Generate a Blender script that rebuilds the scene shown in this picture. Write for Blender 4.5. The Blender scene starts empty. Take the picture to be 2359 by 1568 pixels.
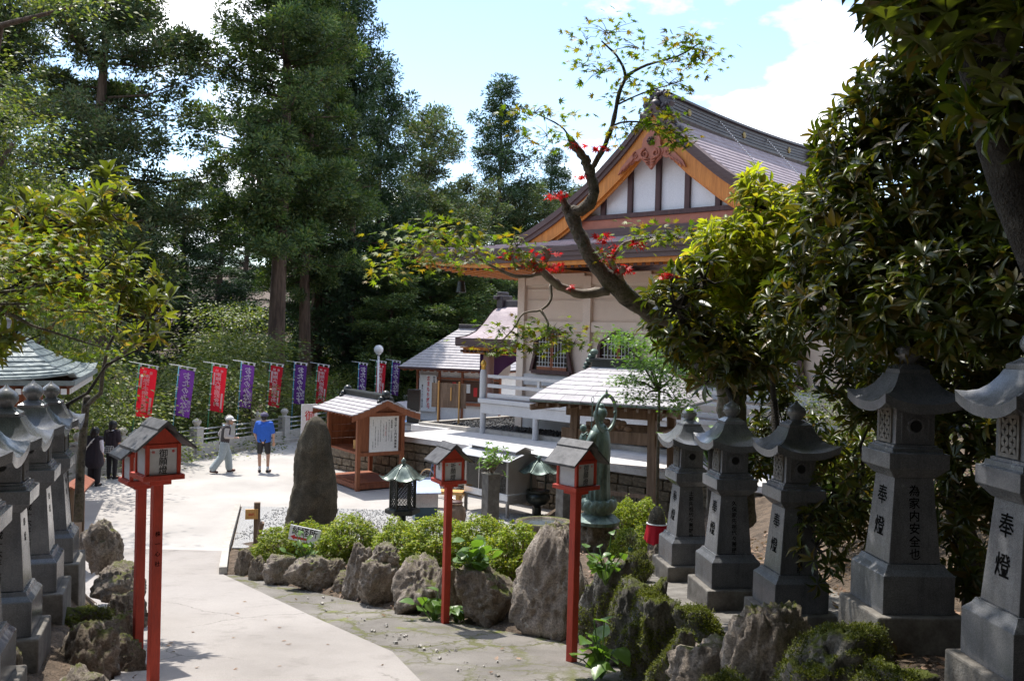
import bpy, bmesh, math, random
import numpy as np
from mathutils import Vector, Matrix, noise

SC = bpy.context.scene
COL = SC.collection
R = math.radians

# ------------------------------------------------------------------ camera, sky, sun, exposure
CAMZ = 4.35
FPX = 2077.0                      # focal length in units of a 2358 wide picture
PITCH, ROLL = -0.0106, 0.026
cam_d = bpy.data.cameras.new('camera')
cam = bpy.data.objects.new('camera', cam_d)
COL.objects.link(cam)
SC.camera = cam
_f = Vector((0, math.cos(PITCH), math.sin(PITCH)))
_r0 = Vector((1, 0, 0))
_u0 = _r0.cross(_f)
_rt = _r0 * math.cos(ROLL) + _u0 * math.sin(ROLL)
_up = _u0 * math.cos(ROLL) - _r0 * math.sin(ROLL)
_m = Matrix((_rt, _up, -_f)).transposed().to_4x4()
_m.translation = (0, 0, CAMZ)
cam.matrix_world = _m
cam_d.sensor_width = 36
cam_d.lens = 36 * FPX / 2358
cam_d.clip_end = 3000
cam_d.clip_start = 0.05

SUN_AZ, SUN_EL = R(-33), R(66)
SUNV = Vector((math.sin(SUN_AZ) * math.cos(SUN_EL), math.cos(SUN_AZ) * math.cos(SUN_EL), math.sin(SUN_EL)))
w = bpy.data.worlds.new('World')
SC.world = w
w.use_nodes = True
nt = w.node_tree
nt.nodes.clear()
N = nt.nodes.new
sky = N('ShaderNodeTexSky'); sky.sky_type = 'NISHITA'; sky.sun_disc = False
sky.sun_elevation = SUN_EL; sky.sun_rotation = SUN_AZ; sky.air_density = 1.0; sky.dust_density = 0.35; sky.ozone_density = 1.0
tc = N('ShaderNodeTexCoord')
sep = N('ShaderNodeSeparateXYZ'); nt.links.new(tc.outputs['Generated'], sep.inputs[0])
zz = N('ShaderNodeMath'); zz.operation = 'MAXIMUM'; zz.inputs[1].default_value = 0.0; nt.links.new(sep.outputs['Z'], zz.inputs[0])
za = N('ShaderNodeMath'); za.operation = 'ADD'; za.inputs[1].default_value = 0.22; nt.links.new(zz.outputs[0], za.inputs[0])
dv = N('ShaderNodeVectorMath'); dv.operation = 'DIVIDE'
nt.links.new(tc.outputs['Generated'], dv.inputs[0])
cmb = N('ShaderNodeCombineXYZ'); cmb.inputs[2].default_value = 1
nt.links.new(za.outputs[0], cmb.inputs[0]); nt.links.new(za.outputs[0], cmb.inputs[1]); nt.links.new(cmb.outputs[0], dv.inputs[1])
mp = N('ShaderNodeMapping'); mp.inputs['Location'].default_value = (9.1, 1.1, 0); mp.inputs['Scale'].default_value = (1.25, 1.25, 0.4)
nt.links.new(dv.outputs[0], mp.inputs[0])
cn = N('ShaderNodeTexNoise'); cn.inputs['Scale'].default_value = 1.15; cn.inputs['Detail'].default_value = 9; cn.inputs['Roughness'].default_value = 0.55
nt.links.new(mp.outputs[0], cn.inputs['Vector'])
cr = N('ShaderNodeValToRGB'); cr.color_ramp.elements[0].position = 0.50; cr.color_ramp.elements[1].position = 0.64
nt.links.new(cn.outputs['Fac'], cr.inputs[0])
mx = N('ShaderNodeMix'); mx.data_type = 'RGBA'; mx.inputs['B'].default_value = (10.5, 10.6, 10.8, 1)
nt.links.new(cr.outputs[0], mx.inputs['Factor']); nt.links.new(sky.outputs[0], mx.inputs['A'])
bg = N('ShaderNodeBackground'); bg.inputs['Strength'].default_value = 0.15
out = N('ShaderNodeOutputWorld')
nt.links.new(mx.outputs['Result'], bg.inputs[0]); nt.links.new(bg.outputs[0], out.inputs[0])

sun_d = bpy.data.lights.new('sun', 'SUN')
sun_d.energy = 3.4; sun_d.angle = R(0.5); sun_d.color = (1.0, 0.95, 0.87)
sun = bpy.data.objects.new('sun', sun_d); COL.objects.link(sun)
sun.location = (-10, 15, 40)
sun.rotation_euler = SUNV.to_track_quat('Z', 'Y').to_euler()

SC.view_settings.view_transform = 'Standard'
SC.view_settings.look = 'None'
SC.view_settings.exposure = 1.0
SC.view_settings.gamma = 1
SC.view_settings.use_curve_mapping = False
SC.render.engine = 'CYCLES'
SC.cycles.max_bounces = 6
SC.cycles.transparent_max_bounces = 8
SC.cycles.use_denoising = True

# ------------------------------------------------------------------ helpers
def at(x, y, Y):
    """point at forward distance Y seen in direction (x, y) of a 2358 x 1568 picture"""
    d = _f + _rt * ((x - 1179) / FPX) + _up * ((784 - y) / FPX)
    d = d * (Y / d.y)
    return Vector((0, 0, CAMZ)) + d

def mesh_np(name, V, F, smooth=False):
    me = bpy.data.meshes.new(name)
    V = np.asarray(V, np.float32); F = np.asarray(F, np.int32)
    k = F.shape[1]
    me.vertices.add(len(V)); me.vertices.foreach_set('co', V.ravel())
    me.loops.add(F.size); me.loops.foreach_set('vertex_index', F.ravel())
    me.polygons.add(len(F)); me.polygons.foreach_set('loop_start', np.arange(0, F.size, k, dtype=np.int32))
    me.update(calc_edges=True)
    if smooth: me.polygons.foreach_set('use_smooth', np.ones(len(F), bool))
    return me

class MB:
    def __init__(s): s.v = []; s.f = []
    def add(s, V, F, M=None):
        o = len(s.v)
        if M is not None: V = [M @ Vector(p) for p in V]
        s.v += [tuple(p) for p in V]
        s.f += [tuple(i + o for i in f) for f in F]
        return s
    def box(s, c, d, rz=0, M=None, taper=1.0):
        x, y, z = d[0] / 2, d[1] / 2, d[2] / 2
        t = taper
        V = [(-x, -y, -z), (x, -y, -z), (x, y, -z), (-x, y, -z), (-x * t, -y * t, z), (x * t, -y * t, z), (x * t, y * t, z), (-x * t, y * t, z)]
        F = [(0, 3, 2, 1), (4, 5, 6, 7), (0, 1, 5, 4), (1, 2, 6, 5), (2, 3, 7, 6), (3, 0, 4, 7)]
        T = Matrix.Translation(c) @ Matrix.Rotation(rz, 4, 'Z')
        if M is not None: T = M @ T
        return s.add(V, F, T)
    def beam(s, a, b, wd, h, up=(0, 0, 1)):
        a, b = Vector(a), Vector(b); d = (b - a); L = d.length; d.normalize()
        x = d.cross(Vector(up))
        if x.length < 1e-4: x = d.cross(Vector((1, 0, 0)))
        x.normalize(); z = x.cross(d)
        V = []
        for p in (a, b):
            for sx, sz in ((-1, -1), (1, -1), (1, 1), (-1, 1)):
                V.append(p + x * (sx * wd / 2) + z * (sz * h / 2))
        return s.add(V, [(3, 2, 1, 0), (4, 5, 6, 7), (0, 1, 5, 4), (1, 2, 6, 5), (2, 3, 7, 6), (3, 0, 4, 7)])
    def sq(s, prof, M=None, square=True, n=4, rot=math.pi / 4):
        """stack of square (or n-sided) sections: prof = [(half width, z)]"""
        V, F = [], []
        k = 1 / math.cos(math.pi / n)
        for r, z in prof:
            for i in range(n):
                a = rot + 2 * math.pi * i / n
                V.append((r * k * math.cos(a), r * k * math.sin(a), z))
        for j in range(len(prof) - 1):
            for i in range(n):
                i2 = (i + 1) % n
                F.append((j * n + i, j * n + i2, (j + 1) * n + i2, (j + 1) * n + i))
        F.append(tuple(reversed(range(n)))); F.append(tuple((len(prof) - 1) * n + i for i in range(n)))
        return s.add(V, F, M)
    def lathe(s, prof, n=20, M=None, ex=1, ey=1):
        V, F = [], []
        for r, z in prof:
            for i in range(n):
                a = 2 * math.pi * i / n
                V.append((r * ex * math.cos(a), r * ey * math.sin(a), z))
        for j in range(len(prof) - 1):
            for i in range(n):
                i2 = (i + 1) % n
                F.append((j * n + i, j * n + i2, (j + 1) * n + i2, (j + 1) * n + i))
        F.append(tuple(reversed(range(n)))); F.append(tuple((len(prof) - 1) * n + i for i in range(n)))
        return s.add(V, F, M)
    def tube(s, pts, rad, n=8, M=None):
        pts = [Vector(p) for p in pts]
        if not hasattr(rad, '__len__'): rad = [rad] * len(pts)
        V, F = [], []
        ref = None
        for i, p in enumerate(pts):
            d = (pts[min(i + 1, len(pts) - 1)] - pts[max(i - 1, 0)])
            if d.length < 1e-9: d = Vector((0, 0, 1))
            d.normalize()
            if ref is None:
                ref = d.orthogonal().normalized()
            ref = (ref - d * ref.dot(d))
            if ref.length < 1e-6: ref = d.orthogonal()
            ref.normalize(); q = d.cross(ref)
            for k in range(n):
                a = 2 * math.pi * k / n
                V.append(p + (ref * math.cos(a) + q * math.sin(a)) * rad[i])
        for j in range(len(pts) - 1):
            for k in range(n):
                k2 = (k + 1) % n
                F.append((j * n + k, j * n + k2, (j + 1) * n + k2, (j + 1) * n + k))
        F.append(tuple(reversed(range(n)))); F.append(tuple((len(pts) - 1) * n + k for k in range(n)))
        return s.add(V, F, M)
    def ball(s, c, r, n=14, m=9, sc=(1, 1, 1)):
        V, F = [], []
        for j in range(m + 1):
            t = math.pi * j / m
            for i in range(n):
                a = 2 * math.pi * i / n
                V.append((c[0] + r * sc[0] * math.sin(t) * math.cos(a), c[1] + r * sc[1] * math.sin(t) * math.sin(a), c[2] - r * sc[2] * math.cos(t)))
        for j in range(m):
            for i in range(n):
                i2 = (i + 1) % n
                F.append((j * n + i, j * n + i2, (j + 1) * n + i2, (j + 1) * n + i))
        return s.add(V, F)
    def prism(s, poly, y0, y1, M=None):
        """polygon in x-z pushed from y0 to y1"""
        n = len(poly)
        V = [(p[0], y0, p[1]) for p in poly] + [(p[0], y1, p[1]) for p in poly]
        F = [tuple(range(n)), tuple(reversed(range(n, 2 * n)))]
        for i in range(n):
            j = (i + 1) % n
            F.append((i, i + n, j + n, j))
        return s.add(V, F, M)
    def slab(s, poly, z0, z1):
        n = len(poly)
        V = [(p[0], p[1], z0) for p in poly] + [(p[0], p[1], z1) for p in poly]
        F = [tuple(reversed(range(n))), tuple(range(n, 2 * n))]
        for i in range(n):
            j = (i + 1) % n
            F.append((i, j, j + n, i + n))
        return s.add(V, F)
    def grid(s, P):
        """P[i][j] points"""
        o = len(s.v); m = len(P[0])
        for row in P: s.v += [tuple(p) for p in row]
        for i in range(len(P) - 1):
            for j in range(m - 1):
                a = o + i * m + j
                s.f.append((a, a + 1, a + m + 1, a + m))
        return s
    def mesh(s, name, smooth=False, angle=None):
        me = bpy.data.meshes.new(name)
        me.from_pydata(s.v, [], s.f); me.update()
        if smooth:
            me.polygons.foreach_set('use_smooth', np.ones(len(me.polygons), bool))
            if angle: me.set_sharp_from_angle(angle=R(angle))
        return me

def link(name, me, mat=None, parent=None, bevel=0, **props):
    o = bpy.data.objects.new(name, me); COL.objects.link(o)
    if mat is not None and len(me.materials) == 0: me.materials.append(mat)
    if parent is not None: o.parent = parent
    if bevel:
        b = o.modifiers.new('bevel', 'BEVEL'); b.width = bevel; b.segments = 2; b.limit_method = 'ANGLE'; b.angle_limit = R(35)
        b.harden_normals = False
    for k, v in props.items(): o[k] = v
    return o

def part(name, mb, mat, parent, bevel=0, smooth=False, angle=None, label=None, kind=None, loc=None, rz=None):
    o = link(name, mb.mesh(name, smooth, angle) if isinstance(mb, MB) else mb, mat, parent, bevel)
    if label: o['label'] = label
    if kind: o['kind'] = kind
    if loc is not None: o.location = loc
    if rz is not None: o.rotation_euler = (0, 0, rz)
    return o

def tag(o, label, cat, group=None):
    o['label'] = label; o['category'] = cat
    if group: o['group'] = group
    return o

def thing(name, label, cat, loc=(0, 0, 0), rz=0, group=None):
    o = bpy.data.objects.new(name, None); COL.objects.link(o)
    o.empty_display_size = 0.2
    o.location = loc; o.rotation_euler = (0, 0, rz)
    return tag(o, label, cat, group)

def dup(root, loc=None, rz=None, label=None, scale=None):
    r = root.copy(); COL.objects.link(r)
    if loc is not None: r.location = loc
    if rz is not None: r.rotation_euler = (0, 0, rz)
    if label: r['label'] = label
    if scale is not None: r.scale = scale if hasattr(scale, '__len__') else (scale,) * 3
    for ch in list(root.children):
        c = ch.copy(); COL.objects.link(c); c.parent = r
        for g in list(ch.children):
            d = g.copy(); COL.objects.link(d); d.parent = c
    return r

def struct(name, me, mat, kind='structure'):
    if isinstance(me, MB): me = me.mesh(name)
    o = link(name, me, mat); o['kind'] = kind
    return o

# ------------------------------------------------------------------ materials
def new_mat(name):
    m = bpy.data.materials.new(name); m.use_nodes = True
    t = m.node_tree; t.nodes.clear()
    o = t.nodes.new('ShaderNodeOutputMaterial')
    return m, t, o

def nz(t, scale, detail=4, rough=0.55, coord='Object', stretch=None, dist=0):
    c = t.nodes.new('ShaderNodeTexCoord')
    n = t.nodes.new('ShaderNodeTexNoise')
    n.inputs['Scale'].default_value = scale; n.inputs['Detail'].default_value = detail; n.inputs['Roughness'].default_value = rough
    n.inputs['Distortion'].default_value = dist
    src = c.outputs[coord]
    if coord == 'World':
        pass
    if stretch:
        mpn = t.nodes.new('ShaderNodeMapping'); mpn.inputs['Scale'].default_value = stretch
        t.links.new(src, mpn.inputs[0]); src = mpn.outputs[0]
    t.links.new(src, n.inputs['Vector'])
    return n

def ramp(t, src, stops):
    r = t.nodes.new('ShaderNodeValToRGB')
    e = r.color_ramp.elements
    while len(e) < len(stops): e.new(0.5)
    for i, (p, c) in enumerate(stops):
        e[i].position = p
        e[i].color = (c, c, c, 1) if not hasattr(c, '__len__') else (c[0], c[1], c[2], 1)
    t.links.new(src, r.inputs[0])
    return r

def mixc(t, fac, a, b, mode='MIX'):
    m = t.nodes.new('ShaderNodeMix'); m.data_type = 'RGBA'; m.blend_type = mode
    if hasattr(fac, 'links'): t.links.new(fac, m.inputs['Factor'])
    else: m.inputs['Factor'].default_value = fac
    for k, v in (('A', a), ('B', b)):
        if hasattr(v, 'links'): t.links.new(v, m.inputs[k])
        else: m.inputs[k].default_value = (v[0], v[1], v[2], 1)
    return m.outputs['Result']

def bump(t, src, strength, dist=0.02):
    b = t.nodes.new('ShaderNodeBump'); b.inputs['Strength'].default_value = strength; b.inputs['Distance'].default_value = dist
    t.links.new(src, b.inputs['Height'])
    return b.outputs[0]

def mat_noise(name, c1, c2, scale=6, rough=0.7, bumps=0.3, bdist=0.01, c3=None, metal=0, spec=0.5, fine=60, stretch=None, coat=0, lo=0.35, hi=0.65):
    m, t, o = new_mat(name)
    p = t.nodes.new('ShaderNodeBsdfPrincipled')
    p.inputs['Roughness'].default_value = rough; p.inputs['Metallic'].default_value = metal
    p.inputs['Specular IOR Level'].default_value = spec
    n = nz(t, scale, 6, 0.6, stretch=stretch)
    st = [(lo, c1), (hi, c2)] if c3 is None else [(lo, c1), ((lo + hi) / 2, c2), (hi, c3)]
    col = ramp(t, n.outputs['Fac'], st).outputs[0]
    n2 = nz(t, fine, 3, 0.6, stretch=stretch)
    f = ramp(t, n2.outputs['Fac'], [(0.3, 0.82), (0.7, 1.12)])
    col = mixc(t, 1.0, col, f.outputs[0], 'MULTIPLY')
    t.links.new(col, p.inputs['Base Color'])
    if coat: p.inputs['Coat Weight'].default_value = coat
    if bumps:
        a = t.nodes.new('ShaderNodeMath'); a.operation = 'ADD'
        t.links.new(n.outputs['Fac'], a.inputs[0]); t.links.new(n2.outputs['Fac'], a.inputs[1])
        t.links.new(bump(t, a.outputs[0], bumps, bdist), p.inputs['Normal'])
    t.links.new(p.outputs[0], o.inputs[0])
    return m

def mat_leaf(name, c1, c2, trans=0.35, rough=0.4, tcol=None, c3=None, spec=0.5, clump=(1.1, 0.75, 1.25)):
    m, t, o = new_mat(name)
    g = t.nodes.new('ShaderNodeNewGeometry')
    st = [(0.0, c1), (1.0, c2)] if c3 is None else [(0.0, c1), (0.6, c2), (1.0, c3)]
    col = ramp(t, g.outputs['Random Per Island'], st).outputs[0]
    n = nz(t, clump[0], 3)
    f = ramp(t, n.outputs['Fac'], [(0.35, clump[1]), (0.65, clump[2])])
    col = mixc(t, 1.0, col, f.outputs[0], 'MULTIPLY')
    p = t.nodes.new('ShaderNodeBsdfPrincipled'); p.inputs['Roughness'].default_value = rough
    p.inputs['Specular IOR Level'].default_value = spec
    t.links.new(col, p.inputs['Base Color'])
    tr = t.nodes.new('ShaderNodeBsdfTranslucent')
    tcl = mixc(t, 1.0, col, tcol or (1.6, 1.7, 0.5), 'MULTIPLY')
    t.links.new(tcl, tr.inputs['Color'])
    ms = t.nodes.new('ShaderNodeMixShader'); ms.inputs[0].default_value = trans
    t.links.new(p.outputs[0], ms.inputs[1]); t.links.new(tr.outputs[0], ms.inputs[2])
    t.links.new(ms.outputs[0], o.inputs[0])
    return m

def mat_rock(name, c1, c2, c3, moss=(0.09, 0.10, 0.018), moss_lo=0.62, moss_hi=0.78, scale=3.0, rough=0.85, lichen=True):
    m, t, o = new_mat(name)
    p = t.nodes.new('ShaderNodeBsdfPrincipled'); p.inputs['Roughness'].default_value = rough
    p.inputs['Specular IOR Level'].default_value = 0.3
    n = nz(t, scale, 8, 0.65, dist=0.6)
    col = ramp(t, n.outputs['Fac'], [(0.3, c1), (0.5, c2), (0.68, c3)]).outputs[0]
    n2 = nz(t, 48, 7, 0.78)
    col = mixc(t, 1.0, col, ramp(t, n2.outputs['Fac'], [(0.36, 0.45), (0.64, 1.4)]).outputs[0], 'MULTIPLY')
    if lichen:
        n3 = nz(t, 11, 6, 0.75)
        col = mixc(t, ramp(t, n3.outputs['Fac'], [(0.60, 0.0), (0.66, 0.75)]).outputs[0], col, (0.42, 0.41, 0.38))
    geo = t.nodes.new('ShaderNodeNewGeometry')
    sp = t.nodes.new('ShaderNodeSeparateXYZ'); t.links.new(geo.outputs['Normal'], sp.inputs[0])
    nm = nz(t, 2.6, 6, 0.7)
    a = t.nodes.new('ShaderNodeMath'); a.operation = 'MULTIPLY_ADD'; a.inputs[1].default_value = 0.42; t.links.new(sp.outputs['Z'], a.inputs[0]); t.links.new(nm.outputs['Fac'], a.inputs[2])
    mf = ramp(t, a.outputs[0], [(moss_lo, 0.0), (moss_hi, 1.0)])
    nn = nz(t, 90, 3)
    mcol = mixc(t, nn.outputs['Fac'], [k * 0.5 for k in moss], [k * 1.7 for k in moss])
    col = mixc(t, mf.outputs[0], col, mcol)
    t.links.new(col, p.inputs['Base Color'])
    s = t.nodes.new('ShaderNodeMath'); s.operation = 'MULTIPLY_ADD'; s.inputs[1].default_value = 0.5
    t.links.new(n2.outputs['Fac'], s.inputs[0]); t.links.new(n.outputs['Fac'], s.inputs[2])
    t.links.new(bump(t, s.outputs[0], 1.0, 0.05), p.inputs['Normal'])
    t.links.new(p.outputs[0], o.inputs[0])
    return m

def mat_plain(name, c, rough=0.5, metal=0, spec=0.5, emit=None):
    m, t, o = new_mat(name)
    p = t.nodes.new('ShaderNodeBsdfPrincipled'); p.inputs['Base Color'].default_value = (*c, 1)
    p.inputs['Roughness'].default_value = rough; p.inputs['Metallic'].default_value = metal; p.inputs['Specular IOR Level'].default_value = spec
    n = nz(t, 18, 4)
    col = mixc(t, 1.0, c, ramp(t, n.outputs['Fac'], [(0.3, 0.9), (0.7, 1.08)]).outputs[0], 'MULTIPLY')
    t.links.new(col, p.inputs['Base Color'])
    t.links.new(p.outputs[0], o.inputs[0])
    return m

def mat_granite(name, base, rough):
    m, t, o = new_mat(name)
    p = t.nodes.new('ShaderNodeBsdfPrincipled'); p.inputs['Specular IOR Level'].default_value = 0.7
    v = t.nodes.new('ShaderNodeTexVoronoi'); v.inputs['Scale'].default_value = 260
    c = t.nodes.new('ShaderNodeTexCoord'); t.links.new(c.outputs['Object'], v.inputs['Vector'])
    sp = t.nodes.new('ShaderNodeSeparateColor'); t.links.new(v.outputs['Color'], sp.inputs[0])
    col = ramp(t, sp.outputs[0], [(0.0, [k * 0.72 for k in base]), (0.5, base), (0.95, [k * 1.35 for k in base])]).outputs[0]
    n = nz(t, 4, 6, 0.65)
    col = mixc(t, 1.0, col, ramp(t, n.outputs['Fac'], [(0.3, 0.72), (0.7, 1.15)]).outputs[0], 'MULTIPLY')
    sk = nz(t, 9, 5, 0.7, stretch=(1, 1, 0.12))
    col = mixc(t, ramp(t, sk.outputs['Fac'], [(0.52, 0.0), (0.72, 0.6)]).outputs[0], col, [k * 0.42 for k in base])
    lc = nz(t, 26, 4, 0.7)
    col = mixc(t, ramp(t, lc.outputs['Fac'], [(0.66, 0.0), (0.70, 0.5)]).outputs[0], col, (0.20, 0.205, 0.18))
    t.links.new(col, p.inputs['Base Color'])
    t.links.new(ramp(t, n.outputs['Fac'], [(0.3, rough * 0.7), (0.75, rough * 1.7)]).outputs[0], p.inputs['Roughness'])
    t.links.new(bump(t, sp.outputs[1], 0.06, 0.002), p.inputs['Normal'])
    t.links.new(p.outputs[0], o.inputs[0])
    return m

def mat_wood(name, c1, c2, rough=0.6, scale=3, axis=(1, 1, 0.08), spec=0.4):
    return mat_noise(name, c1, c2, scale=scale * 4, rough=rough, bumps=0.25, bdist=0.004, fine=50, stretch=axis, spec=spec)

M = {}
M['concrete0'] = mat_noise('path concrete', (0.245, 0.215, 0.195), (0.34, 0.305, 0.28), 0.9, 0.9, 0.35, 0.004, fine=90, c3=(0.29, 0.255, 0.235), lo=0.3, hi=0.7)
M['plaza'] = mat_noise('plaza concrete', (0.33, 0.308, 0.288), (0.43, 0.405, 0.382), 0.5, 0.9, 0.2, 0.004, fine=60)  # path concrete lightened in colour to carry the plaza's sun glare
M['soil'] = mat_noise('soil and leaf litter', (0.06, 0.042, 0.028), (0.16, 0.115, 0.08), 5, 0.95, 0.9, 0.04, fine=40)
M['forest'] = mat_noise('forest floor', (0.025, 0.03, 0.012), (0.06, 0.06, 0.025), 0.6, 0.95, 0.8, 0.1, fine=8)
M['gravelbed'] = mat_noise('fine gravel', (0.22, 0.22, 0.22), (0.48, 0.47, 0.46), 30, 0.9, 1.0, 0.02, fine=70)
M['kerb'] = mat_noise('kerb concrete', (0.33, 0.31, 0.28), (0.45, 0.42, 0.38), 5, 0.9, 0.4, 0.006)
M['cap'] = mat_noise('cap stone', (0.55, 0.53, 0.52), (0.66, 0.64, 0.63), 4, 0.8, 0.15, 0.004)
M['granite'] = mat_granite('grey granite', (0.13, 0.133, 0.142), 0.18)
M['granite_p'] = mat_noise('rough plinth concrete', (0.09, 0.08, 0.068), (0.19, 0.175, 0.155), 6, 0.85, 0.5, 0.008)
M['ink'] = mat_plain('black lettering', (0.004, 0.004, 0.004), 0.95, 0, 0.05)
M['hole'] = mat_plain('painted opening shade', (0.006, 0.006, 0.006), 0.9)  # near-black plates stand for the shade inside the lantern openings
M['rock'] = mat_rock('garden rock', (0.12, 0.098, 0.078), (0.28, 0.235, 0.195), (0.46, 0.40, 0.345), moss_lo=0.80, moss_hi=0.95)
M['rock2'] = mat_rock('brown garden rock', (0.09, 0.068, 0.05), (0.21, 0.17, 0.13), (0.36, 0.30, 0.245), moss_lo=0.76, moss_hi=0.92)
M['mossrock'] = mat_rock('mossy rock', (0.06, 0.055, 0.045), (0.15, 0.14, 0.12), (0.30, 0.29, 0.27), moss=(0.075, 0.09, 0.012), moss_lo=0.66, moss_hi=0.82)
M['stele'] = mat_rock('standing stone', (0.05, 0.045, 0.033), (0.10, 0.085, 0.06), (0.17, 0.14, 0.095), moss_lo=1.1, moss_hi=1.3, scale=2.2, lichen=False)
M['wallstone'] = mat_rock('retaining wall stone', (0.11, 0.085, 0.06), (0.22, 0.18, 0.13), (0.36, 0.30, 0.22), moss_lo=1.2, moss_hi=1.4, lichen=False)
M['mortar'] = mat_noise('mortar', (0.22, 0.19, 0.15), (0.34, 0.30, 0.25), 8, 0.95, 0.4)
M['blackstone'] = mat_noise('black gravel', (0.012, 0.013, 0.016), (0.05, 0.052, 0.06), 20, 0.5, 0.2)
M['red'] = mat_noise('vermilion paint', (0.25, 0.020, 0.011), (0.44, 0.042, 0.017), 7, 0.6, 0.4, 0.004, c3=(0.36, 0.032, 0.014), stretch=(1, 1, 0.18), lo=0.25, hi=0.7, fine=90)
M['redbrown'] = mat_wood('reddish timber', (0.20, 0.062, 0.03), (0.30, 0.10, 0.048))
M['paper'] = mat_plain('white lantern paper', (0.50, 0.50, 0.52), 0.7)
M['lampboard'] = mat_noise('lantern roof board', (0.03, 0.028, 0.03), (0.10, 0.096, 0.10), 12, 0.55, 0.3, 0.004)
M['redink'] = mat_plain('red lettering', (0.55, 0.02, 0.02), 0.6)
M['plaster'] = mat_noise('beige plaster', (0.64, 0.53, 0.445), (0.70, 0.585, 0.49), 1.5, 0.85, 0.05, 0.002)
M['beigewood'] = mat_noise('beige painted timber', (0.64, 0.54, 0.46), (0.70, 0.59, 0.505), 2.0, 0.7, 0.05, 0.002)
M['greypaint'] = mat_noise('grey painted timber', (0.46, 0.46, 0.47), (0.52, 0.52, 0.53), 2.0, 0.6, 0.05, 0.002)
M['whiteplaster'] = mat_noise('white plaster', (0.72, 0.72, 0.74), (0.78, 0.78, 0.80), 1.0, 0.8, 0.03, 0.002)
M['darkwood'] = mat_wood('dark brown timber', (0.055, 0.026, 0.026), (0.095, 0.045, 0.042))
M['orange'] = mat_wood('orange timber', (0.50, 0.17, 0.028), (0.66, 0.25, 0.045), rough=0.5)
M['salmon'] = mat_noise('salmon painted carving', (0.36, 0.12, 0.072), (0.44, 0.155, 0.095), 5, 0.6, 0.1)
M['roof'] = mat_noise('copper shingle', (0.27, 0.215, 0.235), (0.37, 0.305, 0.325), 3.0, 0.6, 0.15, 0.004, fine=25, spec=0.35)
M['roofgrey'] = mat_noise('grey roof slab', (0.36, 0.335, 0.345), (0.47, 0.445, 0.455), 4, 0.7, 0.12, 0.004, spec=0.3)
M['rooftile'] = mat_noise('blue grey slate', (0.14, 0.17, 0.17), (0.23, 0.265, 0.26), 5, 0.55, 0.15, 0.004, spec=0.6)
M['fascia'] = mat_noise('layered eave edge', (0.085, 0.052, 0.05), (0.13, 0.085, 0.08), 6, 0.7, 0.4, 0.006, stretch=(0.3, 0.3, 14))
M['ridge'] = mat_noise('ridge metal', (0.04, 0.03, 0.034), (0.075, 0.06, 0.066), 6, 0.45, 0.2)
M['gold'] = mat_plain('gilded metal', (0.62, 0.36, 0.07), 0.3, 0.6)
M['shadegold'] = mat_plain('shaded gilding', (0.30, 0.22, 0.08), 0.55, 0.3)  # gilding darkened in colour for the shade on the ridge crests
M['bronze'] = mat_noise('green bronze', (0.035, 0.055, 0.048), (0.15, 0.205, 0.18), 5, 0.5, 0.3, 0.006, c3=(0.07, 0.10, 0.085), metal=0.3, stretch=(1, 1, 0.35))
M['bronzedark'] = mat_noise('dark bronze', (0.014, 0.016, 0.014), (0.04, 0.046, 0.038), 9, 0.4, 0.2, 0.004, metal=0.5)
M['bronzeroof'] = mat_noise('weathered copper hood', (0.10, 0.13, 0.11), (0.24, 0.28, 0.24), 7, 0.35, 0.2, 0.004, metal=0.5)
M['timber'] = mat_wood('weathered timber', (0.13, 0.085, 0.055), (0.24, 0.165, 0.115), 0.8)
M['shed'] = mat_wood('cedar shed timber', (0.22, 0.07, 0.03), (0.30, 0.105, 0.045), 0.55)
M['shedbox'] = mat_wood('yellow pine', (0.55, 0.29, 0.09), (0.62, 0.35, 0.12), 0.55)
M['ridgeblack'] = mat_noise('black ridge tile', (0.012, 0.014, 0.014), (0.035, 0.04, 0.04), 8, 0.35, 0.1)
M['fencestone'] = mat_noise('pale fence stone', (0.42, 0.40, 0.37), (0.54, 0.52, 0.49), 5, 0.85, 0.3, 0.004)
M['steel'] = mat_noise('steel tube', (0.45, 0.45, 0.46), (0.58, 0.58, 0.59), 5, 0.3, 0.05, metal=0.8)
M['steelsheet'] = mat_noise('stainless sheet', (0.55, 0.56, 0.58), (0.68, 0.69, 0.71), 3, 0.25, 0.04, 0.003, metal=0.35)
M['steelgrey'] = mat_noise('grey steel panel', (0.26, 0.24, 0.225), (0.33, 0.31, 0.29), 2, 0.5, 0.04, 0.003, metal=0.3)
M['bluepanel'] = mat_plain('blue panel', (0.05, 0.12, 0.18), 0.4)
M['white'] = mat_plain('white board', (0.75, 0.75, 0.74), 0.6)
M['banner_red'] = None
M['bark'] = mat_noise('cedar bark', (0.055, 0.035, 0.025), (0.14, 0.095, 0.07), 5, 0.95, 1.0, 0.05, fine=20, stretch=(1, 1, 0.12))
M['maplebark'] = mat_noise('maple bark', (0.03, 0.026, 0.02), (0.14, 0.12, 0.095), 9, 0.9, 1.0, 0.035, c3=(0.07, 0.068, 0.035), fine=45)
M['twig'] = mat_noise('pale twig bark', (0.16, 0.13, 0.10), (0.30, 0.26, 0.21), 12, 0.85, 0.4, 0.01)
M['darkbark'] = mat_noise('lichen spotted bark', (0.02, 0.017, 0.013), (0.045, 0.038, 0.03), 6, 0.95, 1.0, 0.04, c3=(0.11, 0.105, 0.09), lo=0.35, hi=0.75)
M['water'] = mat_plain('still water', (0.05, 0.06, 0.06), 0.03, 0, 0.9)
M['skin'] = mat_plain('skin', (0.50, 0.29, 0.20), 0.55)
M['hair'] = mat_plain('black hair', (0.012, 0.010, 0.010), 0.45)
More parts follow.
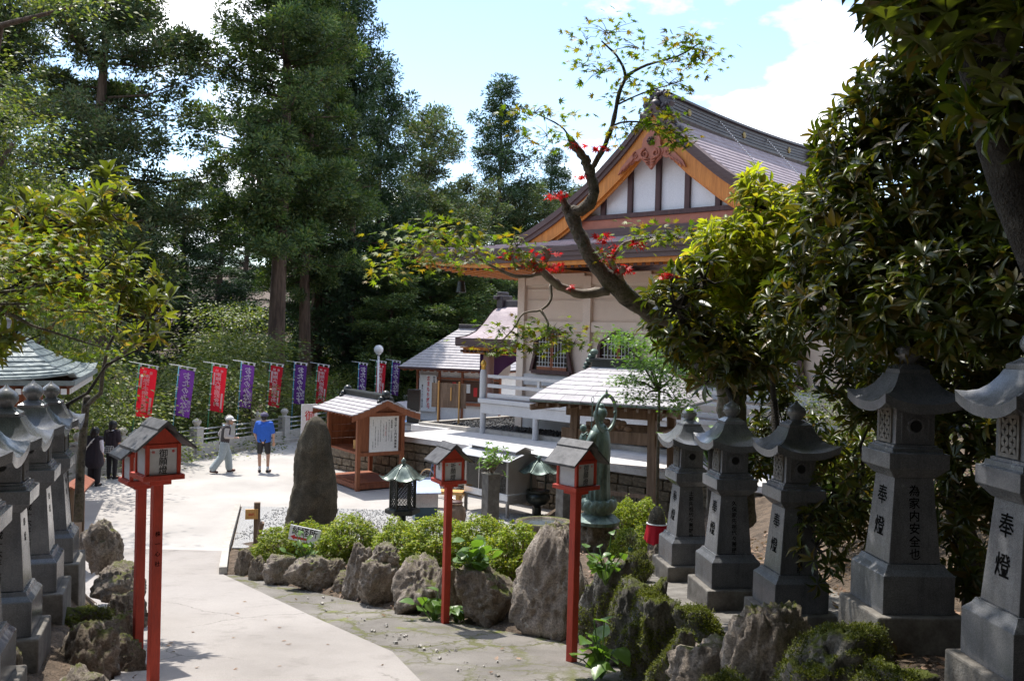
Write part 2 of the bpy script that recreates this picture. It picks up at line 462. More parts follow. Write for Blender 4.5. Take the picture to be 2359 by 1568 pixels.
# foliage
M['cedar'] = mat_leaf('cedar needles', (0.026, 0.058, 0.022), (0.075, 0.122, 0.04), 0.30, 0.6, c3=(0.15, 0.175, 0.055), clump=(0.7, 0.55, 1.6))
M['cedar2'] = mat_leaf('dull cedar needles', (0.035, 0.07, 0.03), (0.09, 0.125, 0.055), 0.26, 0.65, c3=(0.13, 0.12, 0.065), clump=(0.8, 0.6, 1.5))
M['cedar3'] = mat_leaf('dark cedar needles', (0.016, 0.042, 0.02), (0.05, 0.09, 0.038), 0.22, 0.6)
M['broad'] = mat_leaf('broadleaf', (0.055, 0.095, 0.026), (0.14, 0.175, 0.045), 0.34, 0.5, c3=(0.21, 0.21, 0.07), clump=(0.55, 0.45, 1.35))  # clump contrast puts lit and shaded patches into the crown colour
M['maplegreen'] = mat_leaf('maple leaf', (0.06, 0.115, 0.012), (0.15, 0.19, 0.018), 0.5, 0.5, c3=(0.22, 0.13, 0.018))
M['maplered'] = mat_leaf('red maple leaf', (0.42, 0.012, 0.018), (0.50, 0.03, 0.02), 0.4, 0.5, tcol=(1.3, 0.8, 0.8))
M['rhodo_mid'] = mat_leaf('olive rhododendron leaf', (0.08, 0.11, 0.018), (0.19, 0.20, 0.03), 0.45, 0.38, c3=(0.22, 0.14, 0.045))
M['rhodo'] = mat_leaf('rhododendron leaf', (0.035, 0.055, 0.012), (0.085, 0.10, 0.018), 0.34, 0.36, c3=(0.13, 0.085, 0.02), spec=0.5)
M['rhodo_lit'] = mat_leaf('sunlit rhododendron leaf', (0.15, 0.19, 0.02), (0.34, 0.36, 0.035), 0.55, 0.40, c3=(0.30, 0.22, 0.05))  # brighter copy of the rhododendron leaf, sunlight put into its colour
M['azalea'] = mat_leaf('azalea leaf', (0.09, 0.15, 0.014), (0.25, 0.31, 0.028), 0.42, 0.5, c3=(0.36, 0.33, 0.04))
M['fresh'] = mat_leaf('fresh green leaf', (0.07, 0.15, 0.03), (0.16, 0.26, 0.06), 0.4, 0.35)

def mat_path():
    m, t, o = new_mat('worn path concrete')
    p = t.nodes.new('ShaderNodeBsdfPrincipled'); p.inputs['Roughness'].default_value = 0.92
    a = nz(t, 0.55, 7, 0.62)
    col = ramp(t, a.outputs['Fac'], [(0.28, (0.225, 0.204, 0.187)), (0.5, (0.285, 0.26, 0.241)), (0.72, (0.33, 0.303, 0.282))]).outputs[0]
    b = nz(t, 190, 2, 0.7)
    col = mixc(t, 1.0, col, ramp(t, b.outputs['Fac'], [(0.3, 0.70), (0.5, 1.0), (0.7, 1.28)]).outputs[0], 'MULTIPLY')
    s1 = nz(t, 2.3, 8, 0.72)
    col = mixc(t, ramp(t, s1.outputs['Fac'], [(0.54, 0.0), (0.70, 0.5)]).outputs[0], col, (0.15, 0.135, 0.12))
    c = t.nodes.new('ShaderNodeTexCoord'); nd = nz(t, 1.6, 5, 0.7)
    va = t.nodes.new('ShaderNodeVectorMath'); va.operation = 'MULTIPLY_ADD'; va.inputs[1].default_value = (0.5, 0.5, 0)
    t.links.new(nd.outputs['Color'], va.inputs[0]); t.links.new(c.outputs['Object'], va.inputs[2])
    v = t.nodes.new('ShaderNodeTexVoronoi'); v.feature = 'DISTANCE_TO_EDGE'; v.inputs['Scale'].default_value = 0.42
    t.links.new(va.outputs[0], v.inputs['Vector'])
    k = ramp(t, v.outputs['Distance'], [(0.0, 0.75), (0.006, 0.0)])
    gt = ramp(t, nz(t, 0.6, 3).outputs['Fac'], [(0.48, 0.0), (0.56, 1.0)])
    mm = t.nodes.new('ShaderNodeMath'); mm.operation = 'MULTIPLY'; t.links.new(k.outputs[0], mm.inputs[0]); t.links.new(gt.outputs[0], mm.inputs[1])
    col = mixc(t, mm.outputs[0], col, (0.07, 0.06, 0.05))
    t.links.new(col, p.inputs['Base Color'])
    t.links.new(bump(t, b.outputs['Fac'], 0.35, 0.004), p.inputs['Normal'])
    t.links.new(p.outputs[0], o.inputs[0])
    return m
M['concrete'] = mat_path()
# ------------------------------------------------------------------ terrain
def gpath(y):
    return np.interp(y, [0, 7.65, 8.64, 10.6, 14.3, 17.5], [2.75, 1.36, 1.2, 0.9, 0.37, 0.0])

FENCE = lambda y: -21.82 + 0.4 * y
LB = [(-2.9, 2.0), (-3.1, 5), (-3.2, 7.4), (-3.75, 8.5), (-4.7, 10.3), (-5.3, 11.4), (-6.6, 12.6), (-16, 13.5)]
RB = [(1.6, 4.0), (-0.69, 7.6), (-1.1, 8.85), (-3.26, 12.3), (-4.5, 14.3), (-5.3, 17.0)]
ROCKROW = [(2.6, 4.4), (1.7, 7.0), (1.2, 8.3), (0.55, 9.7), (-0.35, 10.5), (-1.3, 11.3), (-2.2, 12.2), (-3.3, 13.4), (-4.25, 14.35)]

def inpoly(x, y, poly):
    x = np.asarray(x, float); y = np.asarray(y, float)
    c = np.zeros(x.shape, bool); j = len(poly) - 1
    for i in range(len(poly)):
        xi, yi = poly[i]; xj, yj = poly[j]
        if yi != yj:
            c ^= ((yi > y) != (yj > y)) & (x < (xj - xi) * (y - yi) / (yj - yi) + xi)
        j = i
    return c

PATHP = LB + [(-16, 17.0)] + RB[::-1]
PLAZAP = [(-5.3, 17.0), (-6.4, 21.4), (7, 21.4), (7, 50), (FENCE(50), 50), (FENCE(22), 22), (-16, 17.0)]
STRIPP = RB[:5] + [ROCKROW[-1]] + ROCKROW[::-1][1:]
BEDP = [(-4.5, 14.3), (-6.4, 21.4), (7, 21.4), (7, 17), (3, 14), (2, 11)] + ROCKROW[1:]

def Hg(x, y):
    x = np.asarray(x, float); y = np.asarray(y, float)
    h = gpath(np.clip(y, 0, 99))
    # right-hand terrace with the lanterns and hillside behind it
    tz = np.interp(y, [3, 5.1, 6.6, 7.5, 8.6, 9.6, 11.4, 14, 17, 20, 23], [2.4, 2.26, 2.14, 1.75, 1.53, 1.46, 1.26, 1.05, 0.6, 0.45, 0.2])
    rx = np.interp(y, [4.4, 7.0, 8.3, 9.7, 10.5, 12, 15, 18], [2.5, 1.75, 1.45, 1.1, 0.6, 0.2, 0.3, 0.8])
    s = np.clip((x - rx) / 0.7, 0, 1); s = s * s * (3 - 2 * s)
    h = h * (1 - s) + np.maximum(tz, h) * s
    h = h + np.clip(x - 3.8, 0, 14) * 0.42 * np.clip((26 - y) / 6, 0, 1) + np.clip(-y - 1.5, 0, 14) * 0.62  # unseen rise behind the viewer is added to block sky light
    # planted bed
    b = inpoly(x, y, BEDP)
    dist = np.full(x.shape, 9.0)
    edge = ROCKROW[2:] + [(-4.5, 14.3), (-5.3, 17.0), (-6.4, 21.4)]
    for (ax, ay), (bx, by) in zip(edge[:-1], edge[1:]):
        L2 = (bx - ax) ** 2 + (by - ay) ** 2
        t_ = np.clip(((x - ax) * (bx - ax) + (y - ay) * (by - ay)) / L2, 0, 1)
        dist = np.minimum(dist, np.hypot(x - ax - t_ * (bx - ax), y - ay - t_ * (by - ay)))
    rise = np.clip((dist - 0.15) / 0.75, 0, 1)
    h = np.where(b & (s < 0.5), np.maximum(h, gpath(y) + 0.30 * rise * np.clip((18.5 - y) / 4, 0.0, 1) + 0.01), h)
    # left terrace
    lz = np.interp(y, [3, 5.8, 7.16, 8.5, 9.9, 11.0, 11.8, 13], [1.95, 1.75, 1.6, 1.54, 1.43, 1.3, 0.75, 0.3])
    lx = np.interp(y, [2, 7.4, 8.5, 10.3, 11.4], [-3.0, -3.3, -3.85, -4.7, -5.2])
    ls = np.clip((lx - x) / 0.35, 0, 1) * np.clip((12.2 - y) / 0.6, 0, 1)
    h = h * (1 - ls) + np.maximum(lz, h) * ls
    h = h + np.clip(-x - 7, 0, 8) * 0.25 * np.clip((13 - y) / 3, 0, 1)
    # under the paved sheets
    p = inpoly(x, y, PATHP) | inpoly(x, y, PLAZAP) | inpoly(x, y, STRIPP)
    h = np.where(p, np.minimum(h, gpath(y)) - 0.07, h)
    # ravine behind the fence, then a far slope
    d = np.clip((FENCE(y) - x) / 1.08 - 0.3, 0, None) * (y > 18)
    h = h - np.minimum(d * 0.9, 3.6) * np.clip((y - 18) / 3, 0, 1)
    far = np.clip(y - 52, 0, None)
    h = np.where(y > 50, np.minimum(far * 0.16 - 2.0, 14), h)
    return h

xs = np.concatenate([np.linspace(-140, -22, 20, endpoint=False), np.linspace(-22, -7, 26, endpoint=False), np.linspace(-7, 7, 110, endpoint=False), np.linspace(7, 20, 20, endpoint=False), np.linspace(20, 140, 18)])
ys = np.concatenate([np.linspace(-20, 2, 12, endpoint=False), np.linspace(2, 24, 150, endpoint=False), np.linspace(24, 56, 50, endpoint=False), np.linspace(56, 260, 24)])
GX, GY = np.meshgrid(xs, ys)
GZ = Hg(GX, GY)
rng0 = np.random.default_rng(1)
GZ = GZ + rng0.normal(0, 0.012, GZ.shape)
nx_, ny_ = len(xs), len(ys)
idx = np.arange(nx_ * ny_).reshape(ny_, nx_)
F = np.stack([idx[:-1, :-1], idx[:-1, 1:], idx[1:, 1:], idx[1:, :-1]], -1).reshape(-1, 4)
g = struct('ground', mesh_np('ground', np.stack([GX, GY, GZ], -1).reshape(-1, 3), F, True), M['soil'])

def sheet(name, poly, zf, mat, step=0.4, lift=0.0):
    """paved sheet over a polygon: triangulated in strips along y so that it follows the slope"""
    bm = bmesh.new()
    f = bm.faces.new([bm.verts.new((p[0], p[1], 0)) for p in poly])
    bmesh.ops.triangulate(bm, faces=[f])
    y0, y1 = min(p[1] for p in poly), max(p[1] for p in poly)
    k = y0 + step
    while k < min(y1, 20):
        bmesh.ops.bisect_plane(bm, geom=bm.verts[:] + bm.edges[:] + bm.faces[:], plane_co=(0, k, 0), plane_no=(0, 1, 0))
        k += step
    for v in bm.verts: v.co.z = float(zf(v.co.y)) + lift
    bmesh.ops.recalc_face_normals(bm, faces=bm.faces[:])
    for fc in bm.faces:
        if fc.normal.z < 0: fc.normal_flip()
    me = bpy.data.meshes.new(name); bm.to_mesh(me); bm.free()
    return struct(name, me, mat)

# cracked old paving: procedural cracks with moss in them
m, t, o = new_mat('old cracked concrete')
p = t.nodes.new('ShaderNodeBsdfPrincipled'); p.inputs['Roughness'].default_value = 0.9
n = nz(t, 1.3, 7, 0.62)
col = ramp(t, n.outputs['Fac'], [(0.3, (0.125, 0.112, 0.098)), (0.7, (0.235, 0.215, 0.193))]).outputs[0]
n2 = nz(t, 120, 3, 0.7)
col = mixc(t, 1.0, col, ramp(t, n2.outputs['Fac'], [(0.3, 0.72), (0.7, 1.2)]).outputs[0], 'MULTIPLY')
c = t.nodes.new('ShaderNodeTexCoord'); nd = nz(t, 2.2, 5, 0.7)
va = t.nodes.new('ShaderNodeVectorMath'); va.operation = 'MULTIPLY_ADD'; va.inputs[1].default_value = (0.55, 0.55, 0)
t.links.new(nd.outputs['Color'], va.inputs[0]); t.links.new(c.outputs['Object'], va.inputs[2])
v = t.nodes.new('ShaderNodeTexVoronoi'); v.feature = 'DISTANCE_TO_EDGE'; v.inputs['Scale'].default_value = 1.15
t.links.new(va.outputs[0], v.inputs['Vector'])
v2 = t.nodes.new('ShaderNodeTexVoronoi'); v2.feature = 'DISTANCE_TO_EDGE'; v2.inputs['Scale'].default_value = 4.6
t.links.new(va.outputs[0], v2.inputs['Vector'])
k1 = ramp(t, v.outputs['Distance'], [(0.0, 1.0), (0.045, 0.0)])
near = ramp(t, v.outputs['Distance'], [(0.06, 1.0), (0.2, 0.0)])
k2 = ramp(t, v2.outputs['Distance'], [(0.0, 1.0), (0.05, 0.0)])
mm = t.nodes.new('ShaderNodeMath'); mm.operation = 'MULTIPLY'; t.links.new(near.outputs[0], mm.inputs[0]); t.links.new(k2.outputs[0], mm.inputs[1])
mk = t.nodes.new('ShaderNodeMath'); mk.operation = 'MAXIMUM'; t.links.new(k1.outputs[0], mk.inputs[0]); t.links.new(mm.outputs[0], mk.inputs[1])
gate = ramp(t, nz(t, 0.9, 3).outputs['Fac'], [(0.38, 0.45), (0.5, 1.0)])
mg = t.nodes.new('ShaderNodeMath'); mg.operation = 'MULTIPLY'; t.links.new(mk.outputs[0], mg.inputs[0]); t.links.new(gate.outputs[0], mg.inputs[1])
mossc = mixc(t, nz(t, 6, 3).outputs['Fac'], (0.05, 0.035, 0.02), (0.13, 0.15, 0.02))
col = mixc(t, mg.outputs[0], col, mossc)
nm = nz(t, 1.9, 6, 0.7)
col = mixc(t, ramp(t, nm.outputs['Fac'], [(0.58, 0.0), (0.66, 0.85)]).outputs[0], col, mixc(t, nz(t, 60, 3).outputs['Fac'], (0.07, 0.085, 0.01), (0.22, 0.24, 0.03)))
t.links.new(col, p.inputs['Base Color'])
hh = t.nodes.new('ShaderNodeMath'); hh.operation = 'MULTIPLY_ADD'; hh.inputs[1].default_value = -1.6
t.links.new(mg.outputs[0], hh.inputs[0]); t.links.new(n2.outputs['Fac'], hh.inputs[2])
t.links.new(bump(t, hh.outputs[0], 0.7, 0.012), p.inputs['Normal'])
t.links.new(p.outputs[0], o.inputs[0])
M['oldpave'] = m

sheet('path', PATHP, gpath, M['concrete'])
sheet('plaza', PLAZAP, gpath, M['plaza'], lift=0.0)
sheet('old_pavement', STRIPP, lambda y: gpath(y) - 0.012, M['oldpave'])
# fine gravel behind the planted bed
sheet('gravel', [(-5.25, 17.2), (-6.3, 21.35), (4.5, 21.35), (2.6, 18.6), (-1.5, 17.6)], lambda y: gpath(y) + 0.035, M['gravelbed'])

# loose rubble along the edge of the old paving
rg = random.Random(4)
mb = MB()
for i in range(110):
    tt = rg.random() ** 0.45
    a, b = Vector((-3.6, 12.9, 0)), Vector((-0.1, 7.0, 0))
    q = a.lerp(b, tt) + Vector((0.62, 0.32, 0)) * abs(rg.gauss(0.0, 0.30)) + Vector((0.25, 0.12, 0))
    s = 0.006 + 0.02 * rg.random() ** 4
    Mx = Matrix.Translation((q.x, q.y, float(gpath(q.y)) + s * 0.15)) @ Matrix.Rotation(rg.random() * 6, 4, 'Z') @ Matrix.Rotation(rg.random(), 4, 'X')
    mb.box((0, 0, 0), (s * 2, s * 1.4, s), M=Mx, taper=0.7)
link('rubble', mb.mesh('rubble'), M['kerb'], kind='stuff')

# kerb of the bed
mb = MB()
for a, b in (((-4.5, 14.3), (-5.3, 17.0)), ((-5.3, 17.0), (-6.38, 21.3))):
    mb.beam((*a, gpath(a[1]) + 0.03), (*b, gpath(b[1]) + 0.03), 0.12, 0.16)
struct('kerb', mb, M['kerb'])

# ------------------------------------------------------------------ raised terrace with stone retaining wall
RW = Vector((0.76, -0.65, 0)).normalized(); VW = Vector((0.65, 0.76, 0)).normalized()
P0 = Vector((-3.33, 25.75, 0)); TZ = 1.32
q = [P0 + VW * 0.2, P0 + RW * 15 + VW * 0.2, P0 + RW * 15 + VW * 26, P0 + VW * 26]
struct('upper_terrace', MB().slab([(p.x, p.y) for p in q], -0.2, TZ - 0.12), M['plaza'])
q2 = [P0 + VW * 0.25, P0 + RW * 15 + VW * 0.25, P0 + RW * 15 + VW * 26, P0 + VW * 26]
struct('upper_paving', MB().slab([(p.x, p.y) for p in q2], TZ - 0.118, TZ - 0.004), M['cap'])

def chamfer_me(seed, name):
    r = random.Random(seed); c = 0.12
    V = []
    for sx in (-1, 1):
        for sy in (-1, 1):
            for sz in (-1, 1):
                j = lambda: 1 - c * (0.5 + 1.3 * r.random())
                jx, jy, jz = j(), j(), j()
                V += [(sx * 0.5, sy * 0.5 * jy, sz * 0.5 * jz), (sx * 0.5 * jx, sy * 0.5, sz * 0.5 * jz), (sx * 0.5 * jx, sy * 0.5 * jy, sz * 0.5)]
    bm = bmesh.new()
    for v in V: bm.verts.new(v)
    bmesh.ops.convex_hull(bm, input=bm.verts[:])
    bmesh.ops.recalc_face_normals(bm, faces=bm.faces[:])
    me = bpy.data.meshes.new(name); bm.to_mesh(me); bm.free()
    return me

wall = thing('retaining_wall', 'low retaining wall of squared brown stones below the white terrace', 'wall', P0)
wang = math.atan2(RW.y, RW.x)
wall.rotation_euler = (0, 0, wang)
part('mortar_backing', MB().box((7.4, 0.28, 0.55), (14.9, 0.3, 1.3)).box((-1.6, 0.28, 0.4), (3.1, 0.296, 1.0)), M['mortar'], wall)
cap_x = 0.1
rg = random.Random(11)
stone_mes = [chamfer_me(s, 'wall_stone') for s in range(7)]
for me in stone_mes: me.materials.append(M['wallstone'])
z = -0.1; row = 0
while z < 1.1:
    hgt = rg.uniform(0.22, 0.30)
    if z + hgt > 1.16: hgt = 1.17 - z
    x = (-0.05 if z + hgt > 0.98 else -3.0) + rg.uniform(0, 0.2)
    while x < 13.2:
        wd = rg.uniform(0.24, 0.48)
        s = part('stone', rg.choice(stone_mes), None, wall, loc=(x + wd / 2, 0.10 + rg.uniform(-0.02, 0.02), z + hgt / 2))
        s.scale = (wd - 0.025, 0.16, hgt - 0.025)
        s.rotation_euler = (rg.choice((0, math.pi)), rg.uniform(-0.04, 0.04), 0)
        x += wd
    z += hgt; row += 1
x = 0.0
for i, (L, dz) in enumerate(((2.6, 0), (2.6, 0), (1.9, 0), (2.6, 0), (2.6, 0), (2.6, 0))):
    part('cap_slab', MB().box((x + L / 2, 0.17, TZ - 0.075 + dz), (L - 0.012, 0.5, 0.15)), M['cap'], wall, bevel=0.01)
    x += L
# low pale blocks at the step on the terrace's near corner
for i, (c, d) in enumerate((((-0.9, 0.9, 0.95), (1.5, 0.5, 0.16)), ((-0.6, 2.2, 1.25), (1.6, 0.4, 0.2)))):
    p = P0 + RW * c[0] + VW * c[1]
    o = link('granite_step', MB().box((0, 0, 0), d).mesh('granite_step'), M['cap'], bevel=0.01)
    o.location = (p.x, p.y, c[2]); o.rotation_euler = (0, 0, wang)
    tag(o, ['pale granite slab step nearest the donation shed roof', 'long pale granite kerb block behind the shed near the black slab'][i], 'step')
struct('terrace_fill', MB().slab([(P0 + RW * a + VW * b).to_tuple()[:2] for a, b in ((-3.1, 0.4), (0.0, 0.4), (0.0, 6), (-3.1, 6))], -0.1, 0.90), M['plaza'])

# black gravel bed and its border
G0 = Vector((-2.78, 28.2, 0)); GR = Vector((0.79, -0.61, 0)).normalized(); GV = Vector((0.70, 0.71, 0)).normalized()
gb = [G0, G0 + GR * 11, G0 + GR * 11 + GV * 6, G0 + GV * 6]
struct('gravel_base', MB().slab([(p.x, p.y) for p in gb], TZ - 0.003, TZ + 0.02), M['blackstone'])
mb = MB()
mb.beam(G0 + Vector((0, 0, TZ + 0.05)), G0 + GR * 11 + Vector((0, 0, TZ + 0.05)), 0.22, 0.13)
mb.beam(G0 + GV * 0.11 + Vector((0, 0, TZ + 0.048)), G0 + GV * 6 + Vector((0, 0, TZ + 0.048)), 0.22, 0.126)
struct('gravel_border', mb, M['kerb'])
def scatter(TV, TF, O, FR, S):
    """copies of a small template: TV (k,3), TF (m,3|4), origins O (n,3), frames FR (n,3,3) rows x y z, scales S (n,) or (n,3)"""
    TV = np.asarray(TV, float); TF = np.asarray(TF, int); n = len(O); k = len(TV)
    S = np.asarray(S, float)
    if S.ndim == 1: S = S[:, None] * np.ones(3)
    L = TV[None] * S[:, None, :]
    V = np.einsum('nkc,ncd->nkd', L, FR) + np.asarray(O)[:, None, :]
    Fo = TF[None] + (np.arange(n) * k)[:, None, None]
    return V.reshape(-1, 3), Fo.reshape(-1, TF.shape[1])
def rand_frames(r, n):
    q = r.normal(size=(n, 4)); q /= np.linalg.norm(q, axis=1, keepdims=True)
    a, b, c, d = q.T
    return np.stack([np.stack([1 - 2 * (c * c + d * d), 2 * (b * c - d * a), 2 * (b * d + c * a)], -1),
                     np.stack([2 * (b * c + d * a), 1 - 2 * (b * b + d * d), 2 * (c * d - b * a)], -1),
                     np.stack([2 * (b * d - c * a), 2 * (c * d + b * a), 1 - 2 * (b * b + c * c)], -1)], 1)
r = np.random.default_rng(5)
bmx = bmesh.new(); bmesh.ops.create_icosphere(bmx, subdivisions=1, radius=1)
IV = np.array([v.co[:] for v in bmx.verts]); IF = np.array([[v.index for v in f.verts] for f in bmx.faces]); bmx.free()
n = 4200
u, vv = r.random(n) * 10.8 + 0.15, r.random(n) ** 1.0 * 4.6 + 0.15
O = np.array([G0[:]] * n) + np.outer(u, GR[:]) + np.outer(vv, GV[:]); O[:, 2] = TZ + 0.03 + r.random(n) * 0.03
V, F = scatter(IV, IF, O, rand_frames(r, n), np.stack([r.uniform(0.03, 0.055, n), r.uniform(0.025, 0.045, n), r.uniform(0.02, 0.03, n)], -1))
o = link('black_pebbles', mesh_np('black_pebbles', V, F), M['blackstone'], kind='stuff')
# fine gravel stones in front of the plaza
n = 5000
u, vv = r.uniform(-5.5, 2.4, n), r.uniform(18.0, 21.3, n)
ok = u > -5.3 - (vv - 17.2) * 0.25
u, vv = u[ok], vv[ok]; n = len(u)
O = np.stack([u, vv, gpath(vv) + 0.045], -1)
V, F = scatter(IV, IF, O, rand_frames(r, n), r.uniform(0.008, 0.016, n))
o = link('gravel_stones', mesh_np('gravel_stones', V, F), M['gravelbed'], kind='stuff')
# ------------------------------------------------------------------ lettering
_gl = {}
def glyph(ch, bold=0.0):
    k = (ch, bold)
    if k not in _gl:
        cu = bpy.data.curves.new('glyph', 'FONT')
        cu.body = ch; cu.size = 1; cu.align_x = 'CENTER'; cu.resolution_u = 1; cu.offset = bold
        ob = bpy.data.objects.new('glyph', cu)
        me = ob.to_mesh()
        V = np.array([v.co[:2] for v in me.vertices]) if len(me.vertices) else np.zeros((0, 2))
        F = [tuple(p.vertices) for p in me.polygons]
        ob.to_mesh_clear()
        bpy.data.objects.remove(ob); bpy.data.curves.remove(cu)
        if len(V):
            lo, hi = V.min(0), V.max(0)
            V = (V - (lo + hi) / 2) / 0.95
        _gl[k] = (V, F)
    return _gl[k]

def text(s, size, org, right, up, pitch=1.05, vertical=True, mirror=False, wide=1.0, bold=0.0, mb=None):
    """lettering as flat print: org = centre of the first character, right / up = vectors on the face it is painted on"""
    mb = mb or MB(); bold = min(bold, 0.012) if all(ord(c) > 0x3400 for c in s) else bold
    org, right, up = Vector(org), Vector(right).normalized(), Vector(up).normalized()
    for i, ch in enumerate(s):
        if ch == ' ': continue
        V, F = glyph(ch, bold)
        c = org + ((-up) if vertical else right) * (i * size * pitch)
        mx = -1 if mirror else 1
        mb.add([c + right * (v[0] * size * wide * mx) + up * (v[1] * size) for v in V], F)
    return mb

# ------------------------------------------------------------------ main temple hall
TA = R(-42.3)
temple = thing('temple_hall', 'large beige temple hall with brown hip and gable roof and orange eaves', 'temple', (3.94, 24.9, TZ), TA)
HX, HY = 5.05, 9.0            # half width of the gable side, depth
ZU = [(0, 9.30), (0.5, 8.72), (1.0, 8.24), (2.08, 7.36), (3.3, 6.56), (4.4, 6.03), (5.2, 5.77), (6.2, 5.53), (7.45, 5.33)]
def ZR(u): return float(np.interp(abs(u), [a for a, b in ZU], [b for a, b in ZU]))
# smooth the profile a little
_uu = np.linspace(0, 7.45, 150); _zz = np.interp(_uu, [a for a, b in ZU], [b for a, b in ZU])
_k = np.ones(13) / 13; _zp = np.convolve(np.pad(_zz, 6, mode='reflect', reflect_type='odd'), _k, 'valid')
def ZR(u): return float(np.interp(abs(u), _uu, _zp))
EV, GWY, VY = 7.45, 0.02, -0.36     # eave half width, gable wall plane, verge plane
def lift(s, half): return 0.28 * max(0.0, (abs(s) / half - 0.55) / 0.45) ** 2
# walls: plaster box, split in panels by the posts
mbw = MB()
mbw.box((0, HY / 2, 2.36), (2 * HX - 0.1, HY - 0.1, 4.9))
part('wall', mbw, M['plaster'], temple)
px = [-HX, -2.6, 0.0, 2.6, HX]
px = [-HX + 0.14, -2.33, 0.0, 2.33, HX - 0.14]
for x in px:
    part('post', MB().box((x, 0.03, 2.25), (0.28, 0.24, 4.9)), M['beigewood'], temple, bevel=0.008)
for y in (2.3, 4.6, 6.9, 8.9):
    for sx in (-1, 1):
        part('post', MB().box((sx * (HX - 0.03), y, 2.25), (0.24, 0.28, 4.9)), M['beigewood'], temple, bevel=0.008)
for i in range(4):
    xa, xb = px[i] + 0.142, px[i + 1] - 0.142
    for zc, hh_ in ((3.2, 0.3), (1.55, 0.34), (0.2, 0.3), (4.62, 0.34)):
        part('beam', MB().box(((xa + xb) / 2, 0.02, zc), (xb - xa, 0.14, hh_)), M['beigewood'] if zc > 2 else M['greypaint'], temple, bevel=0.008)
    part('panel_frame', MB().box(((xa + xb) / 2, 0.03, 3.98), (xb - xa - 0.1, 0.06, 0.03)).box(((xa + xb) / 2, 0.03, 4.32), (xb - xa - 0.1, 0.06, 0.03)), M['beigewood'], temple)
for x in px:
    part('nail_cover', MB().ball((x, -0.11, 3.17), 0.07, 12, 8), M['gold'], temple, smooth=True)
# bell-shaped windows
def bell(w, h, n=14):
    """outline of a cusped window, from bottom left round the top to bottom right"""
    L = [(-w * 0.60, 0), (-w * 0.55, h * 0.18), (-w * 0.49, h * 0.42), (-w * 0.50, h * 0.62), (-w * 0.46, h * 0.74), (-w * 0.36, h * 0.80), (-w * 0.27, h * 0.83), (-w * 0.2, h * 0.92), (-w * 0.1, h * 0.975), (0, h * 1.0)]
    return L + [(-x, z) for x, z in reversed(L[:-1])]
for i in range(4):
    xc = (px[i] + px[i + 1]) / 2
    w_, h_ = 1.22, 1.18
    outer, inner = bell(w_ + 0.2, h_ + 0.14), bell(w_, h_)
    mbf = MB()
    n = len(outer)
    V = [(p[0], -0.09, p[1] - 0.05) for p in outer] + [(p[0], -0.09, p[1]) for p in inner] + [(p[0], 0.0, p[1] - 0.05) for p in outer] + [(p[0], 0.0, p[1]) for p in inner]
    Fc = []
    for j in range(n - 1):
        Fc += [(j, j + 1, n + j + 1, n + j), (2 * n + j, 2 * n + j + 1, j + 1, j), (n + j, n + j + 1, 3 * n + j + 1, 3 * n + j)]
    Fc += [(0, n, 3 * n, 2 * n), (n - 1, 2 * n - 1, 4 * n - 1, 3 * n - 1)]
    mbf.add(V, Fc)
    mbf.box((0, -0.045, -0.05), (w_ * 1.24, 0.11, 0.12))
    wf = part('window', mbf, M['darkwood'], temple, loc=(xc, -0.05, 1.86))
    part('pane', MB().prism(inner, 0.0, 0.012), mat_plain('dark pane', (0.03, 0.022, 0.018), 0.25) if i == 0 else bpy.data.materials['dark pane'], wf)
    for sx in (-1, 1):
        mbs = MB()
        def hz(z):   # half width of the opening at height z
            pts = inner[:10]
            return -float(np.interp(z, [p[1] for p in pts], [p[0] for p in pts]))
        def hx(x):
            pts = inner[:10]
            return float(np.interp(-abs(x), [p[0] for p in pts[2:]], [p[1] for p in pts[2:]]))
        for xx in (0.12, 0.24, 0.36, 0.48):
            top = hx(xx) - 0.02
            mbs.box((sx * xx, -0.03, top / 2 + 0.05), (0.018, 0.02, top - 0.1))
        for zz_ in (0.12, 0.24, 0.42, 0.54, 0.86):
            w1 = min(hz(zz_) - 0.03, 0.58)
            mbs.box((sx * (w1 / 2 + 0.02), -0.03, zz_), (w1 - 0.04, 0.016, 0.016))
        part('lattice', mbs, M['paper'], wf)
        part('stile', MB().box((sx * 0.03, -0.02, h_ * 0.48), (0.045, 0.03, h_ * 0.94)).box((sx * 0.3, -0.02, 0.06), (0.56, 0.03, 0.1)), M['shed'], wf)
# raised walkway and its railing
WZ, WO = 1.03, 2.0
part('walkway_floor', MB().box((0.3, -WO / 2 - 0.13, WZ - 0.06), (2 * HX - 0.1, WO - 0.02, 0.12)), M['greypaint'], temple, bevel=0.01)
part('walkway_beam', MB().box((0.3, -WO + 0.02, WZ - 0.28), (2 * HX - 0.2, 0.16, 0.3)), M['greypaint'], temple, bevel=0.01)
for x in (-4.6, -2.55, -0.2, 2.2, 4.6):
    part('walkway_post', MB().lathe([(0.09, 0), (0.09, WZ - 0.43)], 12), M['greypaint'], temple, smooth=True, angle=40, loc=(x, -WO + 0.02, 0))
for zc, hh_ in ((WZ + 0.10, 0.12), (WZ + 0.38, 0.10), (WZ + 0.66, 0.09)):
    part('rail', MB().box((0.5, -WO + 0.06, zc), (2 * HX - 0.2, 0.10, hh_)), M['greypaint'], temple, bevel=0.012)
for x in (-2.5, 0.0, 2.5):
    part('rail_strut', MB().box((x, -WO + 0.06, WZ + 0.30), (0.09, 0.07, 0.66)), M['greypaint'], temple)
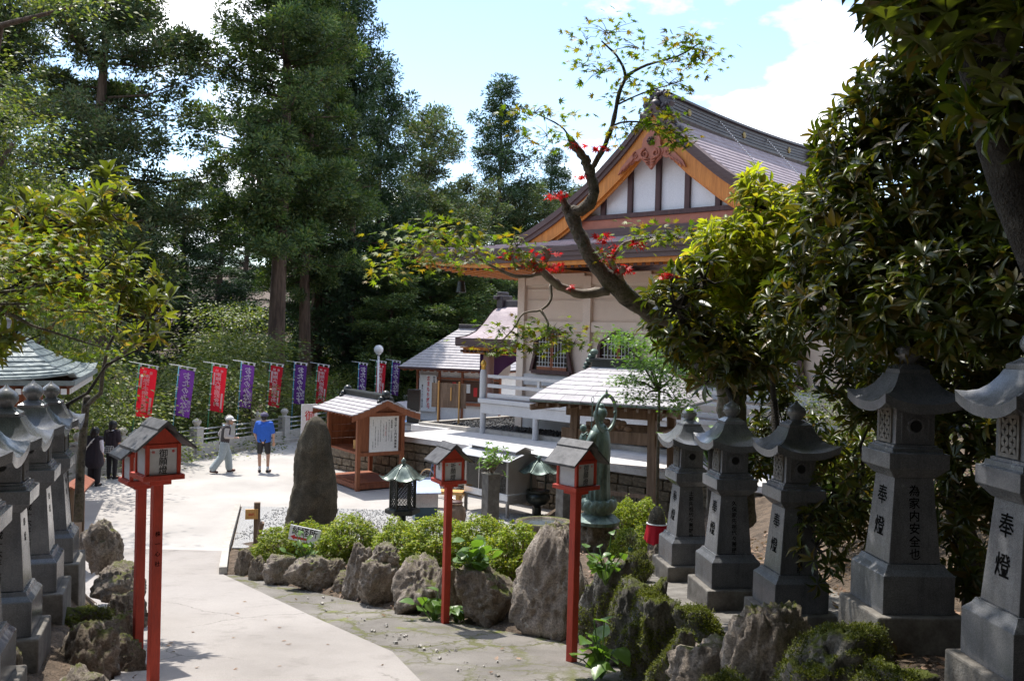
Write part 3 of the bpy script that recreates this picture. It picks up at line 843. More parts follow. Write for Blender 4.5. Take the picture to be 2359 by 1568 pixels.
def newel(x, y):
    p = part('newel_post', MB().lathe([(0.10, 0), (0.10, 0.72), (0.085, 0.80), (0.07, 0.84)], 14), M['greypaint'], temple, smooth=True, angle=40, loc=(x, y, WZ))
    part('finial', MB().lathe([(0.06, 0.84), (0.075, 0.88), (0.06, 0.92), (0.085, 0.96), (0.09, 1.02), (0.06, 1.09), (0.01, 1.14)], 14), M['gold'], p, smooth=True)
newel(-HX + 0.38, -WO + 0.06)
# --- roof
def course_surface(us, y0f, y1f, sign, ny=10, ext=0.0):
    mb = MB()
    st = 0.032
    for i in range(len(us) - 1):
        ua, ub = us[i], us[i + 1]
        rows = []
        for u, dz in ((ua, 0.0), (ub, st)):
            row = []
            for k in range(ny + 1):
                y = y0f(u) + (y1f(u) - y0f(u)) * k / ny
                half = EV
                yc = (y - HY / 2); hl = HY / 2 + 2.4
                zl = lift(yc, hl) * max(0, (u - 3.0) / (EV - 3.0)) ** 2 if u > 3 else 0
                row.append((sign * u, y, ZR(u) + dz + zl))
            rows.append(row)
        nxt = []
        for k in range(ny + 1):
            p = rows[1][k]; nxt.append((p[0], p[1], p[2] - st))
        rows.append(nxt)
        o_ = len(mb.v)
        mb.grid(rows if sign < 0 else rows[::-1])
    return mb
us = list(np.linspace(0.12, EV, 44))
hipy = lambda u: VY if u < EV - 2.4 + VY else -2.4 + (EV - u)
hipy2 = lambda u: HY + 0.3 if u < EV - 2.4 - 0.3 else HY + 2.4 - (EV - u)
for sg in (-1, 1):
    part('roof', course_surface(us, hipy, hipy2, sg), M['roof'], temple)
# skirt roof below the gable
mb = MB()
ws = np.linspace(0, 3.12, 13)[::-1]
for i in range(len(ws) - 1):
    rows = []
    for wv, dz in ((ws[i], 0.0), (ws[i + 1], 0.03)):
        hl = EV - wv
        rows.append([(hl * s, -2.4 + wv, ZR(EV - wv) + dz + lift(s * hl, EV) * (1 - wv / 3.2) ** 2) for s in np.linspace(-1, 1, 33)])
    rows.append([(p[0], p[1], p[2] - 0.03) for p in rows[1]])
    mb.grid(rows[::-1])
part('skirt_roof', mb, M['roof'], temple)
mb = MB()
rows = []
for wv in (3.12, 0.0):
    hl = EV - wv
    rows.append([(hl * s, HY + 2.4 - wv, ZR(EV - wv)) for s in np.linspace(-1, 1, 9)])
mb.grid(rows)
part('skirt_roof', mb, M['roof'], temple)
# eave edge: layered brown band, orange band below, rafters
def eave_line(n=40):
    return [(EV * s, -2.4, ZR(EV) + lift(s * EV, EV)) for s in np.linspace(-1, 1, n + 1)]
def band(line, dz0, dz1, th, outn):
    mb = MB(); n = len(line)
    o_ = [Vector(outn) * 0.0, Vector(outn) * -th]
    rows = []
    for a, dz in ((0, dz0), (0, dz1), (1, dz1), (1, dz0)):
        rows.append([Vector(p) + o_[a] + Vector((0, 0, dz)) for p in line])
    rows.append(rows[0])
    mb.grid(rows)
    return mb
side_line = lambda sg: [(sg * EV, -2.4 + (HY + 4.8) * k / 24, ZR(EV) + lift(-2.4 + (HY + 4.8) * k / 24 - HY / 2, HY / 2 + 2.4)) for k in range(25)]
for j, (dz0, dz1, ins) in enumerate(((0.03, -0.13, 0.0), (-0.132, -0.26, 0.035), (-0.262, -0.38, 0.07))):
    part('eave_board', band([(p[0] * (1 - ins / EV), p[1] + ins, p[2]) for p in eave_line()], dz0, dz1, 0.25, (0, -1, 0)), M['fascia'], temple)
    for sg in (-1, 1):
        part('eave_board', band([(p[0] - sg * ins, p[1], p[2]) for p in side_line(sg)], dz0, dz1, 0.25, (sg, 0, 0)), M['fascia'], temple)
part('eave_purlin', band([(p[0] * 0.98, p[1] + 0.14, p[2]) for p in eave_line()], -0.382, -0.50, 0.16, (0, -1, 0)), M['orange'], temple)
for sg in (-1, 1):
    part('eave_purlin', band([(p[0] - sg * 0.14, p[1], p[2]) for p in side_line(sg)], -0.382, -0.50, 0.16, (sg, 0, 0)), M['orange'], temple)
# boarded soffit
mb = MB()
for (xa, ya, xb, yb, wall_a, wall_b) in ((-EV + 0.2, -2.2, EV - 0.2, -2.2, (-HX, 0.0), (HX, 0.0)),):
    rows = [[(xa + (xb - xa) * s, ya, ZR(EV) - 0.40 + lift((xa + (xb - xa) * s), EV)) for s in np.linspace(0, 1, 21)], [(wall_a[0] + (wall_b[0] - wall_a[0]) * s, 0.0, 5.12) for s in np.linspace(0, 1, 21)]]
    mb.grid(rows)
for sg in (-1, 1):
    ysn = np.linspace(-2.2, HY + 2.2, 25)
    rows = [[(sg * (EV - 0.2), y, ZR(EV) - 0.40 + lift(y - HY / 2, HY / 2 + 2.4)) for y in ysn], [(sg * HX, y * HY / (HY + 4.4) + 2.2 * HY / (HY + 4.4), 5.12) for y in ysn]]
    mb.grid(rows)
part('soffit', mb, M['orange'], temple)
raf = MB().box((0, 0, 0), (0.085, 1.0, 0.10)).mesh('rafter')
raf.materials.append(M['orange'])
cap = MB().box((0, 0, 0), (0.10, 0.03, 0.125)).mesh('rafter_end')
cap.materials.append(M['darkwood'])
def rafter(pa, pb):
    pa, pb = Vector(pa), Vector(pb)
    r_ = part('rafter', raf, None, temple)
    d = pa - pb; L = d.length; d.normalize()
    x = d.cross(Vector((0, 0, 1))).normalized(); z_ = x.cross(d)
    mt = Matrix((x * 1.0, d * L, z_)).transposed().to_4x4(); mt.translation = (pa + pb) / 2
    r_.matrix_local = mt
    e = part('rafter_end', cap, None, temple)
    mt = Matrix((x, d, z_)).transposed().to_4x4(); mt.translation = pa + d * 0.017
    e.matrix_local = mt
nr = 56
for i in range(nr + 1):
    x = -EV + 0.35 + (2 * EV - 0.7) * i / nr
    zl = lift(x, EV)
    yin = 0.0 if abs(x) < HX else 0.0 - (abs(x) - HX) * 0.98
    rafter((x, -2.12, ZR(EV) - 0.50 + zl), (x, min(yin, -0.05), 5.0 if abs(x) < HX else 5.0 - (abs(x) - HX) * 0.03))
for i in range(44):
    y = -2.1 + 0.30 * i
    if y > HY + 2: break
    xin = HX if y > 0 else HX + (-y) * 0.98
    rafter((-EV + 0.28, y, ZR(EV) - 0.50 + lift(y - HY / 2, HY / 2 + 2.4)), (-xin, y, 5.0))
# hip rafter bell
bl = part('wind_bell', MB().lathe([(0.02, 0.0), (0.11, -0.03), (0.13, -0.22), (0.16, -0.36), (0.15, -0.37)], 14).tube([(0, 0, 0), (0, 0, 0.3)], 0.012), M['bronzedark'], temple, smooth=True, angle=50, loc=(-EV + 1.3, -1.5, 4.55))
# --- gable
GB = 6.12
part('gable_wall', MB().prism([(-4.5, GB)] + [(u, ZR(u) - 0.42) for u in np.linspace(-4.3, 4.3, 41)] + [(4.5, GB)], GWY, GWY + 0.1), M['whiteplaster'], temple)
for i in range(-4, 5):
    x = i * 0.93
    top = ZR(x) - 0.45
    if top > GB + 0.35:
        part('gable_post', MB().box((x, GWY - 0.04, (GB + 0.3 + top) / 2), (0.16, 0.09, top - GB - 0.3)), M['darkwood'], temple, bevel=0.006)
part('gable_beam', MB().box((0, GWY - 0.08, GB + 0.24), (8.0, 0.18, 0.13)), M['darkwood'], temple, bevel=0.006)
part('gable_beam', MB().box((0, GWY - 0.05, GB + 0.04), (8.2, 0.14, 0.27)), M['salmon'], temple, bevel=0.006, label='salmon painted beam')
part('gable_sill', MB().box((0, GWY - 0.12, GB - 0.24), (8.9, 0.2, 0.29)), M['fascia'], temple)
def verge(dz0, dz1, y0, y1, umax=4.75, n=36, taper=0, sides=(-1, 1)):
    mb = MB()
    for sg in sides:
        rows = []
        uu_ = np.linspace(0.0, umax, n)
        for yy, top in ((y0, 1), (y0, 0), (y1, 0), (y1, 1)):
            rows.append([(sg * u, yy, ZR(u) + (dz0 if top else dz1 + taper * u)) for u in uu_])
        rows.append(rows[0])
        mb.grid(rows if sg > 0 else rows[::-1])
        a = len(mb.v)
        for u in (umax,):
            mb.add([(sg * u, y0, ZR(u) + dz0), (sg * u, y0, ZR(u) + dz1 + taper * u), (sg * u, y1, ZR(u) + dz1 + taper * u), (sg * u, y1, ZR(u) + dz0)], [(0, 1, 2, 3)])
    return mb
for sg in (-1, 1): part('verge_board', verge(0.05, -0.13, VY - 0.10, VY + 0.25, sides=(sg,)), M['fascia'], temple)
for sg in (-1, 1): part('verge_board', verge(-0.132, -0.27, VY - 0.05, VY + 0.25, sides=(sg,)), M['fascia'], temple)
for sg in (-1, 1): part('bargeboard', verge(-0.272, -0.86, VY + 0.02, VY + 0.10, 4.6, taper=0.055, sides=(sg,)), M['orange'], temple)
for sg in (-1, 1): part('bargeboard', verge(-0.272, -0.95, VY + 0.102, VY + 0.16, 4.5, taper=0.055, sides=(sg,)), M['orange'], temple)
mb = MB()
for sg in (-1, 1):
    uu_ = np.linspace(0.0, 4.6, 30)
    rows = [[(sg * u, VY + 0.16, ZR(u) - 0.30) for u in uu_], [(sg * u, GWY, ZR(u) - 0.30) for u in uu_]]
    mb.grid(rows)
part('gable_soffit', mb, M['orange'], temple)
# carved pendant under the apex: a shield with scrolls and wings
def spiral(cx, cz, r0, turns, sg, y, n=26):
    P = []
    for i in range(n):
        t_ = i / (n - 1); a = math.pi * 0.5 + sg * turns * 2 * math.pi * t_
        rr = r0 * (1 - 0.8 * t_)
        P.append((cx + rr * math.cos(a), y, cz + rr * math.sin(a)))
    return P
az_ = ZR(0) - 0.95
mb = MB()
KP = 0.66
sh = [(-0.42, 0.0), (-0.46, -0.3), (-0.62, -0.55), (-0.5, -0.78), (-0.3, -0.95), (-0.14, -1.12), (0, -1.28), (0.14, -1.12), (0.3, -0.95), (0.5, -0.78), (0.62, -0.55), (0.46, -0.3), (0.42, 0.0), (0.0, 0.42)]
mb.prism([(a * KP, az_ + b * KP) for a, b in sh], VY + 0.0, VY - 0.09)
pend = part('pendant', mb, M['salmon'], temple, bevel=0.01)
mb = MB()
for sg in (-1, 1):
    mb.tube(spiral(sg * 0.27, az_ - 0.62, 0.22, 1.4, -sg, VY - 0.11), [0.05 * (1 - 0.5 * i / 25) for i in range(26)], 8)
    for k in range(3):
        mb.tube([(sg * 0.06, VY - 0.10, az_ - 0.85 - 0.11 * k), (sg * (0.28 - 0.06 * k), VY - 0.12, az_ - 0.80 - 0.12 * k), (sg * (0.36 - 0.08 * k), VY - 0.10, az_ - 0.72 - 0.13 * k)], [0.035, 0.04, 0.02], 7)
mb.v = [(x * KP, y, az_ + (z - az_) * KP) for x, y, z in mb.v]
part('scroll', mb, M['salmon'], pend, smooth=True)
for sg in (-1, 1):
    mb = MB()
    wing = [(sg * 0.5, az_ - 0.32), (sg * 0.5, az_ - 0.72), (sg * 0.68, az_ - 0.85), (sg * 0.84, az_ - 0.83), (sg * 0.98, az_ - 0.98), (sg * 1.16, az_ - 0.98), (sg * 1.3, az_ - 1.14), (sg * 1.5, az_ - 1.2), (sg * 1.66, az_ - 1.34), (sg * 1.5, az_ - 1.04), (sg * 1.1, az_ - 0.66), (sg * 0.75, az_ - 0.4)]
    if sg < 0: wing = wing[::-1]
    mb.prism([(a * KP, az_ + (b - az_) * KP) for a, b in wing], VY + 0.0, VY - 0.07)
    wg = part('pendant_wing', mb, M['salmon'], temple)
    mb = MB()
    mb.tube(spiral(sg * 0.78, az_ - 0.62, 0.15, 1.3, -sg, VY - 0.08), [0.035 * (1 - 0.5 * i / 25) for i in range(26)], 7)
    for k in range(4):
        cx, cz = sg * (0.92 + 0.16 * k), az_ - 0.82 - 0.115 * k
        mb.tube([(cx - sg * 0.1, VY - 0.08, cz + 0.12), (cx + sg * 0.02, VY - 0.10, cz), (cx + sg * 0.1, VY - 0.08, cz - 0.1), (cx + sg * 0.04, VY - 0.07, cz - 0.16)], [0.02, 0.035, 0.03, 0.012], 6)
    mb.v = [(x * KP, y, az_ + (z - az_) * KP) for x, y, z in mb.v]
    part('leaf_carving', mb, M['salmon'], wg, smooth=True)
mb = MB()
for k in range(6):
    a = k * math.pi / 3
    mb.ball((0.11 * math.cos(a), VY - 0.11, az_ - 0.1 + 0.11 * math.sin(a)), 0.075, 8, 6)
mb.ball((0, VY - 0.14, az_ - 0.1), 0.06, 8, 6)
mb.v = [(x * KP, y, az_ + (z - az_) * KP) for x, y, z in mb.v]
part('rosette', mb, M['darkwood'], pend, smooth=True)
# --- ridge
RY0, RY1 = VY + 0.35, HY - 0.2
prof = [(-0.34, 8.95), (-0.40, 9.10), (-0.40, 9.16), (-0.27, 9.18), (-0.27, 9.60), (-0.36, 9.62), (-0.36, 9.68), (-0.2, 9.76), (0.2, 9.76), (0.36, 9.68), (0.36, 9.62), (0.27, 9.60), (0.27, 9.18), (0.40, 9.16), (0.40, 9.10), (0.34, 8.95)]
mb = MB()
rows = []
for k in range(13):
    y = RY0 + (RY1 - RY0) * k / 12
    sag = 0.10 * ((k - 6) / 6) ** 2 - 0.16
    rows.append([(a * (1 + 0.0), y, b + sag) for a, b in prof + prof[:1]])
mb.grid(rows)
rd = part('ridge', mb, M['ridge'], temple)
mb = MB()
for dz in (9.25, 9.34, 9.43, 9.52):
    for sg in (-1, 1):
        mb.tube([(sg * 0.275, RY0 + (RY1 - RY0) * k / 12, dz - 0.16 + 0.10 * ((k - 6) / 6) ** 2) for k in range(13)], 0.018, 5)
part('ridge_moulding', mb, M['ridge'], temple)
for yy in (1.0, 4.2, 7.3):
    k = (yy - RY0) / (RY1 - RY0) * 2 - 1
    part('ridge_crest', MB().ball((0.285, yy, 9.23 + 0.10 * k * k), 0.105, 14, 8, (0.3, 1, 1)), M['shadegold'], temple, smooth=True)
for yy in (2.7, 5.7):
    k = (yy - RY0) / (RY1 - RY0) * 2 - 1
    mb = MB()
    a, b = Vector((0.3, yy, 9.32 + 0.10 * k * k)), Vector((1.75, yy, ZR(1.75) + 0.08))
    for j in range(26):
        c_ = a.lerp(b, j / 25); mb.ball(c_, 0.028, 6, 4, (1, 1, 1.2))
    part('ridge_chain', mb, M['steel'], temple)
for (ye, dr) in ((RY0 - 0.12, -1), (RY1 + 0.12, 1)):
    mb = MB()
    body = [(-0.34, 8.95), (-0.62, 8.75), (-0.80, 8.62), (-0.86, 8.80), (-0.70, 8.92), (-0.60, 9.06), (-0.68, 9.20), (-0.52, 9.32), (-0.46, 9.50), (-0.56, 9.66), (-0.44, 9.80), (-0.3, 9.86), (-0.26, 10.02), (-0.1, 10.1), (0, 10.14)]
    outl = body + [(-a, b) for a, b in reversed(body[:-1])]
    mb.prism([(a * 0.85, 8.5 + (b - 8.62) * 0.82) for a, b in outl], ye - 0.11, ye + 0.11)
    orn = part('ridge_end_ornament', mb, M['ridge'], temple, bevel=0.02)
    mb = MB()
    rr_ = random.Random(3)
    for k in range(34):
        sx = rr_.uniform(-0.42, 0.42); sz = rr_.uniform(9.25, 10.2)
        mb.ball((sx, ye + dr * 0.13, sz), rr_.uniform(0.05, 0.10), 8, 6, (1, 0.7, 1))
    for sg in (-1, 1):
        mb.ball((sg * 0.80, ye, 8.86), 0.17, 10, 8); mb.ball((sg * 0.5, ye + dr * 0.08, 9.45), 0.14, 9, 7); mb.ball((sg * 0.62, ye + dr * 0.05, 9.15), 0.13, 9, 7)
        mb.ball((sg * 0.44, ye, 9.92), 0.13, 9, 7)
    mb.ball((0, ye + dr * 0.12, 9.75), 0.2, 10, 8)
    mb.v = [(x * 0.85, y, 8.5 + (z - 8.78) * 0.82) for x, y, z in mb.v]
    part('ridge_face', mb, M['ridge'], orn, smooth=True)
# portico on the entrance side with its wavy roof, columns and purple curtain
M['mauve'] = mat_plain('mauve column', (0.27, 0.17, 0.15), 0.6)
mb = MB()
PY0, PY1 = 2.9, 6.3
rows = []
cs = [(0, 3.95), (0.25, 3.93), (0.6, 3.72), (1.0, 3.30), (1.4, 2.98), (1.9, 2.78), (2.5, 2.70)]
def zc(d): return float(np.interp(abs(d), [a for a, b in cs], [b for a, b in cs]))
yc = 4.6
for i in range(15):
    x0 = -EV - 2.6 + 3.6 * i / 14
    rows.append([(x0, yc + 2.5 * s, zc(2.5 * s) + 0.0) for s in np.linspace(-1, 1, 29)])
mb.grid(rows[::-1])
pr = part('portico_roof', mb, M['roof'], temple, smooth=False)
mb = MB()
line = [(-EV - 2.6, yc + 2.5 * s, zc(2.5 * s)) for s in np.linspace(-1, 1, 29)]
rows = [[Vector(p) + Vector((dx, 0, dz)) for p in line] for dx, dz in ((-0.02, 0.04), (-0.02, -0.25), (0.3, -0.25))]
mb.grid(rows)
line = [(-EV - 2.6 + 3.6 * i / 14, yc - 2.5, zc(2.5)) for i in range(15)]
rows = [[Vector(p) + Vector((0, dy, dz)) for p in line] for dy, dz in ((-0.02, 0.03), (0.02, -0.28), (0.35, -0.28))]
mb.grid(rows[::-1])
part('portico_eave_board', mb, M['fascia'], temple)
part('portico_soffit', MB().box((-EV - 0.8, yc, 2.38), (3.4, 4.7, 0.05)).box((-EV - 0.8, yc - 2.1, 2.26), (3.4, 0.2, 0.2)), M['orange'], temple)
mb = MB()
for k in range(16):
    mb.box((-EV - 2.4 + 0.22 * k, yc - 2.25, 2.25), (0.08, 0.3, 0.09))
part('portico_rafter', mb, M['darkwood'], temple, kind='stuff')
mb = MB().box((-EV - 1.1, yc, 4.05), (2.6, 0.34, 0.3)).box((-EV - 2.5, yc, 4.14), (0.3, 0.6, 0.5)).box((-EV - 2.62, yc, 4.3), (0.2, 0.9, 0.14)).box((-EV - 2.6, yc, 4.46), (0.2, 0.5, 0.14))
part('portico_ridge', mb, M['ridge'], temple, bevel=0.03)
for yy in (yc - 1.75, yc + 1.75):
    part('portico_column', MB().lathe([(0.2, 0.0), (0.2, 2.4)], 20), M['mauve'], temple, smooth=True, angle=40, loc=(-EV - 1.6, yy, 0.0))
M['purple'] = mat_plain('purple cloth', (0.075, 0.018, 0.14), 0.8)
rows = []
for i in range(25):
    s = i / 24
    y = yc - 1.95 + 3.9 * s
    drop = 0.45 + 0.75 * abs(math.cos(math.pi * s)) ** 1.3
    rows.append([(-EV - 1.86 + 0.03 * math.sin(i * 1.3) * k, y, 2.3 - drop * k) for k in np.linspace(0, 1, 6)])
part('curtain', MB().grid(rows), M['purple'], temple, smooth=True)
mb = MB()
mb.lathe([(0.42, 0), (0.42, 0.012)], 26, Matrix.Translation((-EV - 1.92, yc - 0.62, 1.62)) @ Matrix.Rotation(math.pi / 2, 4, 'Y'))
ce = part('curtain_crest', mb, M['white'], temple)
mb = MB()
for k in range(16):
    a = k * math.pi / 8
    mb.beam((-EV - 1.94, yc - 0.62 + 0.12 * math.cos(a), 1.62 + 0.12 * math.sin(a)), (-EV - 1.94, yc - 0.62 + 0.39 * math.cos(a), 1.62 + 0.39 * math.sin(a)), 0.012, 0.012, (1, 0, 0))
part('crest_petal', mb, M['purple'], ce, kind='stuff')
# entrance steps with white strings, under the front walkway
for k in range(5):
    part('step', MB().box((-HX - 2.3 - 0.28 * k, yc, 0.92 - 0.18 * k), (0.3, 2.6, 0.1)), M['greypaint'], temple)

# ------------------------------------------------------------------ charm office behind
def hip_roof(L, W, z0, rise, rl, mat, parent, courses=14, sag=0.0, name='roof', th=0.03):
    """hipped roof, ridge along x with length rl, courses stepped"""
    mb = MB()
    for i in range(courses):
        a, b = i / courses, (i + 1) / courses
        ring = []
        for s, dz in ((a, 0.0), (b, th), (b, 0.0)):
            hx = rl / 2 + (L - rl) / 2 * s; hy = 0.02 + (W / 2 - 0.02) * s
            z = z0 + rise * (1 - s) - sag * math.sin(math.pi * s) + dz
            ring.append([(-hx, -hy, z), (hx, -hy, z), (hx, hy, z), (-hx, hy, z), (-hx, -hy, z)])
        mb.grid(ring[::-1])
    return part(name, mb, mat, parent)

off = thing('charm_office', 'low charm office with broad pale tiled hip roof beyond the black slab', 'shop', (-1.85, 41.0, 0.2), R(-21))
off.scale = (0.62, 0.68, 0.93)
hip_roof(8.2, 6.4, 2.62, 1.95, 1.6, M['roofgrey'], off, 16)
part('eave_board', MB().box((0, -3.2, 2.60), (8.2, 0.06, 0.10)).box((-4.1, 0, 2.60), (0.06, 6.34, 0.10)), M['darkwood'], off)
part('ridge', MB().box((0, 0, 4.62), (1.9, 0.34, 0.2)), M['ridge'], off, bevel=0.02)
part('wall', MB().box((0, 0.3, 1.25), (6.4, 4.2, 2.4)), M['white'], off)
part('soffit', MB().box((0, 0, 2.53), (8.0, 6.2, 0.04)), M['shed'], off)
for x in (-3.25, -1.5, 0.3, 1.9, 3.2):
    part('post', MB().box((x, -1.9, 1.25), (0.14, 0.14, 2.5)), M['shed'], off)
part('lintel', MB().box((0, -1.9, 2.12), (6.4, 0.1, 0.1)), M['shed'], off)
part('counter', MB().box((0.8, -1.95, 0.95), (4.8, 0.3, 0.14)), M['shed'], off)
part('shop_opening', MB().box((0.8, -1.81, 1.55), (4.7, 0.03, 1.0)), mat_plain('dark shop glass', (0.10, 0.055, 0.04), 0.15), off)
for k in range(15):
    part('rafter', MB().box((-3.7 + 0.53 * k, -2.9, 2.5), (0.07, 0.55, 0.08)), M['shed'], off)
rgx = random.Random(8)
for k in range(7):
    part('notice', MB().box((-0.9 + 0.55 * k, -1.84, 1.6 + rgx.uniform(-0.1, 0.15)), (0.28, 0.02, 0.42)), [M['white'], M['redink'], M['roofgrey']][k % 3], off)
sg = part('sign_board', MB().box((-2.35, -2.0, 1.38), (1.35, 0.05, 1.75)), M['white'], off)
part('sign_lettering', text('おまもり授与', 0.25, (-2.3, -2.032, 2.08), (1, 0, 0), (0, 0, 1), bold=0.025), M['redink'], sg)
mb = text('四国霊場', 0.17, (-1.86, -2.032, 2.12), (1, 0, 0), (0, 0, 1), bold=0.02)
text('第六十六番雲辺寺', 0.135, (-2.78, -2.032, 1.72), (1, 0, 0), (0, 0, 1), bold=0.015, mb=mb)
part('sign_lettering', mb, M['ink'], sg)
# ------------------------------------------------------------------ stone fence along the ravine
def fence_at(y): return Vector((FENCE(y), y, 0))
fence = thing('stone_fence', 'pale stone fence with round knobs and steel rails edging the plaza', 'fence', (0, 0, 0))
fdir = Vector((0.4, 1, 0)).normalized(); fang = math.atan2(fdir.y, fdir.x)
post_me = MB().sq([(0.155, 0.0), (0.155, 0.90), (0.165, 0.91), (0.165, 0.96), (0.07, 0.985), (0.07, 1.02)]).mesh('post')
knob_me = MB().lathe([(0.07, 1.02), (0.085, 1.04), (0.135, 1.09), (0.145, 1.14), (0.12, 1.20), (0.05, 1.245), (0.01, 1.26)], 16).mesh('knob', True, 50)
post_me.materials.append(M['fencestone']); knob_me.materials.append(M['fencestone'])
step = 1.45
for k in range(-3, 14):
    y = 26.3 + step * k
    p = part('post', post_me, None, fence, bevel=0.012, loc=fence_at(y), rz=fang)
    part('knob', knob_me, None, p)
    if k < 13:
        a, b = fence_at(y + 0.14), fence_at(y + step - 0.14)
        part('low_panel', MB().beam(a + Vector((0, 0, 0.21)), b + Vector((0, 0, 0.21)), 0.16, 0.42), M['fencestone'], fence, bevel=0.01)
        for zr in (0.55, 0.72, 0.88):
            part('rail', MB().tube([a + Vector((0, 0, zr)) - fdir * 0.02, b + Vector((0, 0, zr)) + fdir * 0.02], 0.027, 8), M['steel'], fence, smooth=True)
a, b = fence_at(22.0), fence_at(46.0)
off_ = Vector((fdir.y, -fdir.x, 0)) * 0.16
part('footing', MB().beam(a + off_ + Vector((0, 0, 0.02)), b + off_ + Vector((0, 0, 0.02)), 0.3, 0.2), M['kerb'], fence)

# ------------------------------------------------------------------ banners on poles
def cloth_mat(name, c):
    m, t, o = new_mat(name)
    p = t.nodes.new('ShaderNodeBsdfPrincipled'); p.inputs['Roughness'].default_value = 0.8
    n = nz(t, 60, 2); col = mixc(t, 1.0, c, ramp(t, n.outputs['Fac'], [(0.3, 0.92), (0.7, 1.06)]).outputs[0], 'MULTIPLY')
    t.links.new(col, p.inputs['Base Color'])
    tr = t.nodes.new('ShaderNodeBsdfTranslucent'); t.links.new(col, tr.inputs['Color'])
    ms = t.nodes.new('ShaderNodeMixShader'); ms.inputs[0].default_value = 0.45
    t.links.new(p.outputs[0], ms.inputs[1]); t.links.new(tr.outputs[0], ms.inputs[2]); t.links.new(ms.outputs[0], o.inputs[0])
    return m
M['banner_red'] = cloth_mat('red banner cloth', (0.62, 0.012, 0.03))
M['banner_purple'] = cloth_mat('purple banner cloth', (0.13, 0.035, 0.25))
M['print'] = cloth_mat('white banner print', (0.80, 0.78, 0.80))
M['pole_green'] = mat_plain('green pole', (0.03, 0.22, 0.12), 0.4)
M['pole_blue'] = mat_plain('blue pole', (0.08, 0.28, 0.42), 0.4)
M['pole_white'] = mat_plain('white pole', (0.65, 0.64, 0.66), 0.4)

def banner(px, py, colour, txt, label, tilt, wide=0.45, bars=True):
    k = (px - 1179) / FPX
    Y = 21.82 / (0.4 - k)
    tp_ = at(px, py, Y); top = tp_.z / math.cos(R(tilt))
    base = Vector((tp_.x - tp_.z * math.tan(R(tilt)), Y - 0.05, 0))
    b = thing('banner', label, 'banner', base, 0, 'votive banners along the stone fence')
    b.rotation_euler = (0, R(tilt), R(8))
    red = colour == 'red'
    part('pole', MB().tube([(0, 0, 0), (0, 0, top)], 0.016, 8), M['pole_green'] if red else M['pole_blue'], b, smooth=True)
    part('crossbar', MB().tube([(-0.30, 0, top - 0.01 + 0.035), (wide + 0.06, 0, top - 0.045)], 0.012, 8), M['pole_white'], b, smooth=True)
    H = 1.48
    rg_ = random.Random(int(px))
    ph = rg_.uniform(0, 6)
    f = lambda s, t: 0.02 * math.sin(3 * t * 3.1 + ph) * s + 0.012 * math.sin(9 * t + 4 * s + ph)
    z0 = top - 0.085
    slant = lambda s, t: wide * s * (1 - 0.08 * t)
    rows = [[(0.03 + slant(s, t), f(s, t), z0 - H * t - 0.05 * s) for s in np.linspace(0, 1, 7)] for t in np.linspace(0, 1, 22)]
    cl = part('cloth', MB().grid(rows), M['banner_red'] if red else M['banner_purple'], b, smooth=True)
    tabs = MB()
    for s in (0.02, 0.5, 0.96): tabs.box((0.03 + wide * s, 0, z0 + 0.045 - 0.05 * s), (0.055, 0.035, 0.09))
    for t in (0.14, 0.4, 0.64, 0.88, 0.99): tabs.box((0.005, 0, z0 - H * t), (0.075, 0.04, 0.035))
    part('tab', tabs, M['pole_white'], b, kind='stuff')
    mb = MB()
    if red:
        text('納', 0.095, (0.03 + wide * 0.30, 0, z0 - 0.13), (1, 0, 0), (0, 0, 1), mirror=True, mb=mb, bold=0.02)
        text('奉', 0.095, (0.03 + wide * 0.66, 0, z0 - 0.14), (1, 0, 0), (0, 0, 1), mirror=True, mb=mb, bold=0.02)
        n_ = len(txt); sz = 1.12 / n_
        text(txt, sz, (0.03 + wide * 0.44, 0, z0 - 0.19 - sz / 2), (1, 0, 0), (0, 0, 1), pitch=1.0, mirror=True, wide=min(1.7, 0.19 / sz), mb=mb, bold=0.03)
    else:
        text(txt, 0.235, (0.03 + wide * 0.5, 0, z0 - 0.19), (1, 0, 0), (0, 0, 1), pitch=0.985, mirror=True, mb=mb, bold=0.03)
        text('雲辺寺', 0.11, (0.03 + wide * 0.84, 0, z0 - 1.0), (1, 0, 0), (0, 0, 1), pitch=1.15, mirror=True, mb=mb, bold=0.01)
    V2 = []
    for (x, y, z) in mb.v:
        t = (z0 - z) / H; s = (x - 0.03) / wide
        V2.append((x - wide * s * 0.08 * t, f(s, t) - 0.006, z - 0.05 * s))
    mb.v = V2
    part('lettering', mb, M['print'], cl)
    if red and bars:
        mb = MB()
        for (s0, s1, t0, t1) in ((0.08, 0.2, 0.14, 0.42), (0.74, 0.88, 0.58, 0.92)):
            rows = [[(0.03 + slant(s, t), f(s, t) - 0.005, z0 - H * t - 0.05 * s) for s in (s0, (s0 + s1) / 2, s1)] for t in np.linspace(t0, t1, 8)]
            mb.grid(rows)
        part('name_strip', mb, M['print'], cl)
    return b
KAN, DAI, OTA = '南無千手観世音菩薩', '南無大師遍照金剛', 'おたのみなす'
banner(322, 837, 'red', KAN, 'red banner with the widest cloth, standing behind the wooden red lantern roof', 4.6, 0.50)
banner(413, 842, 'purple', OTA, 'purple banner between the first two red banners from the bush', 4.4, 0.47)
banner(490, 836, 'red', DAI, 'red banner above the walking man in the pale cap', 3.0, 0.45)
banner(557, 832, 'purple', OTA, 'purple banner between the capped man and the cyclist', 2.6, 0.42)
banner(623, 835, 'red', DAI, 'red banner directly above the cyclist in the blue jersey', 3.0, 0.43)
banner(679, 833, 'purple', OTA, 'purple banner at the tip of the donation shed eave', 1.6, 0.43)
banner(732, 837, 'red', DAI, 'red banner with its foot hidden by the donation shed ridge', 3.2, 0.42)
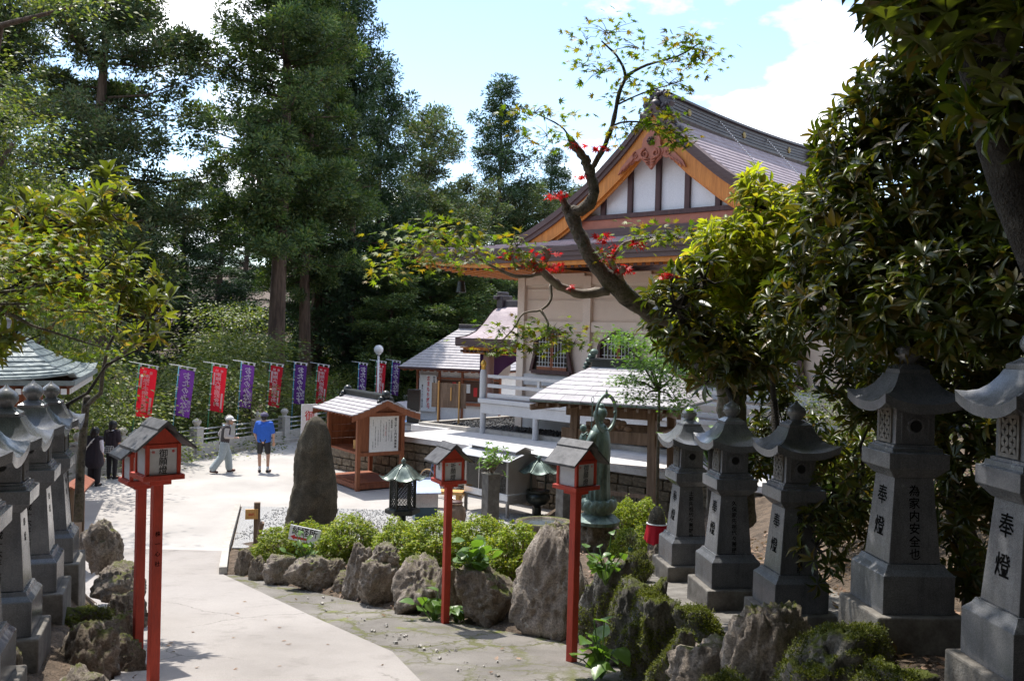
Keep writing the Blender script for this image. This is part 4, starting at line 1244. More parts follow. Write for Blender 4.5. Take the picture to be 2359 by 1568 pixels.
banner(827, 834, 'purple', OTA, 'slim purple banner rising over the far end of the shed ridge', 1.0, 0.32)
banner(867, 830, 'red', DAI, 'red banner behind the globe lamp pole', 1.4, 0.40)
banner(904, 829, 'purple', OTA, 'purple banner beside the charm office eave', 1.6, 0.33)

# globe lamp
k = (872 - 1179) / FPX; Y = 38.0
p = at(872, 805, Y)
lp = thing('globe_lamp', 'white globe lamp on a tall pale pole before a red banner', 'lamp', (p.x, p.y, 0))
part('pole', MB().tube([(0, 0, 0), (0, 0, p.z - 0.15)], 0.045, 10), M['pole_white'], lp, smooth=True)
part('globe', MB().ball((0, 0, p.z), 0.2, 20, 12), mat_plain('globe glass', (0.62, 0.62, 0.64), 0.12), lp, smooth=True)
part('collar', MB().lathe([(0.05, p.z - 0.26), (0.11, p.z - 0.2), (0.12, p.z - 0.16)], 14), M['steel'], lp, smooth=True)

# ------------------------------------------------------------------ stone lanterns
def petals(mb, cx, cz, r, y):
    for k in range(4):
        a = math.pi / 4 + k * math.pi / 2
        c, s_ = math.cos(a), math.sin(a)
        n_ = 8; V = []
        for i in range(n_ + 1):
            t_ = i / n_; V.append((cx + c * r * t_ - s_ * 0.27 * r * math.sin(math.pi * t_), y, cz + s_ * r * t_ + c * 0.27 * r * math.sin(math.pi * t_)))
        for i in range(n_ - 1, 0, -1):
            t_ = i / n_; V.append((cx + c * r * t_ + s_ * 0.27 * r * math.sin(math.pi * t_), y, cz + s_ * r * t_ - c * 0.27 * r * math.sin(math.pi * t_)))
        W = [(x, y + 0.012, z) for x, _, z in V]
        n2 = len(V)
        mb.add(V + W, [tuple(range(n2))] + [(i, (i + 1) % n2, n2 + (i + 1) % n2, n2 + i) for i in range(n2)])
    return mb

def stone_lantern(label, loc, rz, front, side, hole=True, scale=1.0):
    L = thing('stone_lantern', label, 'stone lantern', loc, R(rz), 'stone lanterns lining the path')
    L.scale = (scale,) * 3
    rl_ = random.Random(int(loc[1] * 100)); L.rotation_euler = (R(rl_.uniform(-0.6, 0.6)), R(rl_.uniform(-0.6, 0.6)), R(rz + rl_.uniform(-1.5, 1.5)))
    part('plinth', MB().sq([(0.33, -0.5), (0.325, 0.29)]), M['granite_p'], L, bevel=0.015)
    part('base', MB().sq([(0.262, 0.29), (0.262, 0.56), (0.252, 0.572), (0.225, 0.60), (0.212, 0.625), (0.212, 0.632)]), M['granite'], L, bevel=0.004)
    part('shaft', MB().sq([(0.19, 0.632), (0.145, 1.24)]), M['granite'], L, bevel=0.005)
    part('collar', MB().sq([(0.155, 1.24), (0.21, 1.30), (0.222, 1.312), (0.222, 1.42), (0.19, 1.425), (0.185, 1.455), (0.165, 1.458), (0.165, 1.475)]), M['granite'], L, bevel=0.004)
    fb = part('firebox', MB().sq([(0.145, 1.475), (0.145, 1.74)]), M['granite'], L, bevel=0.004)
    for (nx, ny) in ((1, 0), (-1, 0)):
        rt = Vector((0, 0, 1)).cross(Vector((nx, ny, 0)))
        mw = MB(); mw.box((0, -0.147, 1.607), (0.155, 0.006, 0.205))
        q = part('recess_shade', mw, M['hole'], fb); q.rotation_euler = (0, 0, math.atan2(rt.y, rt.x))
        mp_ = MB()
        for iz in (-1, 0, 1):
            for ix in (-0.5, 0.5):
                petals(mp_, ix * 0.074, 1.607 + iz * 0.066, 0.05, -0.158)
        mp_.box((0, -0.152, 1.72), (0.19, 0.012, 0.022)).box((0, -0.152, 1.494), (0.19, 0.012, 0.022)).box((-0.087, -0.152, 1.607), (0.02, 0.012, 0.204)).box((0.087, -0.152, 1.607), (0.02, 0.012, 0.204))
        q = part('lattice', mp_, M['granite_p'], fb); q.rotation_euler = (0, 0, math.atan2(rt.y, rt.x))
    if hole:
        q = part('moon_window', MB().lathe([(0.062, 0), (0.062, 0.012), (0.045, 0.012), (0.04, 0.0)], 18, Matrix.Translation((0, -0.145, 1.61)) @ Matrix.Rotation(math.pi / 2, 4, 'X')), M['granite'], fb)
        part('moon_shade', MB().lathe([(0.036, 0), (0.036, 0.016)], 16, Matrix.Translation((0, -0.143, 1.61)) @ Matrix.Rotation(math.pi / 2, 4, 'X')), M['hole'], fb)
        mw = MB()
        for c, d in (((0, -0.148, 1.71), (0.2, 0.008, 0.012)), ((0, -0.148, 1.505), (0.2, 0.008, 0.012)), ((-0.1, -0.148, 1.607), (0.012, 0.008, 0.205)), ((0.1, -0.148, 1.607), (0.012, 0.008, 0.205))): mw.box(c, d)
        part('panel_edge', mw, M['granite'], fb)
    # roof with upturned corners
    mb = MB(); n_ = 12
    prof = [(0.30, 1.775), (0.255, 1.80), (0.21, 1.835), (0.17, 1.885), (0.135, 1.945), (0.118, 1.985)]
    ring = []
    for hw_, z in prof:
        lf = 0.075 * ((hw_ - 0.118) / 0.182) ** 1.6
        row = []
        for sd in range(4):
            for i in range(n_):
                t_ = -1 + 2 * i / n_
                x, y = [(t_, -1), (1, t_), (-t_, 1), (-1, -t_)][sd]
                row.append((x * hw_ * (1 + 0.03 * t_ * t_), y * hw_ * (1 + 0.03 * t_ * t_), z + lf * abs(t_) ** 2.4))
        ring.append(row + [row[0]])
    low = [(x * 0.985, y * 0.985, z - 0.068) for x, y, z in ring[0]]
    inner = [(x * 0.5, y * 0.5, 1.738) for x, y, z in ring[0]]
    mb.grid([inner, low, ring[0]] + ring[1:])
    mb.add([(-0.118, -0.118, 1.985), (0.118, -0.118, 1.985), (0.118, 0.118, 1.985), (-0.118, 0.118, 1.985)], [(0, 1, 2, 3)])
    part('roof', mb, M['granite'], L, smooth=True, angle=38)
    part('finial_base', MB().sq([(0.115, 1.985), (0.115, 2.015), (0.075, 2.04), (0.06, 2.055)]), M['granite'], L, bevel=0.003)
    part('finial', MB().lathe([(0.05, 2.05), (0.06, 2.075), (0.088, 2.11), (0.092, 2.14), (0.078, 2.175), (0.045, 2.20), (0.018, 2.22), (0.004, 2.245)], 20), M['granite'], L, smooth=True, angle=60)
    # carved lettering follows the slope of the shaft
    tl = 0.045 / 0.608
    for nrm, s, sz, z0 in (((0, -1, 0), front[0], front[1], front[2]), (side[0], side[1], side[2], side[3])):
        if not s: continue
        nv = Vector(nrm); rt = Vector((0, 0, 1)).cross(nv); up = (Vector((0, 0, 1)) - nv * tl).normalized()
        off_ = 0.19 - (z0 - 0.632) * tl + 0.0025
        if len(s) > 2:
            part('inscription', text(s, sz, nv * off_ + Vector((0, 0, z0)), rt, up, pitch=1.12, bold=0.012), M['ink'], L)
        else:
            for i_, ch in enumerate(s):
                part('carved_character', text(ch, sz, nv * off_ + Vector((0, 0, z0)) - up * (1.65 * sz * i_), rt, up, bold=0.012), M['ink'], L)
    return L

RS = (-1, 0, 0)
stone_lantern('right-row granite lantern behind the others, nearest the red-bibbed figure'.replace('right-row ', ''), (2.24, 11.3, 1.24), 8.5, ('土家先祖代々菩提也', 0.058, 1.16), (RS, '奉燈', 0.14, 1.10))
stone_lantern('granite lantern second from the red-bibbed figure, thick tree trunk behind it', (2.36, 9.62, 1.44), 8.5, ('久保家先祖代々菩提也', 0.054, 1.16), (RS, '奉燈', 0.14, 1.10))
stone_lantern('granite lantern in the middle of its row, behind the rounded lichen boulder', (2.70, 8.55, 1.52), 8.0, ('宮田家先祖代々菩提也', 0.054, 1.16), (RS, '奉燈', 0.14, 1.10))
stone_lantern('tall granite lantern on a mossy bank reading household safety on its dark face', (2.90, 6.6, 2.13), 4.0, ('為家内安全也', 0.08, 1.15), (RS, '奉燈', 0.14, 1.10))
stone_lantern('granite lantern cut by the picture edge with moss on its plinth', (3.0, 5.12, 2.22), 3.0, ('', 0.06, 1.1), (RS, '奉燈', 0.14, 1.10), False)
LS = (1, 0, 0)
stone_lantern('granite lantern nearest the path bend, beside the small roofed notice panel', (-5.02, 9.9, 1.43), 20, ('平成十六年九月吉日', 0.062, 1.14), (LS, '奉燈', 0.07, 1.14))
stone_lantern('granite lantern between two others on the stone bank opposite the garden', (-4.5, 8.5, 1.53), 20, ('平成十六年九月吉日', 0.062, 1.14), (LS, '奉燈', 0.07, 1.14))
stone_lantern('dark granite lantern beside the twin red posts, its plinth above the mossy rocks', (-4.02, 7.16, 1.58), 20, ('平成十六年九月吉日', 0.062, 1.14), (LS, '奉燈', 0.07, 1.14))
stone_lantern('granite lantern of which only a roof corner enters the picture', (-3.52, 5.85, 1.66), 20, ('', 0.06, 1.1), (LS, '', 0.07, 1.1))

# ------------------------------------------------------------------ red votive lantern posts
def red_lantern(label, loc, rz, H, front, left='', post_txt='', panel_left=True):
    L = thing('votive_lantern', label, 'wooden lantern', loc, R(rz), 'red wooden votive lanterns')
    zb = H - 0.47
    part('post', MB().box((0, 0, (zb - 0.4) / 2 + 0.0), (0.08, 0.08, zb + 0.4)), M['red'], L, bevel=0.006)
    part('tray', MB().box((0, 0, zb + 0.022), (0.325, 0.325, 0.04)).box((0, 0, zb - 0.02), (0.17, 0.17, 0.05)), M['red'], L, bevel=0.004)
    fr = MB()
    for sx in (-1, 1):
        for sy in (-1, 1):
            fr.box((sx * 0.122, sy * 0.122, zb + 0.165), (0.03, 0.03, 0.245))
    for z in (zb + 0.27,):
        fr.box((0, 0.122, z), (0.213, 0.026, 0.034)).box((0, -0.122, z), (0.213, 0.026, 0.034)).box((0.122, 0, z), (0.026, 0.213, 0.034)).box((-0.122, 0, z), (0.026, 0.213, 0.034))
    part('frame', fr, M['red'], L, bevel=0.003)
    for n_ in ((0, -1), (0, 1), (-1, 0), (1, 0)):
        s = (0.213, 0.008, 0.208) if n_[0] == 0 else (0.008, 0.213, 0.208)
        pn = part('paper_panel', MB().box((n_[0] * 0.120, n_[1] * 0.120, zb + 0.149), s), M['paper'], L)
        nv = Vector((n_[0], n_[1], 0)); rt = Vector((0, 0, 1)).cross(nv)
        if n_ == (0, -1):
            mb = text(front, 0.066, nv * 0.126 + Vector((0, 0, zb + 0.214)), rt, (0, 0, 1), pitch=1.0, bold=0.004)
            part('lettering', mb, M['ink'], pn)
            mb = text('奉', 0.024, nv * 0.126 + rt * 0.078 + Vector((0, 0, zb + 0.225)), rt, (0, 0, 1), bold=0.01)
            text('納', 0.024, nv * 0.126 - rt * 0.078 + Vector((0, 0, zb + 0.225)), rt, (0, 0, 1), bold=0.01, mb=mb)
            part('red_lettering', mb, M['redink'], pn)
        if n_ == (-1, 0) and left:
            part('lettering', text(left, 0.045, nv * 0.126 + Vector((0, 0, zb + 0.215)), rt, (0, 0, 1), pitch=1.0, bold=0.012), M['ink'], pn)
    part('gable', MB().prism([(-0.135, zb + 0.285), (0.135, zb + 0.285), (0, zb + 0.42)], -0.127, 0.127), M['red'], L)
    for sg in (-1, 1):
        bd = MB(); a, b = Vector((0, 0, zb + 0.46)), Vector((sg * 0.235, 0, zb + 0.262))
        mid = (a + b) / 2; d = (b - a).normalized()
        bd.add([(a + Vector((0, y, 0)))[:] for y in (-0.205, 0.205)] + [(b + Vector((0, y, 0)))[:] for y in (0.205, -0.205)] + [(a + Vector((0, y, -0.022)))[:] for y in (-0.205, 0.205)] + [(b + Vector((0, y, -0.022)))[:] for y in (0.205, -0.205)],
               [(0, 1, 2, 3), (7, 6, 5, 4), (0, 4, 5, 1), (1, 5, 6, 2), (2, 6, 7, 3), (3, 7, 4, 0)])
        part('roof_board', bd, M['lampboard'], L)
        cp = MB()
        a2, b2 = Vector((0, 0, zb + 0.475)), Vector((sg * 0.072, 0, zb + 0.416))
        cp.add([(a2.x, -0.21, a2.z), (a2.x, 0.21, a2.z), (b2.x, 0.21, b2.z), (b2.x, -0.21, b2.z), (a2.x, -0.21, a2.z - 0.028), (a2.x, 0.21, a2.z - 0.028), (b2.x, 0.21, b2.z - 0.028), (b2.x, -0.21, b2.z - 0.028)],
               [(0, 1, 2, 3), (7, 6, 5, 4), (0, 4, 5, 1), (1, 5, 6, 2), (2, 6, 7, 3), (3, 7, 4, 0)])
        part('ridge_cap', cp, M['lampboard'], L)
    if post_txt:
        part('post_lettering', text(post_txt, 0.042, (0, -0.0415, 1.22), (1, 0, 0), (0, 0, 1), pitch=1.9, bold=0.01), M['ink'], L)
    return L
pz = lambda p: float(gpath(p))
red_lantern('red lantern post in front of its twin, white panel facing the viewer', (at(352, 1575, 7.2).x, 7.2, pz(7.2)), 40, 2.13, '御願燈', '', '株一心社')
red_lantern('red lantern post half hidden behind its twin beside the stone bank', (at(317, 1510, 8.25).x, 8.25, pz(8.25)), 38, 2.08, '御願燈')
red_lantern('red lantern post before the azalea bed, dark characters on two panels', (at(1025, 1430, 10.6).x, 10.6, 0.9), 27, 2.12, '祈願燈', '藤原')
red_lantern('red lantern post in front of the bronze statue, one panel blank', (at(1316, 1524, 8.66).x, 8.66, 1.19), 41, 2.13, '御願燈')

# ------------------------------------------------------------------ donation shed
sh = thing('donation_shed', 'small open timber shed with grey roof and white notice on its end', 'shed', at(838, 1100, 25.0).to_tuple()[:2] + (0.0,), R(35))
W_, L_ = 1.3, 1.9
for sx in (-1, 1):
    for sy in (-1, 1):
        part('post', MB().box((sx * W_ / 2, sy * L_ / 2, 0.98), (0.11, 0.11, 1.96)), M['shed'], sh, bevel=0.006)
for y in np.linspace(-L_ / 2 + 0.14, L_ / 2 - 0.14, 8):
    part('floor_board', MB().box((0, y, 0.18), (W_ - 0.12, 0.22, 0.05)), M['redbrown'], sh)
for sx in (-1, 1): part('floor_beam', MB().box((sx * (W_ / 2 - 0.02), 0, 0.10), (0.09, L_ - 0.12, 0.12)), M['redbrown'], sh)
for sy in (-1, 1): part('floor_beam', MB().box((0, sy * (L_ / 2 - 0.02), 0.10), (W_ - 0.12, 0.09, 0.12)), M['redbrown'], sh)
for k in range(6):
    part('wall_board', MB().box((-W_ / 2 + 0.1 + 0.21 * k + 0.01, -L_ / 2 + 0.01, 1.5), (0.205, 0.03, 1.0)), M['shed'], sh)
for k in range(5):
    part('wall_board', MB().box((W_ / 2, 0, 1.10 + 0.19 * k), (0.03, L_ - 0.12, 0.185)), M['shed'], sh)
    part('wall_board', MB().box((0, L_ / 2, 1.10 + 0.19 * k), (W_ - 0.12, 0.03, 0.185)), M['shed'], sh)
part('rail', MB().box((0, -L_ / 2 - 0.01, 0.97), (W_ - 0.1, 0.10, 0.10)), M['shed'], sh, bevel=0.005)
part('shelf', MB().box((0, 0, 0.98), (W_ - 0.06, L_ - 0.08, 0.06)), M['redbrown'], sh)
part('offering_box', MB().box((-0.05, -0.45, 1.14), (0.7, 0.7, 0.24)), M['shedbox'], sh, bevel=0.008)
nb = part('notice_board', MB().box((0.08, -L_ / 2 - 0.04, 1.50), (0.86, 0.03, 0.98)), M['white'], sh)
mb = text('雲辺寺仁王門再建事業', 0.078, (0.42, -L_ / 2 - 0.0565, 1.88), (1, 0, 0), (0, 0, 1), pitch=1.06, bold=0.012)
text('総事業費', 0.055, (0.30, -L_ / 2 - 0.0565, 1.84), (1, 0, 0), (0, 0, 1), mb=mb, bold=0.01)
text('六千五百万円', 0.05, (0.30, -L_ / 2 - 0.0565, 1.56), (1, 0, 0), (0, 0, 1), mb=mb, bold=0.008)
rgx = random.Random(2)
for k, (x, z0, z1) in enumerate(((0.20, 1.86, 1.30), (0.12, 1.80, 1.28), (0.04, 1.75, 1.40), (-0.05, 1.86, 1.3), (-0.12, 1.6, 1.2), (-0.2, 1.7, 1.15), (-0.27, 1.88, 1.7), (-0.27, 1.3, 1.1))):
    z = z0
    while z > z1:
        mb.box((0.02 + x, -L_ / 2 - 0.0565, z), (rgx.uniform(0.012, 0.028), 0.002, rgx.uniform(0.008, 0.016))); mb.box((0.02 + x, -L_ / 2 - 0.0567, z - 0.008), (0.006, 0.002, 0.02))
        z -= 0.036
part('notice_lettering', mb, M['ink'], nb)
part('red_lettering', text('一口一万円', 0.045, (0.12, -L_ / 2 - 0.058, 1.70), (1, 0, 0), (0, 0, 1), pitch=1.3, bold=0.01), M['redink'], nb)
def gable_z(x): return 2.42 - 0.50 * abs(x) ** 1.0 * 0.98 + 0.10 * (abs(x) / 1.0) ** 2
hw = 1.02
for sg in (-1, 1):
    for c in range(6):
        ua, ub = hw * c / 6, hw * (c + 1) / 6
        ncol = 5
        for j in range(ncol):
            ya = -1.32 + 2.64 * (j + (0.5 if c % 2 else 0)) / ncol; yb = ya + 2.64 / ncol - 0.006
            yb = min(yb, 1.32)
            if j == 0 and c % 2:
                pass
            mb = MB()
            za, zb_ = gable_z(ua) + 0.02, gable_z(ub) + 0.045
            mb.add([(sg * ua, ya, za), (sg * ub, ya, zb_), (sg * ub, yb, zb_), (sg * ua, yb, za), (sg * ua, ya, za - 0.03), (sg * ub, ya, zb_ - 0.03), (sg * ub, yb, zb_ - 0.03), (sg * ua, yb, za - 0.03)],
                   [(0, 1, 2, 3), (7, 6, 5, 4), (0, 4, 5, 1), (1, 5, 6, 2), (2, 6, 7, 3), (3, 7, 4, 0)] if sg > 0 else [(3, 2, 1, 0), (4, 5, 6, 7), (1, 5, 4, 0), (2, 6, 5, 1), (3, 7, 6, 2), (0, 4, 7, 3)])
            part('roof_slab', mb, M['roofgrey'], sh)
            if c % 2 and j == 0:
                mb = MB(); ya2, yb2 = -1.32, ya - 0.006
                mb.add([(sg * ua, ya2, za), (sg * ub, ya2, zb_), (sg * ub, yb2, zb_), (sg * ua, yb2, za), (sg * ua, ya2, za - 0.03), (sg * ub, ya2, zb_ - 0.03), (sg * ub, yb2, zb_ - 0.03), (sg * ua, yb2, za - 0.03)],
                       [(0, 1, 2, 3), (7, 6, 5, 4), (0, 4, 5, 1), (1, 5, 6, 2), (2, 6, 7, 3), (3, 7, 4, 0)] if sg > 0 else [(3, 2, 1, 0), (4, 5, 6, 7), (1, 5, 4, 0), (2, 6, 5, 1), (3, 7, 6, 2), (0, 4, 7, 3)])
                part('roof_slab', mb, M['roofgrey'], sh)
    for ys_ in (-1.30, 1.24):
        mb = MB()
        rows = [[(sg * u, y, gable_z(u) - d) for u in np.linspace(0, hw - 0.01, 12)] for y, d in ((ys_, 0.0), (ys_, 0.16), (ys_ + 0.06, 0.16), (ys_ + 0.06, 0.0))]
        mb.grid(rows if sg > 0 else rows[::-1])
        part('bargeboard', mb, M['shed'], sh)
    for k in range(11):
        part('rafter', MB().box((sg * 0.82, -1.15 + 0.23 * k, gable_z(0.82) - 0.06), (0.36, 0.05, 0.07), M=None), M['redbrown'], sh)
part('gable_panel', MB().prism([(-0.75, 1.95), (0.75, 1.95), (0.70, gable_z(0.7) - 0.03), (0, 2.38), (-0.70, gable_z(0.7) - 0.03)], -L_ / 2 - 0.02, -L_ / 2 + 0.02), M['shed'], sh)
part('tie_beam', MB().box((0, -L_ / 2 - 0.03, 2.02), (1.5, 0.12, 0.10)).box((0, L_ / 2, 2.02), (1.5, 0.1, 0.10)), M['shed'], sh)
rd = part('ridge', MB().box((0, 0, 2.48), (0.22, 2.4, 0.10)).box((0, 0, 2.55), (0.28, 2.44, 0.035)), M['ridgeblack'], sh, bevel=0.01)
for sy in (-1, 1):
    mb = MB()
    for sx in (-1, 1):
        mb.ball((sx * 0.13, sy * 1.2, 2.44), 0.09, 10, 7); mb.ball((sx * 0.2, sy * 1.2, 2.37), 0.06, 8, 6)
    mb.ball((0, sy * 1.2, 2.56), 0.12, 10, 7)
    part('ridge_ornament', mb, M['ridgeblack'], rd, smooth=True)
# white sign behind the shed with red letters
p = at(712, 960, 27.0)
s_ = thing('sign_board', 'tall white sign with red characters behind the standing stone', 'sign', (p.x, p.y, 0), R(35))
bd = part('board', MB().box((0, 0, 1.05), (0.5, 0.04, 1.9)), M['white'], s_)
part('lettering', text('御城', 0.30, (0.0, -0.022, 1.66), (1, 0, 0), (0, 0, 1), pitch=1.3, bold=0.02), M['redink'], bd)

# ------------------------------------------------------------------ well pavilion
pc = Vector((2.5, 19.75, 0.55))
pv = thing('well_pavilion', 'weathered timber pavilion with curved pale slab roof behind the statue', 'pavilion', pc, R(-25))
for sx in (-1, 1):
    for sy in (-1, 1):
        part('post', MB().beam((sx * 0.9, sy * 0.8, -0.15), (sx * 0.85, sy * 0.75, 2.25), 0.17, 0.17, (0, 1, 0)), M['timber'], pv, bevel=0.01)
for sy in (-1, 1):
    part('tie_beam', MB().box((0, sy * 0.76, 2.12), (2.1, 0.12, 0.2)), M['timber'], pv, bevel=0.008)
    part('tie_beam', MB().box((0, sy * 0.76, 1.62), (2.3, 0.10, 0.26)), M['timber'], pv, bevel=0.008)
for sx in (-1, 1):
    part('tie_beam', MB().box((sx * 0.86, 0, 2.12), (0.12, 1.5, 0.2)), M['timber'], pv, bevel=0.008)
    part('tie_beam', MB().box((sx * 0.86, 0, 1.62), (0.10, 1.7, 0.22)), M['timber'], pv, bevel=0.008)
mb = MB()
rr_ = random.Random(6)
for k in range(16): mb.ball((rr_.uniform(-0.4, 0.4), -0.80 - rr_.random() * 0.05, 1.87 + rr_.uniform(-0.09, 0.09)), rr_.uniform(0.05, 0.10), 8, 6, (1.3, 0.6, 0.8))
for k in range(3): mb.ball((-0.15 + 0.15 * k, -0.86, 1.86), 0.06, 9, 7)
part('frog_leg_carving', mb, M['timber'], pv, smooth=True)
mb = MB().box((0, -0.88, 0.45), (1.7, 0.06, 0.08)).tube([(-0.75, -0.92, 0.46), (-0.72, -0.96, 0.25), (-0.6, -0.97, 0.18), (-0.48, -0.96, 0.25), (-0.45, -0.92, 0.46)], 0.025, 7)
part('low_rail', mb, M['timber'], pv)
# roof: hipped with slightly bulging slopes, built of separate slabs
EX, EY, RX, ZE, ZT = 1.62, 1.5, 0.72, 2.36, 3.05
def pvz(t): return ZE + (ZT - ZE) * (t ** 0.82)
slab_n = 0
for side in range(4):
    for c in range(8):
        ta, tb = 1 - c / 8, 1 - (c + 1) / 8
        def edge(t, s):
            hx = RX + (EX - RX) * (1 - t); hy = EY * (1 - t) + 0.05 * t
            bul = 0.08 * math.sin(math.pi * t)
            if side == 0: return Vector((hx * s, -(hy + bul * 0.6), pvz(t)))
            if side == 1: return Vector((hx + bul * 0.2, hy * s, pvz(t)))
            if side == 2: return Vector((-hx * s, hy + bul * 0.6, pvz(t)))
            return Vector((-hx - bul * 0.2, -hy * s, pvz(t)))
        ncol = 7 if side % 2 == 0 else 5
        cuts = [-1] + [-1 + 2 * (j + (0.5 if c % 2 else 0)) / ncol for j in range(1 if c % 2 == 0 else 0, ncol)] + [1]
        cuts = sorted(set(cuts))
        for j in range(len(cuts) - 1):
            a0, a1 = edge(ta, cuts[j]), edge(ta, cuts[j + 1])
            b0, b1 = edge(tb, cuts[j]), edge(tb, cuts[j + 1])
            upv = Vector((0, 0, 0.028))
            g_ = (a1 - a0).normalized() * 0.004 if (a1 - a0).length > 0.01 else Vector()
            T = [a0 + g_ + upv * 0.5, a1 - g_ + upv * 0.5, b1 - g_ + upv * 0.9, b0 + g_ + upv * 0.9]
            Bq = [v_ - upv for v_ in T]
            part('roof_slab', MB().add([v_[:] for v_ in T + Bq], [(3, 2, 1, 0), (4, 5, 6, 7), (0, 1, 5, 4), (1, 2, 6, 5), (2, 3, 7, 6), (3, 0, 4, 7)]), M['roofgrey'], pv)
part('soffit', MB().slab([(-EX + 0.05, -EY + 0.05), (EX - 0.05, -EY + 0.05), (EX - 0.05, EY - 0.05), (-EX + 0.05, EY - 0.05)], ZE - 0.055, ZE - 0.03), M['timber'], pv)
part('eave_edge', MB().box((0, -EY + 0.03, ZE - 0.02), (2 * EX, 0.03, 0.04)).box((-EX + 0.03, 0, ZE - 0.02), (0.03, 2 * EY - 0.1, 0.04)).box((EX - 0.03, 0, ZE - 0.02), (0.03, 2 * EY - 0.1, 0.04)), M['bronze'], pv)
for k in range(13):
    part('rafter', MB().box((-EX + 0.15 + 0.245 * k, -EY + 0.36, ZE - 0.10), (0.055, 0.62, 0.07)), M['timber'], pv)
for k in range(11):
    part('rafter', MB().box((-EX + 0.36, -EY + 0.3 + 0.25 * k, ZE - 0.10), (0.62, 0.055, 0.07)), M['timber'], pv)
part('hip_rafter', MB().beam((-0.85, -0.75, 2.3), (-EX + 0.02, -EY + 0.02, 2.2), 0.09, 0.12), M['timber'], pv)
part('hip_rafter', MB().beam((0.85, -0.75, 2.3), (EX - 0.02, -EY + 0.02, 2.2), 0.09, 0.12), M['timber'], pv)
rd = part('ridge', MB().box((0, 0, 3.12), (1.5, 0.2, 0.16)).box((0, 0, 3.22), (1.6, 0.28, 0.05)), M['ridgeblack'], pv, bevel=0.012)
for sx in (-1, 1):
    mb = MB()
    for k, (dx, dz, r_) in enumerate(((0.02, 0.26, 0.09), (0.07, 0.17, 0.085), (0.12, 0.08, 0.08), (0.17, -0.01, 0.075), (0.20, -0.09, 0.07))):
        mb.ball((sx * (0.72 + dx), 0, 3.12 + dz), r_, 12, 8, (1, 1.6, 0.8))
    part('ridge_ornament', mb, M['bronze'], rd, smooth=True)

# ------------------------------------------------------------------ candle stand with glass sides
cs_p = at(1150, 1172, 21.6)
cd = thing('candle_stand', 'steel candle cabinet with glass sides and pitched sheet roof', 'candle cabinet', (cs_p.x, cs_p.y, 0.0), R(42.6))
W_, L_ = 0.92, 1.55
for sx in (-1, 1):
    for sy in (-1, 1):
        part('leg', MB().box((sx * (W_ / 2 - 0.03), sy * (L_ / 2 - 0.03), 0.68), (0.06, 0.06, 1.36)), M['steelgrey'], cd)
part('tray', MB().box((0, 0, 0.50), (W_ + 0.02, L_ + 0.02, 0.16)), M['steelsheet'], cd, bevel=0.005)
part('end_panel', MB().box((0, -L_ / 2, 0.98), (W_ - 0.02, 0.015, 0.80)).box((0, -L_ / 2 - 0.012, 0.44), (W_ - 0.02, 0.02, 0.2)), M['steelgrey'], cd)
part('end_panel', MB().box((0, L_ / 2, 0.98), (W_ - 0.02, 0.015, 0.80)), M['steelgrey'], cd)
for k in (-0.25, 0.25): part('drawer_handle', MB().box((k, -L_ / 2 - 0.03, 0.45), (0.12, 0.02, 0.02)), M['steel'], cd)
gm, t, o = new_mat('cabinet glass')
gl = t.nodes.new('ShaderNodeBsdfGlossy'); gl.inputs['Roughness'].default_value = 0.02
tr = t.nodes.new('ShaderNodeBsdfTransparent'); tr.inputs['Color'].default_value = (0.62, 0.66, 0.66, 1)
fr = t.nodes.new('ShaderNodeFresnel'); fr.inputs['IOR'].default_value = 1.5
ms = t.nodes.new('ShaderNodeMixShader'); t.links.new(fr.outputs[0], ms.inputs[0]); t.links.new(tr.outputs[0], ms.inputs[1]); t.links.new(gl.outputs[0], ms.inputs[2]); t.links.new(ms.outputs[0], o.inputs[0])
for sx in (-1, 1):
    for j in (-1, 0, 1):
        part('glass_door', MB().box((sx * (W_ / 2 - 0.01), j * 0.49, 0.98), (0.008, 0.47, 0.78)), gm, cd)
    for j in (-0.5, 0.5):
        part('door_stile', MB().box((sx * (W_ / 2 - 0.005), j * 0.49, 0.98), (0.02, 0.02, 0.80)), M['steel'], cd)
for sg in (-1, 1):
    for (x0, z0, x1, z1, y_) in ((0.16, 1.50, 0.62, 1.37, 0.98), (0.0, 1.66, 0.30, 1.56, 0.86)):
        mb = MB()
        mb.add([(sg * x0, -y_, z0), (sg * x0, y_, z0), (sg * x1, y_, z1), (sg * x1, -y_, z1), (sg * x0, -y_, z0 - 0.015), (sg * x0, y_, z0 - 0.015), (sg * x1, y_, z1 - 0.015), (sg * x1, -y_, z1 - 0.015)],
               [(0, 1, 2, 3), (7, 6, 5, 4), (0, 4, 5, 1), (1, 5, 6, 2), (2, 6, 7, 3), (3, 7, 4, 0)])
        part('roof_sheet', mb, M['steelsheet'], cd)
part('gable_panel', MB().prism([(-0.45, 1.36), (0.45, 1.36), (0.25, 1.47), (0.25, 1.55), (0, 1.64), (-0.25, 1.55), (-0.25, 1.47)], -L_ / 2 - 0.012, -L_ / 2 + 0.004), M['steelgrey'], cd)
part('gable_panel', MB().prism([(-0.45, 1.36), (0.45, 1.36), (0.25, 1.47), (0.25, 1.55), (0, 1.64), (-0.25, 1.55), (-0.25, 1.47)], L_ / 2 - 0.004, L_ / 2 + 0.012), M['steelgrey'], cd)
part('shelf', MB().box((0, 0, 0.80), (W_ - 0.1, L_ - 0.1, 0.02)), M['steelgrey'], cd)

